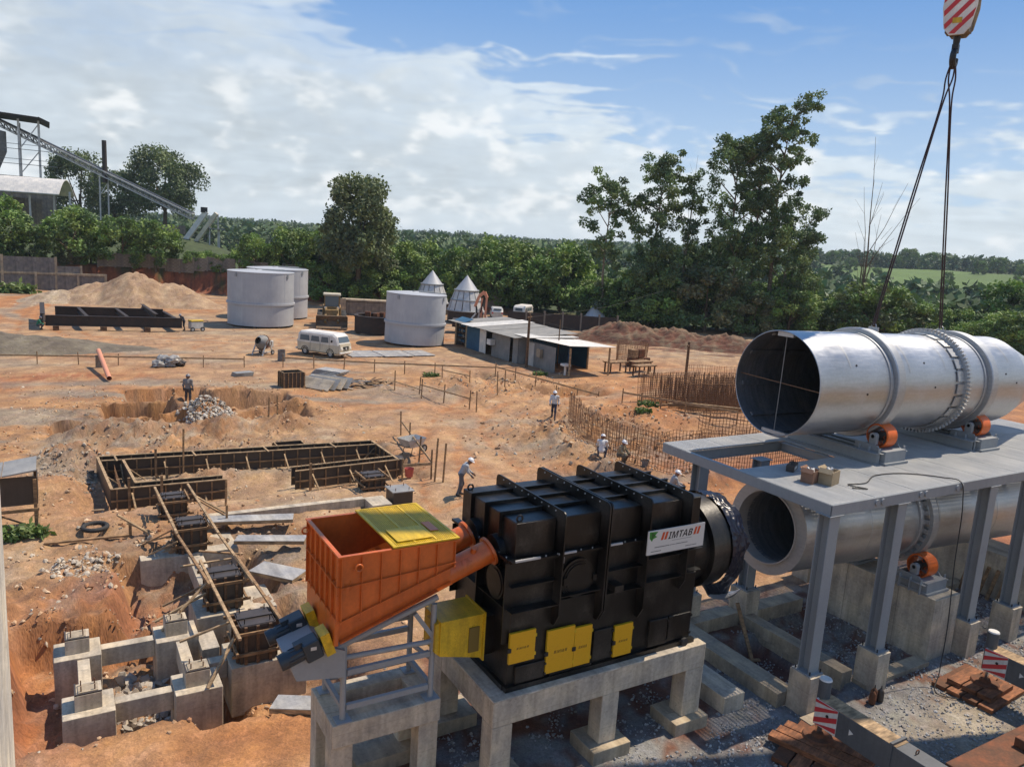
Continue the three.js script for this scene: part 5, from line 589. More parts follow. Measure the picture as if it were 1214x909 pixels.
{ const t = thing('rail_pair', 'two long timber rails tying the braced column forms together', 'timber rail'); const h = 1.0; part('rail', beam([2.92, .92, -29.2], [3.02, .98, -24.2], .07, .06), M.woodPale, t); part('rail', beam([4.02, .92, -29.2], [4.15, .98, -23.8], .07, .06), M.woodPale, t); part('rail', beam([3.02, .90, -24.6], [3.3, h, -20.2], .07, .06), M.wood, t); part('rail', beam([4.15, .94, -24.2], [4.36, h, -19.9], .07, .06), M.woodPale, t); part('rail', beam([3.32, h, -21.9], [3.42, 1.02, -17.0], .07, .06), M.woodPale, t); part('rail', beam([4.28, h, -21.9], [4.52, 1.0, -17.2], .07, .06), M.wood, t);
  for (const [a, b] of [[[2.95, .85, -24.9], [2.1, .05, -25.9]], [[2.95, .55, -25.2], [2.15, .05, -26.2]], [[3.1, .5, -24.8], [2.3, .06, -25.1]], [[4.1, .85, -27.6], [5.4, .1, -26.6]], [[4.1, .8, -28.2], [5.6, .0, -26.9]], [[3.3, .9, -20.6], [2.1, .05, -20.0]], [[3.3, .5, -20.8], [2.0, .03, -20.6]], [[3.3, .55, -21.2], [2.3, .0, -21.5]], [[3.45, .75, -17.7], [2.7, .05, -16.9]], [[3.5, .9, -18.2], [2.35, .4, -18.6]], [[4.5, .8, -17.9], [5.5, .0, -17.4]], [[3.5, .7, -23.3], [4.6, .6, -22.9]], [[2.9, .55, -22.7], [4.3, .62, -22.6]]]) part('brace', beam(a, b, .07, .045), rnd() < .5 ? M.wood : M.woodPale, t); }
// long trench form
{
  const t = thing('trench_form', 'long rectangular timber and black plywood trench form', 'formwork', [0, -.3, 0]); const H_ = .78;
  const wall = (a, b, side) => { const dx = b[0] - a[0], dz = b[1] - a[1], L = Math.hypot(dx, dz), ux = dx / L, uz = dz / L, nx = -uz * side, nz = ux * side, at = (d, y, o) => [a[0] + ux * d + nx * o, y, a[1] + uz * d + nz * o]; part('panel', beam(at(0, H_ / 2, 0), at(L, H_ / 2, 0), .022, H_), M.ply, t); part('top_rail', beam(at(0, H_ + .02, .03), at(L, H_ + .02, .03), .10, .04), M.woodPale, t); part('waler', beam(at(0, H_ * .45, .075), at(L, H_ * .45, .075), .03, .07), M.wood, t); for (let d = .2; d < L; d += .55) part('stud', beam(at(d, 0, .055), at(d, H_ - .01, .055), .05, .06), M.wood, t); for (let d = .7; d < L; d += 1.65) part('brace', beam(at(d, H_ * .8, .1), at(d + .1, .05, .75), .06, .035), M.woodPale, t); };
  wall([1.35, -35.4], [13.1, -34.65], 1); wall([1.5, -34.7], [13.0, -33.95], 1); wall([1.35, -35.4], [1.6, -30.75], -1); wall([2.25, -34.7], [2.45, -31.3], -1); wall([1.6, -30.75], [5.6, -30.7], 1); wall([2.45, -31.3], [5.6, -31.25], 1); wall([8.4, -30.9], [13.1, -31.2], 1); wall([8.4, -31.5], [13.0, -31.8], 1); wall([13.1, -34.65], [13.1, -31.2], 1); part('spreader', [[2, -35.1], [5, -34.95], [8, -34.7], [11, -34.5]].map(([x, z]) => beam([x, H_ + .06, z - .1], [x + .05, H_ + .06, z + .75], .07, .04)), M.woodPale, t); for (const [x, z] of [[2.2, -30.6], [3.3, -30.55], [3.6, -31.6], [3.5, -34.4], [8.9, -30.4]]) part('post', bx(.09, 1.25, .09, x, .6, z), M.wood, t);
  for (let k = 0; k < 24; k++) part('reinforcing_bar', cyl([8.6 + k * .18, .05, -31.35], [8.6 + k * .18, .95, -31.35], .009, .009, 5), M.rebar, t); for (let k = 0; k < 6; k++) part('reinforcing_bar', cyl([1.95, .1 + .1 * k, -34.8], [2.0, .1 + .1 * k, -30.9], .009, .009, 5), M.rebar, t);
}
for (const [a, b, w, l] of [[[4.3, .33, -26.75], [7.0, .38, -25.9], .62, 'upper long steel-faced board behind the hopper'], [[4.9, .22, -25.0], [6.9, .3, -24.0], .55, 'lower long steel-faced board behind the hopper'], [[5.0, .25, -22.5], [6.0, .25, -21.4], .8, 'short steel-faced board beside the column forms'], [[3.9, -.02, -15.8], [5.2, .1, -14.9], .55, 'grey board lying in front of the hopper stand']]) { const t = thing('form_board', l, 'board'); part('frame', beam(a, b, w, .1), M.woodPale, t); const up = (p) => [p[0], p[1] + .06, p[2]]; part('face_sheet', beam(up(a), up(b), w - .02, .015), M.plate, t); }
// plywood stand at the left edge
{ const t = thing('plywood_stand', 'timber stand with grey sloping plywood roof at the left edge', 'stand', [-1.2, heightAt(-1.2, -28.4), -28.6]); for (const [x, z] of [[-.85, .35], [.5, .35], [-.85, -.7], [.5, -.7]]) part('leg', bx(.1, 1.9, .1, x, .9, z), M.wood, t); for (const y of [.25, .85]) part('cross_rail', [bx(1.5, .1, .05, -.17, y, .42), bx(.05, .1, 1.1, .57, y, -.17)], M.wood, t); part('back_panel', bb(-.9, .53, 1.0, 1.95, .301, .32), M.ply, t); part('side_panel', bb(.551, .57, 1.0, 1.9, -.7, .3), M.ply, t); for (const s of [0, 1]) part('roof_panel', bx(.93, .04, 1.7, -.85 + s * .95, 2.03 + s * .13, -.2, 0, .0, .14), M.plyGrey, t); part('brace', beam([.5, .2, .36], [-.8, .9, .36], .06, .04), M.woodDark, t); }
{ const t = thing('truck_tyre', 'black tyre lying flat on the clay', 'tyre', [.95, heightAt(.95, -27.7) + .07, -27.7]); part('tread', new THREE.TorusGeometry(.36, .075, 10, 36).rotateX(Math.PI / 2), M.rubber, t); }
solo('plank', beam([-.5, heightAt(-.5, -26.9) + .05, -26.95], [1.9, heightAt(1.9, -26.9) + .12, -26.9], .12, .06), M.wood, 'long plank lying in front of the tyre', 'plank'); solo('plank', beam([.95, heightAt(1, -29.5) + .05, -29.7], [1.3, heightAt(1.3, -29.4) + .06, -29.5], .10, .04), M.woodPale, 'short plank on the clay behind the tyre', 'plank'); { const t = thing('timber_brace', 'pale timber prop pegged beside the column forms', 'timber', [1.95, heightAt(1.9, -27) + .02, -27.1]); part('post', bx(.09, .5, .09, 0, .2, 0), M.wood, t); part('prop', [beam([-.35, .7, -.2], [.7, .0, .35], .09, .05), beam([-.1, .45, .0], [.75, .05, .15], .06, .04)], M.woodPale, t); }
solo('rusty_stake', bx(.10, 3.4, .10, -1.95, 1.3, -31.6, .3), M.rust, 'rusty steel stake at the left edge of the picture', 'stake');
solo('concrete_column', rb(-1.50, -.555, -.5, 8.2, -9.6, -5.5, .03), mat('whiteWash', [.62, .60, .56], .9, { map: T.concrete, bumpMap: T.concreteB, bumpScale: .01 }), 'pale rough concrete column at the left edge close to us', 'column');

// ---------- hopper stand and hopper ----------
{
  const t = thing('concrete_stand', 'concrete table frame carrying the orange hopper', 'concrete frame', [0, 0, 0]); const C = M.concrete, x0 = 4.0, x1 = 6.12, z0 = -13.4, z1 = -12.05, y = 1.7, b = .42;
  part('beam', rb(x0, x1, y - .46, y, z1 - b, z1, .02), C, t); part('beam', rb(x0, x1, y - .46, y, z0, z0 + b - .05, .02), C, t); part('beam', rb(x0, x0 + b, y - .46, y, z0 + b - .048, z1 - b - .002, .02), C, t); part('beam', rb(x1 - b, x1, y - .46, y, z0 + b - .048, z1 - b - .002, .02), C, t);
  for (const [x, z] of [[x0, z1 - b], [x1 - b, z1 - b], [x0, z0], [x1 - b, z0]]) part('leg', rb(x + .005, x + b - .005, -.6, y - .462, z + .005, z + b - .06, .02), C, t); part('plinth', rb(4.7, 6.3, -.4, .28, -13.55, -12.7, .02), M.concreteTan, t);
}
{
  const t = thing('hopper_support', 'grey tubular steel support under the orange hopper', 'steel frame'); const S = M.greySteel, y = 1.72; const N1 = [4.22, -12.18], N2 = [5.94, -12.18], F1 = [4.22, -13.22], F2 = [5.94, -13.22];
  for (const [[x, z], h] of [[N1, 3.18], [N2, 3.62], [F1, 3.18], [F2, 3.62]]) { part('leg', cyl([x, y, z], [x, h, z], .055, .055, 14), S, t); part('base_plate', bb(x - .14, x + .14, 1.703, 1.725, z - .14, z + .14), S, t); }
  for (const z of [-12.18, -13.22]) { part('rail', cyl([4.05, 3.13, z], [6.0, 3.74, z], .06, .06, 14), S, t); part('cross_tube', cyl([4.22, 2.92, z], [5.94, 2.86, z], .05, .05, 12), S, t); part('foot_beam', bb(4.28, 5.88, 1.9, 2.0, z - .04, z + .04), S, t); part('mid_beam', bb(4.28, 5.88, 2.58, 2.68, z - .04, z + .04), S, t); part('knee_brace', beam([5.55, 3.5, z], [5.94, 2.95, z], .1, .08), S, t); } for (const x of [4.22, 5.94]) { part('cross_tube', cyl([x, 2.5, -12.18], [x, 2.3, -13.22], .045, .045, 12), S, t); part('foot_beam', bb(x - .04, x + .04, 1.9, 2.0, -13.16, -12.24), S, t); }
  part('motor_bracket', extr(poly([[3.2, 3.15], [3.35, 2.75], [4.2, 2.62], [4.2, 3.12], [3.75, 3.32]]), 1.1).translate(0, 0, -13.15), S, t);
}
{
  const t = thing('feed_hopper', 'orange steel feed hopper with ribbed sides and half mesh cover', 'hopper'); const O = M.orange, x0 = 3.97, x1 = 6.1, z0 = -13.62, z1 = -11.75, yt = 5.0, yb0 = 3.86, yb1 = 4.53, sl = (x) => mix(yb0, yb1, (x - x0) / (x1 - x0));
  const sideP = poly([[x0, yb0], [x1, yb1], [x1, yt], [x0, yt]]); part('side_wall', extr(sideP, .012).translate(0, 0, z1 - .012), O, t); part('side_wall', extr(sideP, .012).translate(0, 0, z0), O, t); part('end_wall', bb(x0, x0 + .012, yb0, yt, z0 + .013, z1 - .013), O, t); part('end_wall', bb(x1 - .012, x1, yb1, yt, z0 + .013, z1 - .013), O, t);
  part('rim', [bb(x0 - .05, x1 + .03, yt, yt + .03, z1 - .02, z1 + .05), bb(x0 - .05, x1 + .03, yt, yt + .03, z0 - .05, z0 + .02), bb(x0 - .05, x0 + .02, yt, yt + .03, z0 + .022, z1 - .022), bb(x1 - .02, x1 + .03, yt, yt + .03, z0 + .022, z1 - .022)], O, t);
  for (let k = 0; k <= 6; k++) { const x = mix(x0 + .02, x1 - .02, k / 6); for (const s of [0, 1]) part('side_rib', bb(x - .006, x + .006, sl(x) - .05, yt, s ? z1 : z0 - .045, s ? z1 + .045 : z0), O, t); } for (let k = 0; k <= 6; k++) { const z = mix(z0 + .03, z1 - .03, k / 6); part('end_rib', bb(x0 - .05, x0, yb0 - .05, yt, z - .008, z + .008), O, t); }
  part('belt_rib', [beam([x0, 4.47, z1 + .028], [x1, 4.60, z1 + .028], .052, .012), bb(x0 - .055, x0, 4.46, 4.472, z0, z1)], O, t); part('seam_rib', [beam([x0, yb0, z1 + .03], [x1, yb1, z1 + .03], .05, .012)], O, t);
  const tr = poly([[x0 + .04, 3.40], [x1, 4.14], [x1, yb1], [x0, yb0]]); part('trough', [extr(tr, z1 - z0 - .30).translate(0, 0, z0 + .15)], O, t); part('trough_flange', [beam([x0 + .05, 3.42, z1 - .1], [x1, 4.15, z1 - .1], .12, .012), bb(x0 - .04, x0 + .03, 3.36, yb0, z0 + .1, z1 - .1)], O, t); part('lifting_eye', new THREE.TorusGeometry(.06, .018, 8, 16).translate(x0 - .09, 4.85, z0 + .1), O, t); part('lifting_eye', new THREE.TorusGeometry(.06, .018, 8, 16).translate(x0 + .3, 4.8, z1 + .07), O, t);
  for (const z of [-12.12, -13.02]) { const p = part('screw_tube', cyl([5.9, 4.14, z], [7.02, 4.52, z], .225, .225, 28), O, t); part('flange', cyl([6.98, 4.505, z], [7.03, 4.525, z], .285, .285, 28), O, p); part('clean_out', cyl([6.62, 4.58, z + .08], [6.62, 4.68, z + .12], .06, .06, 12), O, p); }
  part('inner_floor', [beam([x0 + .02, 3.95, -12.69], [x1, 4.55, -12.69], 1.7, .02)], O, t); part('inner_spine', extr(poly([[-.25, 0], [.25, 0], [0, .35]]), 2.0).rotateY(Math.PI / 2).translate(x0 + .05, 4.1, -12.69), O, t);
  // perforated yellow cover over the furnace half: bars in two directions with a solid hatch
  const c = new THREE.Group(); c.name = 'mesh_cover'; t.add(c); const cx0 = 4.9, bars = []; for (let x = cx0; x <= x1 + .02; x += .035) bars.push(bb(x, x + .017, yt + .055, yt + .068, z0 - .04, z1 + .04)); for (let z = z0 - .04; z <= z1 + .04; z += .035) bars.push(bb(cx0, x1 + .04, yt + .052, yt + .064, z, z + .017)); const mesh = part('perforated_sheet', bars, M.yellow, c); mesh.userData.kind = 'stuff'; part('edge_strip', [bb(cx0 - .02, x1 + .05, yt + .045, yt + .072, z1 + .02, z1 + .06), bb(cx0 - .02, x1 + .05, yt + .045, yt + .072, z0 - .06, z0 - .02), bb(cx0 - .02, cx0 + .04, yt + .045, yt + .074, z0 - .018, z1 + .018), bb(x1, x1 + .05, yt + .045, yt + .074, z0 - .018, z1 + .018), bb(5.30, 5.34, yt + .05, yt + .078, z0, z1), bb(5.70, 5.74, yt + .05, yt + .078, z0, z1)], M.yellow, c); part('hatch', [bb(5.02, 5.68, yt + .08, yt + .095, -12.45, -11.85)], M.yellow, c); part('vent_slot', [bb(5.78, 5.94, yt + .076, yt + .084, -12.6, -12.15)], M.orange, c);
  for (const z of [-12.12, -13.02]) { const m = new THREE.Group(); m.name = 'gear_motor'; t.add(m); const d = V(1.98, .67, 0).normalize(), at = (k) => [3.95 - d.x * k, 3.40 - d.y * k, z]; part('guard', [orient(new THREE.BoxGeometry(.36, .42, .16), at(.0), at(.2))], M.yellow, m); part('gearbox', [orient(new RoundedBoxGeometry(.32, .36, .30, 1, .03), at(.22), at(.5))], M.motor, m); part('motor_body', [cyl(at(.45), at(.82), .135, .135, 20), ...Array.from({ length: 10 }, (_, k) => { const a = k * .628; const o = [0, Math.sin(a) * .14, Math.cos(a) * .14]; return beam(at(.5).map((v, i) => v + o[i]), at(.76).map((v, i) => v + o[i]), .012, .03); })], M.motor, m); part('fan_cowl', cyl(at(.78), at(.92), .15, .14, 20), M.motor, m); part('terminal_box', orient(new THREE.BoxGeometry(.14, .12, .14), at(.55).map((v, i) => v + [.02, .17, 0][i]), at(.69).map((v, i) => v + [.02, .17, 0][i])), M.motor, m); part('name_plate', bx(.1, .06, .004, at(.36)[0], at(.36)[1] + .06, z + .164), M.zinc, m); }
}
// ---------- furnace frame ----------
{
  const t = thing('concrete_stand', 'long concrete table frame carrying the black furnace', 'concrete frame'); const C = M.concrete, x0 = 6.78, x1 = 12.15, zF = -11.2, zB = -13.85, y = 1.93, b = .42;
  part('beam', rb(x0, x1, y - .55, y, zF - b, zF, .02), C, t); part('beam', rb(x0, x1, y - .55, y, zB, zB + b, .02), C, t); for (const [a, c] of [[x0, x0 + .4], [9.25, 9.65], [x1 - .42, x1]]) part('beam', rb(a, c, y - .55, y - .002, zB + b + .002, zF - b - .002, .02), C, t);
  for (const [a, c] of [[x0, x0 + .46], [9.36, 9.80], [x1 - .52, x1]]) for (const z of [zF - b, zB]) part('leg', rb(a + .004, c - .004, z < -12 ? -.2 : .28, y - .553, z + .004, z + b - .004, .02), C, t);
  for (const [a, c] of [[x0 - .2, x0 + .75], [9.1, 10.05], [11.3, 12.25]]) part('footing', rb(a, c, -.15, .29, -11.85, -11.0, .02), M.concreteTan, t); part('footing', rb(8.0, 8.9, -.1, .45, -13.9, -13.0, .03), M.concreteTan, t); part('footing', rb(6.6, 7.6, -.2, .3, -14.0, -13.2, .02), M.concreteTan, t);
}
// lettering
function canvasTex(w, h, draw) { const c = document.createElement('canvas'); c.width = w; c.height = h; draw(c.getContext('2d'), w, h); const t = new THREE.CanvasTexture(c); t.colorSpace = THREE.SRGBColorSpace; return t; }
function slash(g, x, y, h, w, col) { g.fillStyle = col; g.beginPath(); g.moveTo(x, y); g.lineTo(x + h * .28, y - h); g.lineTo(x + h * .28 + w, y - h); g.lineTo(x + w, y); g.fill(); }
const signTex = canvasTex(1024, 340, (g, w, h) => { g.fillStyle = '#e4e2dc'; g.fillRect(0, 0, w, h); g.fillStyle = '#2f8a2f'; g.beginPath(); g.moveTo(20, 10); g.lineTo(170, 18); g.lineTo(120, 70); g.lineTo(160, 90); g.lineTo(90, 115); g.lineTo(70, 150); g.lineTo(25, 100); g.fill(); g.fillStyle = '#1f5f22'; g.beginPath(); g.moveTo(60, 20); g.lineTo(120, 60); g.lineTo(60, 120); g.fill(); for (const x of [225, 285]) slash(g, x, 150, 110, 42, '#d9531e'); for (const x of [815, 875]) slash(g, x, 150, 110, 42, '#d9531e'); g.fillStyle = '#15151a'; g.font = 'italic bold 138px sans-serif'; g.textBaseline = 'alphabetic'; g.save(); g.translate(350, 152); g.scale(1.02, 1.0); g.fillText('IMTAB', 0, 0, 470); g.restore(); g.fillStyle = '#44444a'; for (const [x, y, ww, hh] of [[430, 176, 360, 7], [130, 235, 250, 14], [395, 237, 100, 10], [505, 235, 215, 13], [70, 292, 170, 13], [690, 292, 200, 12]]) for (let i = 0; i < ww; i += 13) g.fillRect(x + i, y, 9, hh); });
const doorTex = (wide) => canvasTex(wide, 512, (g, w, h) => { g.fillStyle = '#cf9b06'; g.fillRect(0, 0, w, h); for (let i = 0; i < 260; i++) { g.fillStyle = `rgba(${120 + rnd() * 100},${90 + rnd() * 60},0,${.05 + .06 * rnd()})`; g.fillRect(rnd() * w, rnd() * h, 4 + rnd() * 50, 2 + rnd() * 12); } const cx = w * .5 - 118, y = h * .56; for (const x of [0, 20]) slash(g, cx + x, y, 36, 12, '#241a08'); for (const x of [206, 226]) slash(g, cx + x, y, 36, 12, '#241a08'); g.fillStyle = '#241a08'; g.font = 'italic bold 46px sans-serif'; g.fillText('IMTAB', cx + 46, y, 158); });
const lettered = (name, t, x0, x1, y0, y1, z, m, parent, th = .03) => { part(name + '_back', bb(x0, x1, y0, y1, z - th, z), t, parent); const g = new THREE.PlaneGeometry(x1 - x0, y1 - y0).translate((x0 + x1) / 2, (y0 + y1) / 2, z + .004); return part(name + '_print', g, m, parent, true); };
{
  const t = thing('furnace', 'large black ribbed furnace with yellow doors on the concrete frame', 'furnace'); const K = M.blackPaint, x0 = 7.18, x1 = 11.86, zF = -11.46, zB = -13.74, xs = [x0, 8.12, 9.18, 10.22, 11.32, x1];
  part('base_frame', [bb(x0 - .06, x1 + .06, 1.935, 2.03, zF - .02, zF + .10), bb(x0 - .06, x1 + .06, 1.935, 2.03, zB - .1, zB + .02), bb(x0 - .08, x0, 1.935, 2.03, zB + .021, zF - .021)], K, t);
  part('lower_casing', rb(x0, x1, 1.98, 3.56, zB, zF, .015), K, t); part('middle_casing', rb(x0 + .03, x1 - .02, 3.561, 4.54, zB + .02, zF - .04, .015), K, t);
  // upper casing: separate lid boxes between the frames, four across
  const zs = [zB + .02, -13.20, -12.62, -12.04, zF - .02]; for (let i = 0; i < 5; i++) for (let j = 0; j < 4; j++) { const a = xs[i] + .035, b = xs[i + 1] - .035; const bxm = part('lid_box', rb(a, b, 4.56, 5.24, zs[j] + .03, zs[j + 1] - .03, .012), K, t); part('lid_plate', bb(a + .01, b - .01, 5.236, 5.248, zs[j] + .04, zs[j + 1] - .04), M.blackPaint, bxm); }
  for (let j = 1; j < 4; j++) part('lid_stiffener', [bb(x0 - .04, x1 - .02, 4.56, 5.30, zs[j] - .012, zs[j] + .012), bb(x0 - .04, x1 - .02, 5.30, 5.315, zs[j] - .03, zs[j] + .03)], K, t);
  const rib = (x, w, top, low) => { const s = new THREE.Shape(); const zo = zF + .24, zi = zB - .14; s.moveTo(zo - .14, low); s.lineTo(zo, low + .25); s.lineTo(zo, top - .14); s.quadraticCurveTo(zo, top, zo - .14, top); s.lineTo(zi + .14, top); s.quadraticCurveTo(zi, top, zi, top - .14); s.lineTo(zi, 4.3); s.lineTo(zB, 4.3); s.lineTo(zB, 5.2); s.lineTo(zF - .01, 5.2); s.lineTo(zF - .01, low); s.closePath(); return extr(s, w).rotateY(-Math.PI / 2).translate(x + w / 2, 0, 0); };
  for (const [x, w, top, low] of [[8.12, .03, 5.44, 3.12], [9.155, .03, 5.50, 3.02], [9.215, .03, 5.50, 3.02], [10.22, .03, 5.46, 2.86], [11.32, .03, 5.44, 3.3]]) { const r = part('frame_rib', rib(x, w, top, low), K, t); for (let k = 0; k < 9; k++) part('bolt_head', cyl([x - w / 2 - .014, top - .06, zF - .1 - k * .25], [x - w / 2 - .001, top - .06, zF - .1 - k * .25], .016, .016, 6), M.zinc, r); }
  part('joint_flange', [bb(x0 - .10, x1 + .02, 4.535, 4.56, zF - .06, zF + .10), bb(x0 - .12, x0 + .03, 4.535, 4.56, zB - .1, zF - .061), bb(x0 - .10, x1, 4.51, 4.533, zF - .06, zF + .09), bb(x0 - .12, x0 + .03, 4.51, 4.533, zB - .1, zF - .061)], K, t);
  for (let k = 0; k < 17; k++) part('bolt_head', cyl([x0 + .12 + k * .27, 4.56, zF + .06], [x0 + .12 + k * .27, 4.585, zF + .06], .013, .013, 6), M.zinc, t); for (let k = 0; k < 8; k++) part('bolt_head', cyl([x0 - .08, 4.56, zF - .15 - k * .27], [x0 - .08, 4.585, zF - .15 - k * .27], .013, .013, 6), M.zinc, t);
  for (const [y, d, a, b] of [[4.06, .10, x0 - .06, 8.10], [3.60, .20, x0 - .1, 8.10], [3.72, .18, 8.14, 9.13], [4.02, .12, 9.24, 10.20], [3.56, .16, 9.24, 10.20], [4.1, .1, 10.24, 11.30], [3.62, .16, 10.24, 11.30], [4.15, .12, 11.34, x1], [3.66, .12, 11.34, x1]]) part('ledge', bb(a, b, y - .02, y, zF - .03, zF + d), K, t); part('ledge', bb(x0 - .12, x0 + .03, 3.58, 3.60, zB, zF - .031), K, t); part('end_rib', [bb(x0 - .16, x0 + .03, 2.9, 4.5, zF - .04, zF - .01), bb(x0 - .16, x0 + .03, 3.0, 4.5, -12.6, -12.57), bb(x0 - .16, x0 + .03, 3.0, 4.5, zB + .02, zB + .05)], K, t);
  part('round_hatch', [cyl([8.64, 3.98, zF - .05], [8.64, 3.98, zF + .06], .34, .34, 36), cyl([8.64, 3.98, zF + .06], [8.64, 3.98, zF + .085], .30, .30, 36), cyl([8.64, 3.98, zF], [8.64, 3.98, zF + .04], .40, .40, 36), bb(8.26, 8.32, 3.9, 4.06, zF, zF + .12), bb(8.97, 9.05, 3.9, 4.02, zF, zF + .12)], K, t);
  part('round_hatch', [cyl([x0 - .1, 3.95, -11.95], [x0 + .05, 3.95, -11.95], .33, .33, 32), cyl([x0 - .12, 3.95, -11.95], [x0 - .10, 3.95, -11.95], .27, .27, 32)], K, t); part('pipe_socket', [cyl([x0 - .08, 4.52, -12.12], [x0 + .1, 4.54, -12.12], .30, .30, 28), cyl([x0 - .08, 4.52, -13.02], [x0 + .1, 4.54, -13.02], .30, .30, 28)], K, t);
  for (const [a, b] of [[7.14, 7.68], [8.10, 8.50], [9.2, 9.62]]) part('clamp_angle', bb(a, b, 4.562, 4.60, zF + .095, zF + .13), M.zinc, t); part('clamp_angle', bb(8.14, 8.20, 4.40, 4.53, zF + .12, zF + .16), M.zinc, t); for (const [x, z] of [[7.32, zF - .13], [7.3, zB + .2]]) part('lifting_eye', new THREE.TorusGeometry(.06, .02, 8, 18).translate(x, 5.31, z), K, t);
  const dm1 = mat('doorPrint', [1, 1, 1], .5, { map: doorTex(512) }), sm = mat('signPrint', [.72, .71, .70], .45, { map: signTex });
  for (const [a, b, c, d] of [[7.16, 7.73, 2.50, 3.12], [8.01, 8.655, 2.10, 3.0], [8.665, 9.08, 2.10, 2.93], [9.67, 10.14, 2.07, 2.76]]) { const g = new THREE.Group(); g.name = 'door'; t.add(g); g.userData.label = 'yellow lettered furnace door'; lettered('panel', M.yellow, a, b, c, d, zF + .075, dm1, g, .05); part('hinge', [bb(b - .01, b + .03, c + .08, c + .14, zF + .03, zF + .08), bb(b - .01, b + .03, d - .16, d - .10, zF + .03, zF + .08)], M.yellow, g); part('latch', [bb(a - .05, a + .03, (c + d) / 2 - .06, (c + d) / 2 + .02, zF + .05, zF + .10)], M.black, g); }
  for (const [a, b, c, d] of [[7.34, 8.0, 2.04, 2.40], [9.16, 9.62, 2.10, 2.75], [10.62, 11.12, 2.06, 2.66], [11.16, 11.78, 2.10, 2.66], [8.14, 9.1, 1.99, 2.07]]) { const g = new THREE.Group(); g.name = 'door'; t.add(g); part('panel', rb(a, b, c, d, zF, zF + .06, .01), M.blackPaint, g); part('hinge', [bb(b - .02, b + .03, c + .05, c + .1, zF + .02, zF + .08), bb(b - .02, b + .03, d - .1, d - .05, zF + .02, zF + .08)], K, g); }
  part('damper_box', [bb(9.4, 9.62, 3.62, 3.76, zF + .0, zF + .28)], K, t); part('caster', cyl([11.6, 2.02, zF + .10], [11.6, 2.02, zF + .16], .09, .09, 16), M.rubber, t);
  const sg = new THREE.Group(); sg.name = 'sign'; t.add(sg); sg.userData.label = 'white maker sign with orange slashes and green leaf'; lettered('board', M.white, 10.14, 11.68, 4.29, 4.80, zF + .272, sm, sg, .02); part('bracket', [bb(10.5, 10.54, 4.4, 4.7, zF - .03, zF + .25), bb(11.33, 11.37, 4.4, 4.7, zF - .03, zF + .25)], K, sg);
  // outlet ring towards the drum
  const R0 = new THREE.Group(); R0.name = 'outlet'; t.add(R0); const cx = (pts) => latheX(pts, 56).translate(0, 3.74, -12.6); part('neck', cx([[11.86, .92], [13.5, .92]]), K, R0); part('outlet_flange', cx([[12.45, .92], [12.45, 1.07], [12.95, 1.07], [12.95, .92]]), K, R0);
  // yellow fan guard on the left end
  const fg = new THREE.Group(); fg.name = 'fan_guard'; t.add(fg); fg.userData.label = 'yellow tapered fan guard box'; const gz0 = -12.75, gz1 = -12.0; part('housing', [extr(poly([[6.02, 2.60], [6.92, 2.38], [6.92, 3.28], [6.02, 3.28]]), gz1 - gz0 - .02).translate(0, 0, gz0)], M.yellow, fg); part('side_plate', [extr(poly([[5.93, 2.68], [6.02, 2.60], [6.02, 3.28], [5.93, 3.24]]), .4).translate(0, 0, gz1 - .45), bb(6.0, 6.96, 3.281, 3.31, gz0 - .02, gz1 + .02)], M.yellow, fg); part('flange', [bb(6.92, 6.95, 2.34, 3.34, gz0 - .04, gz1 + .04)], M.yellow, fg); part('intake_grille', [bb(6.62, 6.84, 2.55, 3.06, gz1 - .015, gz1 + .004)], mat('grille', [.16, .11, .02], .7), fg); part('duct', [bb(6.96, x0 + .01, 2.4, 3.2, gz0 + .05, gz1 - .05)], K, fg);
}
{ // dark sheeting tied round the furnace outlet
  const n = 160, m = 20, pos = [], idx = []; for (let j = 0; j <= m; j++) for (let i = 0; i <= n; i++) { const a = i / n * 6.2832, t = j / m, low = Math.max(0, -Math.sin(a)) ** 3, r = 1.10 - .10 * t * t + .05 * fbm(Math.cos(a) * 2.2, Math.sin(a) * 2.2, t * 3, 4) + .05 * Math.abs(fbm(Math.cos(a) * 7, Math.sin(a) * 7, t * 1.2, 3)), x = 12.98 + t * (.55 + .05 * Math.sin(a * 9)); pos.push(x + low * .25 * t, 3.74 + Math.sin(a) * r - low * .62 * ss(.2, 1, t), -12.6 + Math.cos(a) * r * (1 - .12 * low)); if (i < n && j < m) { const k = j * (n + 1) + i; idx.push(k, k + 1, k + n + 1, k + 1, k + n + 2, k + n + 1); } }
  const g = new THREE.BufferGeometry(); g.setAttribute('position', new THREE.Float32BufferAttribute(pos, 3)); g.setIndex(idx); g.computeVertexNormals(); const t = thing('tarpaulin', 'dark blue-black plastic sheeting wrapped round the furnace outlet', 'tarpaulin'); part('sheet', g, M.tarp, t); part('pale_lining', [new THREE.CylinderGeometry(1.22, 1.10, .34, 20, 3, true, -1.5, .75).rotateZ(Math.PI / 2).translate(13.62, 3.42, -12.6), new THREE.CylinderGeometry(1.19, 1.08, .34, 20, 3, true, -1.5, .75).rotateZ(Math.PI / 2).translate(13.62, 3.42, -12.6)], M.tarpPale, t);
}

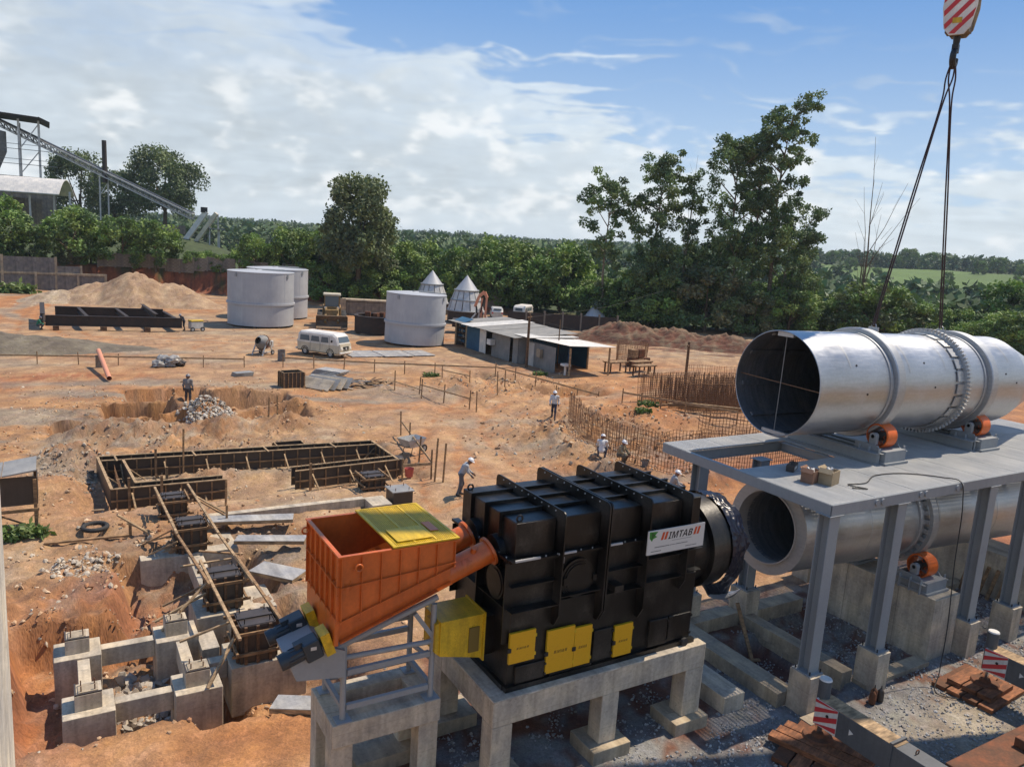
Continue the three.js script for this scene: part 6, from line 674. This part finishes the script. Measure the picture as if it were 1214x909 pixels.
// ---------- steel platform ----------
{
  const t = thing('steel_platform', 'grey steel platform with grating deck carrying the upper drum', 'platform'); const S = M.greySteel, x0 = 14.62, x1 = 30, zF = -10.34, zB = -15.9, Y = 5.1;
  const ch = (a, b, name = 'edge_channel') => part(name, ibeam(a, b, .1, .26, .014), S, t);
  ch([x0, Y - .14, zF - .05], [x1, Y - .14, zF - .05]); ch([x0, Y - .14, zB + .05], [x1, Y - .14, zB + .05]); ch([x0 + .05, Y - .14, zF - .11], [x0 + .05, Y - .14, zB + .11]); ch([x1 - .05, Y - .14, zF - .11], [x1 - .05, Y - .14, zB + .11]);
  ch([x0 + .11, Y - .17, -13.2], [x1 - .11, Y - .17, -13.2], 'main_beam'); ch([x0 + .11, Y - .2, -15.05], [x1 - .11, Y - .2, -15.05], 'main_beam'); for (const x of [17.3, 18.35, 20.4, 21.3, 23.4, 25.2, 27.5]) part('joist', [bb(x - .05, x + .05, Y - .3, Y - .06, zF - .12, -13.14), bb(x - .05, x + .05, Y - .3, Y - .06, -15.1, zB + .12)], S, t); for (const x of [18.45, 22.4, 26.4]) part('cross_girder', ibeam([x, Y - .18, -13.26], [x, Y - .18, -15.0], .16, .26, .02), S, t);
  const plate = (a, b) => part('fascia_plate', beam(a, b, .012, .25), S, t); plate([x0, Y - .14, zF + .008], [x1, Y - .14, zF + .008]); part('fascia_plate', beam([x0 - .008, Y - .14, zF - .01], [x0 - .008, Y - .14, zB + .01], .012, .25), S, t);
  // grating panels: bearing bars and cross rods, real gaps
  const grating = (a, b, c, d) => { const g = []; for (let z = c; z <= d - .02; z += .045) g.push(bb(a + .01, b - .01, Y - .03, Y, z, z + .027)); for (let x = a + .03; x < b - .02; x += .11) g.push(bb(x, x + .02, Y - .04, Y - .012, c, d)); const o = part('grating_panel', g, M.deckSteel, t); o.userData.kind = 'stuff'; };
  for (let x = x0; x < x1 - .1; x += 1.54) { const b = Math.min(x + 1.535, x1); grating(x, b, -13.15, zF - .005); grating(x, b, zB + .01, -15.0); } for (let x = 18.5; x < x1 - .1; x += 1.44) grating(x, Math.min(x + 1.435, x1), -14.98, -13.17);
  for (const x of [16.2, 16.42, 17.9, 18.12, 19.45, 19.67]) part('lug_disc', cyl([x, Y - .12, zF + .012], [x, Y - .12, zF + .05], .075, .075, 20), S, t);
  const col = (x, z, y0 = 1.0) => { const g = part('column', [bb(x - .17, x + .17, y0 + .03, Y - .28, z + .13, z + .155), bb(x - .17, x + .17, y0 + .03, Y - .28, z - .155, z - .13), bb(x - .012, x + .012, y0 + .03, Y - .28, z - .128, z + .128)], S, t); part('base_plate', bb(x - .23, x + .23, y0 + .002, y0 + .03, z - .27, z + .25), S, g); part('head_plate', bb(x - .24, x + .24, Y - .28, Y - .265, z - .2, z + .2), S, g); for (const [i, j] of [[-1, -1], [1, -1], [-1, 1], [1, 1]]) part('anchor_bolt', cyl([x + i * .18, y0 + .03, z + j * .2], [x + i * .18, y0 + .11, z + j * .2], .018, .018, 6), M.black, g); };
  for (const x of [14.80, 17.28, 21.28, 23.45, 27.6]) { col(x, -10.5); part('pedestal', rb(x - .24, x + .24, -.3, 1.0, -10.8, -10.2, .015), M.concrete, t); } for (const [x, z] of [[15.1, -14.85], [16.95, -14.4], [21.28, -15.7], [23.45, -15.7], [27.6, -15.7]]) { col(x, z); part('pedestal', rb(x - .27, x + .27, -.3, 1.0, z - .32, z + .32, .015), M.concrete, t); }
}
// ground beams and piers
{ const t = thing('ground_beam', 'tan concrete ground beams framing the red earth under the platform', 'ground beam'); const C = M.concreteTan; part('beam', rb(14.28, 14.86, -.35, .36, -15.0, -10.82, .015), C, t); part('curb', rb(14.30, 15.2, -.35, .14, -10.19, -9.86, .015), C, t); part('beam', rb(16.6, 17.0, -.35, .34, -14.06, -10.8, .015), C, t); part('beam', rb(14.87, 16.6, -.35, .38, -14.7, -14.2, .015), C, t); part('beam', rb(17.24, 19.2, -.35, .36, -14.6, -14.1, .015), C, t); part('beam', rb(17.02, 19.7, -.35, .12, -10.8, -10.4, .015), C, t); part('beam', rb(21.6, 28, -.3, .2, -13.4, -13.0, .01), C, t); part('brace_board', [beam([16.1, .9, -13.9], [15.9, -.3, -13.0], .1, .04), beam([15.7, -.32, -13.1], [16.1, -.3, -12.9], .1, .04)], M.wood, t); }
solo('concrete_block', rb(12.9, 13.55, -.1, .42, -12.75, -11.15, .02), M.concrete, 'grey precast concrete block lying right of the furnace frame', 'concrete block');
{ const t = thing('drum_pier', 'large concrete pier under the roller of the lower drum', 'pier'); part('pier_block', rb(19.82, 20.98, -.4, 1.75, -14.4, -10.57, .02), M.concrete, t); part('pier_joint', [bb(19.817, 19.822, .0, 1.7, -11.62, -11.61), bb(19.817, 19.822, .0, 1.7, -13.22, -13.21)], M.concreteOld, t); }
{ const t = thing('drum_pier', 'second concrete pier at the right edge under the platform', 'pier'); part('pier_block', rb(25.9, 27.2, -.4, 1.5, -14.4, -10.9, .02), M.concrete, t); for (let k = 0; k < 5; k++) part('leaning_board', beam([25.6, 0, -13.0 + k * .3], [25.86, 1.0, -12.9 + k * .3], .12, .04), M.wood, t); }

// ---------- drums ----------
const drumTilt = -.022;
{
  const t = thing('rotary_drum', 'upper galvanised rotary drum hung in slings above the platform', 'drum', [16.3, 7.14, -13.7]); t.rotation.z = drumTilt; const r = 1.39; const G = M.galv;
  for (const [a, b] of [[0, 2.95], [2.955, 6.3], [6.305, 8.0], [8.005, 9.75]]) part('shell_course', latheX([[a, r], [b, r]], 96), G, t); part('weld_seam', [2.952, 6.302, 8.002].map((x) => latheX([[x - .012, r], [x, r + .007], [x + .012, r]], 96)), M.galvRing, t);
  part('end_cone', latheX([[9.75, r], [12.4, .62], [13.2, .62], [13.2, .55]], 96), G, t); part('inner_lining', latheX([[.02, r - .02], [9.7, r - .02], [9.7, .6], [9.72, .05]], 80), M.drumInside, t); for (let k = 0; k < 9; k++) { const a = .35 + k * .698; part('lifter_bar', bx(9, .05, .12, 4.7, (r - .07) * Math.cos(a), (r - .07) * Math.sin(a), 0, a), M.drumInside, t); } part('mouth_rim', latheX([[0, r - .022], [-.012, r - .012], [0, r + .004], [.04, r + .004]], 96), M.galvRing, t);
  for (const x of [3.15, 7.75]) part('riding_ring', latheX([[x - .17, r + .003], [x - .17, r + .13], [x - .14, r + .15], [x + .14, r + .15], [x + .17, r + .13], [x + .17, r + .003]], 96), M.galvRing, t);
  part('ring_pad', [2.85, 3.45, 7.42, 8.05].map((x) => latheX([[x - .03, r + .002], [x - .03, r + .03], [x + .03, r + .03], [x + .03, r + .002]], 96)), M.galvRing, t);
  const gear = part('gear_ring', latheX([[6.28, r + .003], [6.28, r + .11], [6.42, r + .11], [6.42, r + .003]], 96), M.galvRing, t); for (let k = 0; k < 84; k++) { const a = k / 84 * 6.2832; part('gear_tooth', bx(.12, .09, .05, 6.35, (r + .15) * Math.cos(a), (r + .15) * Math.sin(a), 0, a), M.galvRing, gear); } for (let k = 0; k < 24; k++) { const a = k / 24 * 6.2832; part('ring_lug', bx(.34, .03, .30, 6.12, (r + .02) * Math.cos(a), (r + .03) * Math.sin(a), 0, a), M.galvRing, gear); }
  part('mouth_brace', [cyl([.12, -r + .02, .06], [.12, r - .02, .06], .012, .012, 8)], M.zincOld, t); part('mouth_brace', [cyl([.16, .05, -r + .02], [.16, -.02, r - .02], .010, .010, 8)], M.rebar, t); part('brace_clip', bx(.1, .12, .5, .1, r - .09, .06), M.galvRing, t); part('brace_clip', bx(.1, .1, .8, .1, -r + .09, .1), M.galvRing, t); for (const x of [3.75, 7.05]) part('sling_lug', [bx(.06, .2, .3, x, r + .08, 0), new THREE.TorusGeometry(.07, .02, 6, 14).rotateY(Math.PI / 2).translate(x, r + .2, 0)], M.galvRing, t); for (const [a, q] of [[.35, .7], [-.4, .7], [.9, .9], [-.9, 1.1]]) part('inner_tab', bx(.14, .1, .05, .4 + q, (r - .06) * Math.sin(a), (r - .06) * Math.cos(a), 0, -a), M.galvRing, t); for (const [x, a] of [[1.5, .5], [4.5, .55], [6.0, .4], [1.9, -.05], [4.9, .05], [8.6, .3], [9.2, .1]]) part('bolt_hole', cyl([x, r * Math.sin(a) * .999, r * Math.cos(a) * .999], [x, (r + .012) * Math.sin(a), (r + .012) * Math.cos(a)], .03, .03, 10), M.black, t); for (const [x, a0, a1] of [[1.25, .25, .95], [3.75, .15, .8], [5.45, .2, 1.0], [8.9, .35, .9]]) part('scuff_band', new THREE.CylinderGeometry(r + .0035, r + .0035, .05, 20, 1, true, a0, a1 - a0).rotateZ(Math.PI / 2).rotateX(-.2).translate(x, 0, 0), M.galvRing, t);
}
{
  const t = thing('rotary_drum', 'lower galvanised rotary drum running under the platform', 'drum', [15.32, 3.70, -12.6]); t.rotation.z = -.05; const r = 1.17;
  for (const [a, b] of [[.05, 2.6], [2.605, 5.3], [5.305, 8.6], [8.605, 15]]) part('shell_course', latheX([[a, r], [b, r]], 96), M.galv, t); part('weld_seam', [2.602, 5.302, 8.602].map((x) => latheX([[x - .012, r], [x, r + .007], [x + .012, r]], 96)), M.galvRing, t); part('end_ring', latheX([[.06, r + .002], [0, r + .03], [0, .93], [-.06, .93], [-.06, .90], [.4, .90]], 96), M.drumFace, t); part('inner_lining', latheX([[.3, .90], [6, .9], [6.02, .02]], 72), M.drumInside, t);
  part('riding_ring', latheX([[4.98, r + .10], [4.98, r + .2], [5.24, r + .2], [5.24, r + .10], [4.98, r + .10]], 96), M.galvRing, t); for (let k = 0; k < 30; k++) { const a = k / 30 * 6.2832; part('ring_pad', bx(.34, .10, .12, 5.11, (r + .05) * Math.cos(a), (r + .05) * Math.sin(a), 0, a), M.galvRing, t); } part('stop_band', [4.7, 5.55].map((x) => latheX([[x - .04, r + .002], [x - .04, r + .05], [x + .04, r + .05], [x + .04, r + .002]], 96)), M.galvRing, t);
}
// roller supports
function roller(label, x, y, z, wr, side, h) {
  const t = thing('roller_support', label, 'roller', [x, y, z]); const S = M.greySteel, w = .5;
  part('base_box', [bb(-w, w, 0, .06, -.55, .55), bb(-w + .05, w - .05, .06, h * .55, -.48, .48)], S, t); for (const s of [-1, 1]) { part('cheek_plate', extr(poly([[-.46, 0], [.46, 0], [.46, h * .5], [.30, h * .56], [.22, h * .72], [-.22, h * .72], [-.46, h * .72]]), .03).rotateY(-Math.PI / 2).translate(s * (w - .06) + .015, 0, 0), S, t); for (const q of [-.25, .05, .35]) part('gusset', bb(s * w, s * (w + .09), 0, h * .66, q - .01, q + .01), S, t); part('gusset', bb(s * (w - .03), s * (w + .07), h * .45, h * .47, -.46, .46), S, t); part('bearing', [cyl([s * .26, h + .02, 0], [s * .40, h + .02, 0], .10, .10, 18), bb(s * .27, s * .39, h * .7, h, -.10, .10)], S, t); }
  const wh = new THREE.Group(); wh.name = 'roller_wheel'; wh.position.set(0, h + .02, 0); t.add(wh); wh.userData.label = 'orange roller wheel'; const disc = new THREE.Shape(); disc.absarc(0, 0, wr, 0, 6.2832); for (let k = 0; k < 6; k++) { const hole = new THREE.Path(); hole.absarc(Math.cos(k * 1.047) * wr * .66, Math.sin(k * 1.047) * wr * .66, wr * .15, 0, 6.2832, true); disc.holes.push(hole); } for (const s of [-1, 1]) part('web', extr(disc, .03).rotateY(Math.PI / 2).translate(s * .16 - .015, 0, 0), M.orangeWheel, wh); part('tread', latheX([[-.22, wr * .96], [-.2, wr], [.2, wr], [.22, wr * .96], [.22, wr * .88], [-.22, wr * .88], [-.22, wr * .96]], 48), M.orangeWheel, wh); part('hub', [cyl([-.24, 0, 0], [.24, 0, 0], .13, .13, 20), cyl([-.4, 0, 0], [.4, 0, 0], .05, .05, 14)], M.black, wh); void side; return t;
}
const rollers = [[19.46, 5.1, -12.56, 'orange roller on the deck nearest us under the first riding ring'], [24.08, 5.1, -12.56, 'orange roller on the deck under the second riding ring'], [19.46, 5.1, -14.84, 'orange roller on the far side under the first riding ring'], [24.08, 5.1, -14.84, 'orange roller on the far side under the second riding ring']];
for (const [x, y, z, l] of rollers) roller(l, x, y + .005, z, .335, 1, .66); roller('orange roller on the concrete pier under the lower drum', 20.3, 1.755, -11.35, .33, 1, .60); roller('far orange roller on the concrete pier behind the lower drum', 20.3, 1.755, -13.55, .33, 1, .60);
{ const t = thing('roller_girder', 'grey girders lying across the deck between the rollers', 'girder'); for (const x of [19.46, 24.08]) for (const s of [-.62, .62]) part('girder', ibeam([x + s * .3, 5.255, -13.15], [x + s * .3, 5.255, -14.25], .18, .3, .02), M.greySteel, t); part('long_girder', [ibeam([18.85, 5.26, -15.8], [18.85, 5.26, -12.2], .2, .3, .02), ibeam([23.4, 5.26, -15.8], [23.4, 5.26, -12.2], .2, .3, .02)], M.greySteel, t); }
// things on the deck
{ const t = thing('tool_case', 'black tool case lying on the grating deck', 'case', [16.05, 5.105, -12.65], .5); part('case_body', rb(-.26, .26, 0, .17, -.1, .1, .02), M.ply, t); part('handle', tubeP([[-.1, .17, 0], [-.08, .22, 0], [.08, .22, 0], [.1, .17, 0]], .012), M.black, t); part('label_strip', bb(-.2, .1, .05, .12, .1, .104), M.white, t); }
for (const [x, z, m, l, s] of [[15.62, -11.75, M.crateRed, 'brown cardboard box of fittings on the deck corner', 1], [15.98, -11.5, M.crateCard, 'tan cardboard box beside the brown one on the deck', 1.1]]) { const t = thing('cardboard_box', l, 'box', [x, 5.106, z], .25); t.scale.setScalar(s); part('carton', [bb(-.2, .2, 0, .02, -.15, .15), bb(-.2, -.185, .02, .3, -.15, .15), bb(.185, .2, .02, .3, -.15, .15), bb(-.184, .184, .02, .3, .135, .15), bb(-.184, .184, .02, .3, -.15, -.135)], m, t); part('flap', [bx(.12, .012, .3, -.22, .31, 0, 0, 0, .9), bx(.36, .012, .1, 0, .32, -.17, 0, .7)], m, t); for (let k = 0; k < 6; k++) part('fitting', cyl([R(-.14, .14), .22, R(-.1, .1)], [R(-.14, .14), .33, R(-.1, .1)], .025, .025, 8), k % 2 ? M.zinc : M.white, t); }
solo('power_cable', tubeP([[16.2, 5.12, -11.0], [16.5, 5.125, -10.8], [16.3, 5.125, -11.2], [16.9, 5.12, -11.15], [17.8, 5.12, -11.5], [18.8, 5.12, -11.35], [19.5, 5.12, -10.75], [19.6, 5.12, -10.35], [19.62, 4.6, -10.22], [19.5, 3, -10.1], [19.3, 1.4, -9.9], [18.9, .4, -9.7], [18.5, .06, -9.5], [18.9, .05, -9.0], [19.4, .05, -8.8]], .014, 160, 6), M.cable, 'black power cable trailing from the deck to the ground', 'cable');
// ---------- crane: hook block, slings, outriggers ----------
{
  const hx = 21.9, hz = -13.7; const t = thing('hook_block', 'red and white striped crane hook block hanging top right', 'hook block', [hx, 16.9, hz], -1.2);
  const prof = [[-.33, .0], [-.42, .55], [-.40, 1.25], [-.25, 1.7], [.25, 1.7], [.40, 1.25], [.42, .55], [.33, .0], [.18, -.18], [-.18, -.18]]; part('cheek_plate', extr(poly(prof), .05).translate(0, 0, .20), M.white, t); part('cheek_plate', extr(poly(prof), .05).translate(0, 0, -.25), M.concreteTan, t); part('sheave', [cyl([0, .95, -.15], [0, .95, .15], .36, .36, 28)], M.black, t); part('spacer', [bb(-.3, .3, -.1, .25, -.19, .19)], M.concreteOld, t);
  const cw = (y) => y < 0 ? .18 + (y + .18) * .83 : y < .55 ? .33 + .09 * y / .55 : y < 1.25 ? .42 - .02 * (y - .55) / .7 : .40 - .15 * (y - 1.25) / .45; for (let k = 0; k < 6; k++) { const b = -.55 + k * .40, p = []; for (let i = 0; i <= 10; i++) { const x = -1 + i * .2; p.push(x); } const pts = []; const inside = (x, y) => y > -.17 && y < 1.69 && Math.abs(x) < cw(y) - .004; const lo = [], hi = []; for (let i = 0; i <= 40; i++) { const x = -.42 + .84 * i / 40; for (const [arr, o] of [[lo, 0], [hi, .17]]) { const y = b + o + (x + .42) * 1.05; if (inside(x, y)) arr.push([x, y]); } } if (lo.length > 1 && hi.length > 1) { pts.push(...lo, ...hi.reverse()); part('red_stripe', extr(poly(pts), .006).translate(0, 0, .251), M.red, t); } }
  part('swivel', [cyl([0, -.18, 0], [0, -.42, 0], .10, .08, 16)], M.black, t); part('hook', [tubeP([[0, -.4, 0], [0, -.52, 0], [0, -.64, .15], [0, -.82, .17], [0, -.96, .02], [0, -.89, -.14], [0, -.74, -.17]], .085, 30, 10), bx(.16, .22, .2, 0, -.5, 0)], M.black, t); part('safety_latch', bx(.05, .28, .04, 0, -.68, -.08, 0, .5), M.black, t); part('number_plate', bb(-.13, .1, .12, .26, .257, .263), M.yellow, t);
  const top = 34; const rope = thing('hoist_rope', 'steel hoist ropes running up from the hook block', 'rope'); for (const s of [-.12, .12]) part('rope_fall', cyl([hx + s, 17.6, hz], [hx + s * 1.2, top, hz], .02, .02, 6), M.cable, rope);
  const loop = (x, label) => { const s = thing('lifting_sling', label, 'sling'); const y0 = 15.96, c = 7.14 + drumTilt * (x - 16.3), r = 1.59; for (const q of [-1, 1]) { const P2 = [[hx, y0 + .08, hz + .06 * q], [mix(hx, x, .04), y0 - .35, hz + .10 * q], [mix(hx, x, .10), y0 - .85, hz + .035 * q], [mix(hx, x, .5), mix(y0, c + r, .5), hz + .035 * q], [x, c + r + .02, hz + .03 * q]]; part('sling_leg', tubeP(P2, .022, 90, 7), M.sling, s); } };
  loop(20.05, 'left lifting sling from the hook down around the upper drum'); loop(23.35, 'right lifting sling from the hook down around the upper drum');
  // carrier and boom, mostly outside the picture on the right
  const c = thing('mobile_crane', 'grey mobile crane carrier with outriggers at the lower right corner', 'mobile crane'); part('deck_edge', [rb(14.2, 31, 1.02, 1.22, -6.9, -6.2, .02)], M.rust, c); part('chassis', [rb(14.25, 31, .75, 1.2, -6.19, -3.6, .03)], mat('craneGrey', [.10, .11, .125], .5, { map: T.grime }), c); part('deck_box', rb(16, 18.5, 1.221, 1.42, -6.6, -5.2, .03), M.rust, c); part('superstructure', rb(25, 30, 1.4, 3.4, -6, -3.6, .1), M.yellow, c); part('boom', beam([28, 3.3, -4.8], [hx + .2, 34.6, hz], .7, .9), M.yellow, c); part('boom_head', cyl([hx - .5, 34.2, hz], [hx + .5, 34.2, hz], .5, .5, 20), M.black, c); for (const x of [16, 18, 24, 29]) wheel(c, x, .55, -4, .55, .4).rotation.y = Math.PI / 2;
  for (const [x, zt, k] of [[13.95, -9.45, 0], [19.85, -9.1, 1]]) {
    const o = new THREE.Group(); o.name = 'outrigger'; c.add(o); const top2 = 1.2, bot = .62, w = .42; part('beam', rb(x - w / 2, x + w / 2, bot, top2, zt + .55, -3.9, .015), MATS.craneGrey, o); part('beam_end', rb(x - w / 2, x + w / 2, bot, top2, zt, zt + .549, .012), M.white, o); part('top_plate', bb(x - w / 2 + .01, x + w / 2 - .01, top2, top2 + .01, zt + .06, -7.6), M.woodPale, o);
    for (let q = 0; q < 4; q++) { const z0 = zt + .005, z1 = zt + .545, y0 = bot - .20 + q * .235; const clip = (y) => clamp(y, bot + .005, top2 - .005); const pts = [[z0, clip(y0)], [z1, clip(y0 + .26)], [z1, clip(y0 + .375)], [z0, clip(y0 + .115)]]; part('red_stripe', extr(poly(pts), .006).rotateY(-Math.PI / 2).translate(x - w / 2 - .001, 0, 0), M.red, o); } part('pin_hole', cyl([x - w / 2 - .012, .95, zt + .32], [x - w / 2 + .01, .95, zt + .32], .035, .035, 14), M.black, o);
    const jz = zt + .02, j = part('jack_cylinder', [cyl([x - .02, bot - .02, jz + .02], [x - .02, top2 + .40, jz + .02], .13, .13, 24)], MATS.craneGrey, o); part('jack_cap', cyl([x - .02, top2 + .40, jz + .02], [x - .02, top2 + .43, jz + .02], .135, .12, 24), M.white, j); part('jack_rod', cyl([x - .02, .27, jz + .02], [x - .02, bot, jz + .02], .065, .075, 20), M.chrome, j); part('float_plate', [new THREE.CylinderGeometry(.30, .33, .045, 28).translate(x - .02, .27, jz + .02), new THREE.CylinderGeometry(.10, .14, .08, 20).translate(x - .02, .33, jz + .02)], M.rust, j); part('arrow_mark', extr(poly([[0, 0], [.10, -.05], [0, -.13]]), .004).rotateY(-Math.PI / 2).translate(x - w / 2 - .003, .98, zt + .85), M.white, o); part('stop_bracket', bb(x - w / 2 - .03, x + w / 2 + .03, bot - .02, top2 + .06, -7.72, -7.66), MATS.craneGrey, o); part('rope_eye', new THREE.TorusGeometry(.05, .012, 6, 14).translate(x, top2 + .04, -7.3), M.rust, o);
  }
}
for (const [cx, cz, l] of [[13.72, -9.15, 'reddish timber pad pile under the near outrigger jack'], [19.75, -9.15, 'reddish timber pad under the far outrigger jack']]) { const t = thing('timber_pad', l, 'timber pad', [cx, 0, cz], cx < 15 ? .35 : .08); for (let k = 0; k < 4; k++) part('lower_timber', rb(-.9, .9, .02, .12, -.72 + k * .37, -.72 + k * .37 + .33, .012), k % 2 ? M.woodRed : M.rust, t); if (cx < 15) for (let k = 0; k < 3; k++) part('upper_timber', rb(-.42 + k * .30, -.42 + k * .30 + .27, .123, .245, -1.0 + .06 * k, 1.0, .012), M.woodRed, t); else for (let k = 0; k < 3; k++) part('upper_timber', rb(-.6, .6, .123, .245, -.5 + k * .36, -.5 + k * .36 + .33, .012), M.woodRed, t); }
{ const t = thing('gas_bottles', 'rusty small gas bottles beside the second platform pedestal', 'gas bottles', [16.75, .02, -10.0]); t.scale.setScalar(.72); for (const [x, z, m] of [[0, 0, M.rust], [-.22, .1, M.rust], [.18, .12, M.ply]]) { const b = part('bottle', new THREE.LatheGeometry([[.01, 0], [.10, 0], [.11, .03], [.11, .34], [.06, .42], [.03, .46]].map(([a, c]) => new THREE.Vector2(a, c)), 18).translate(x, 0, z), m, t); part('valve', cyl([x, .46, z], [x, .56, z], .02, .015, 8), M.black, b); } }
console.log('done');
renderer.render(scene, camera);
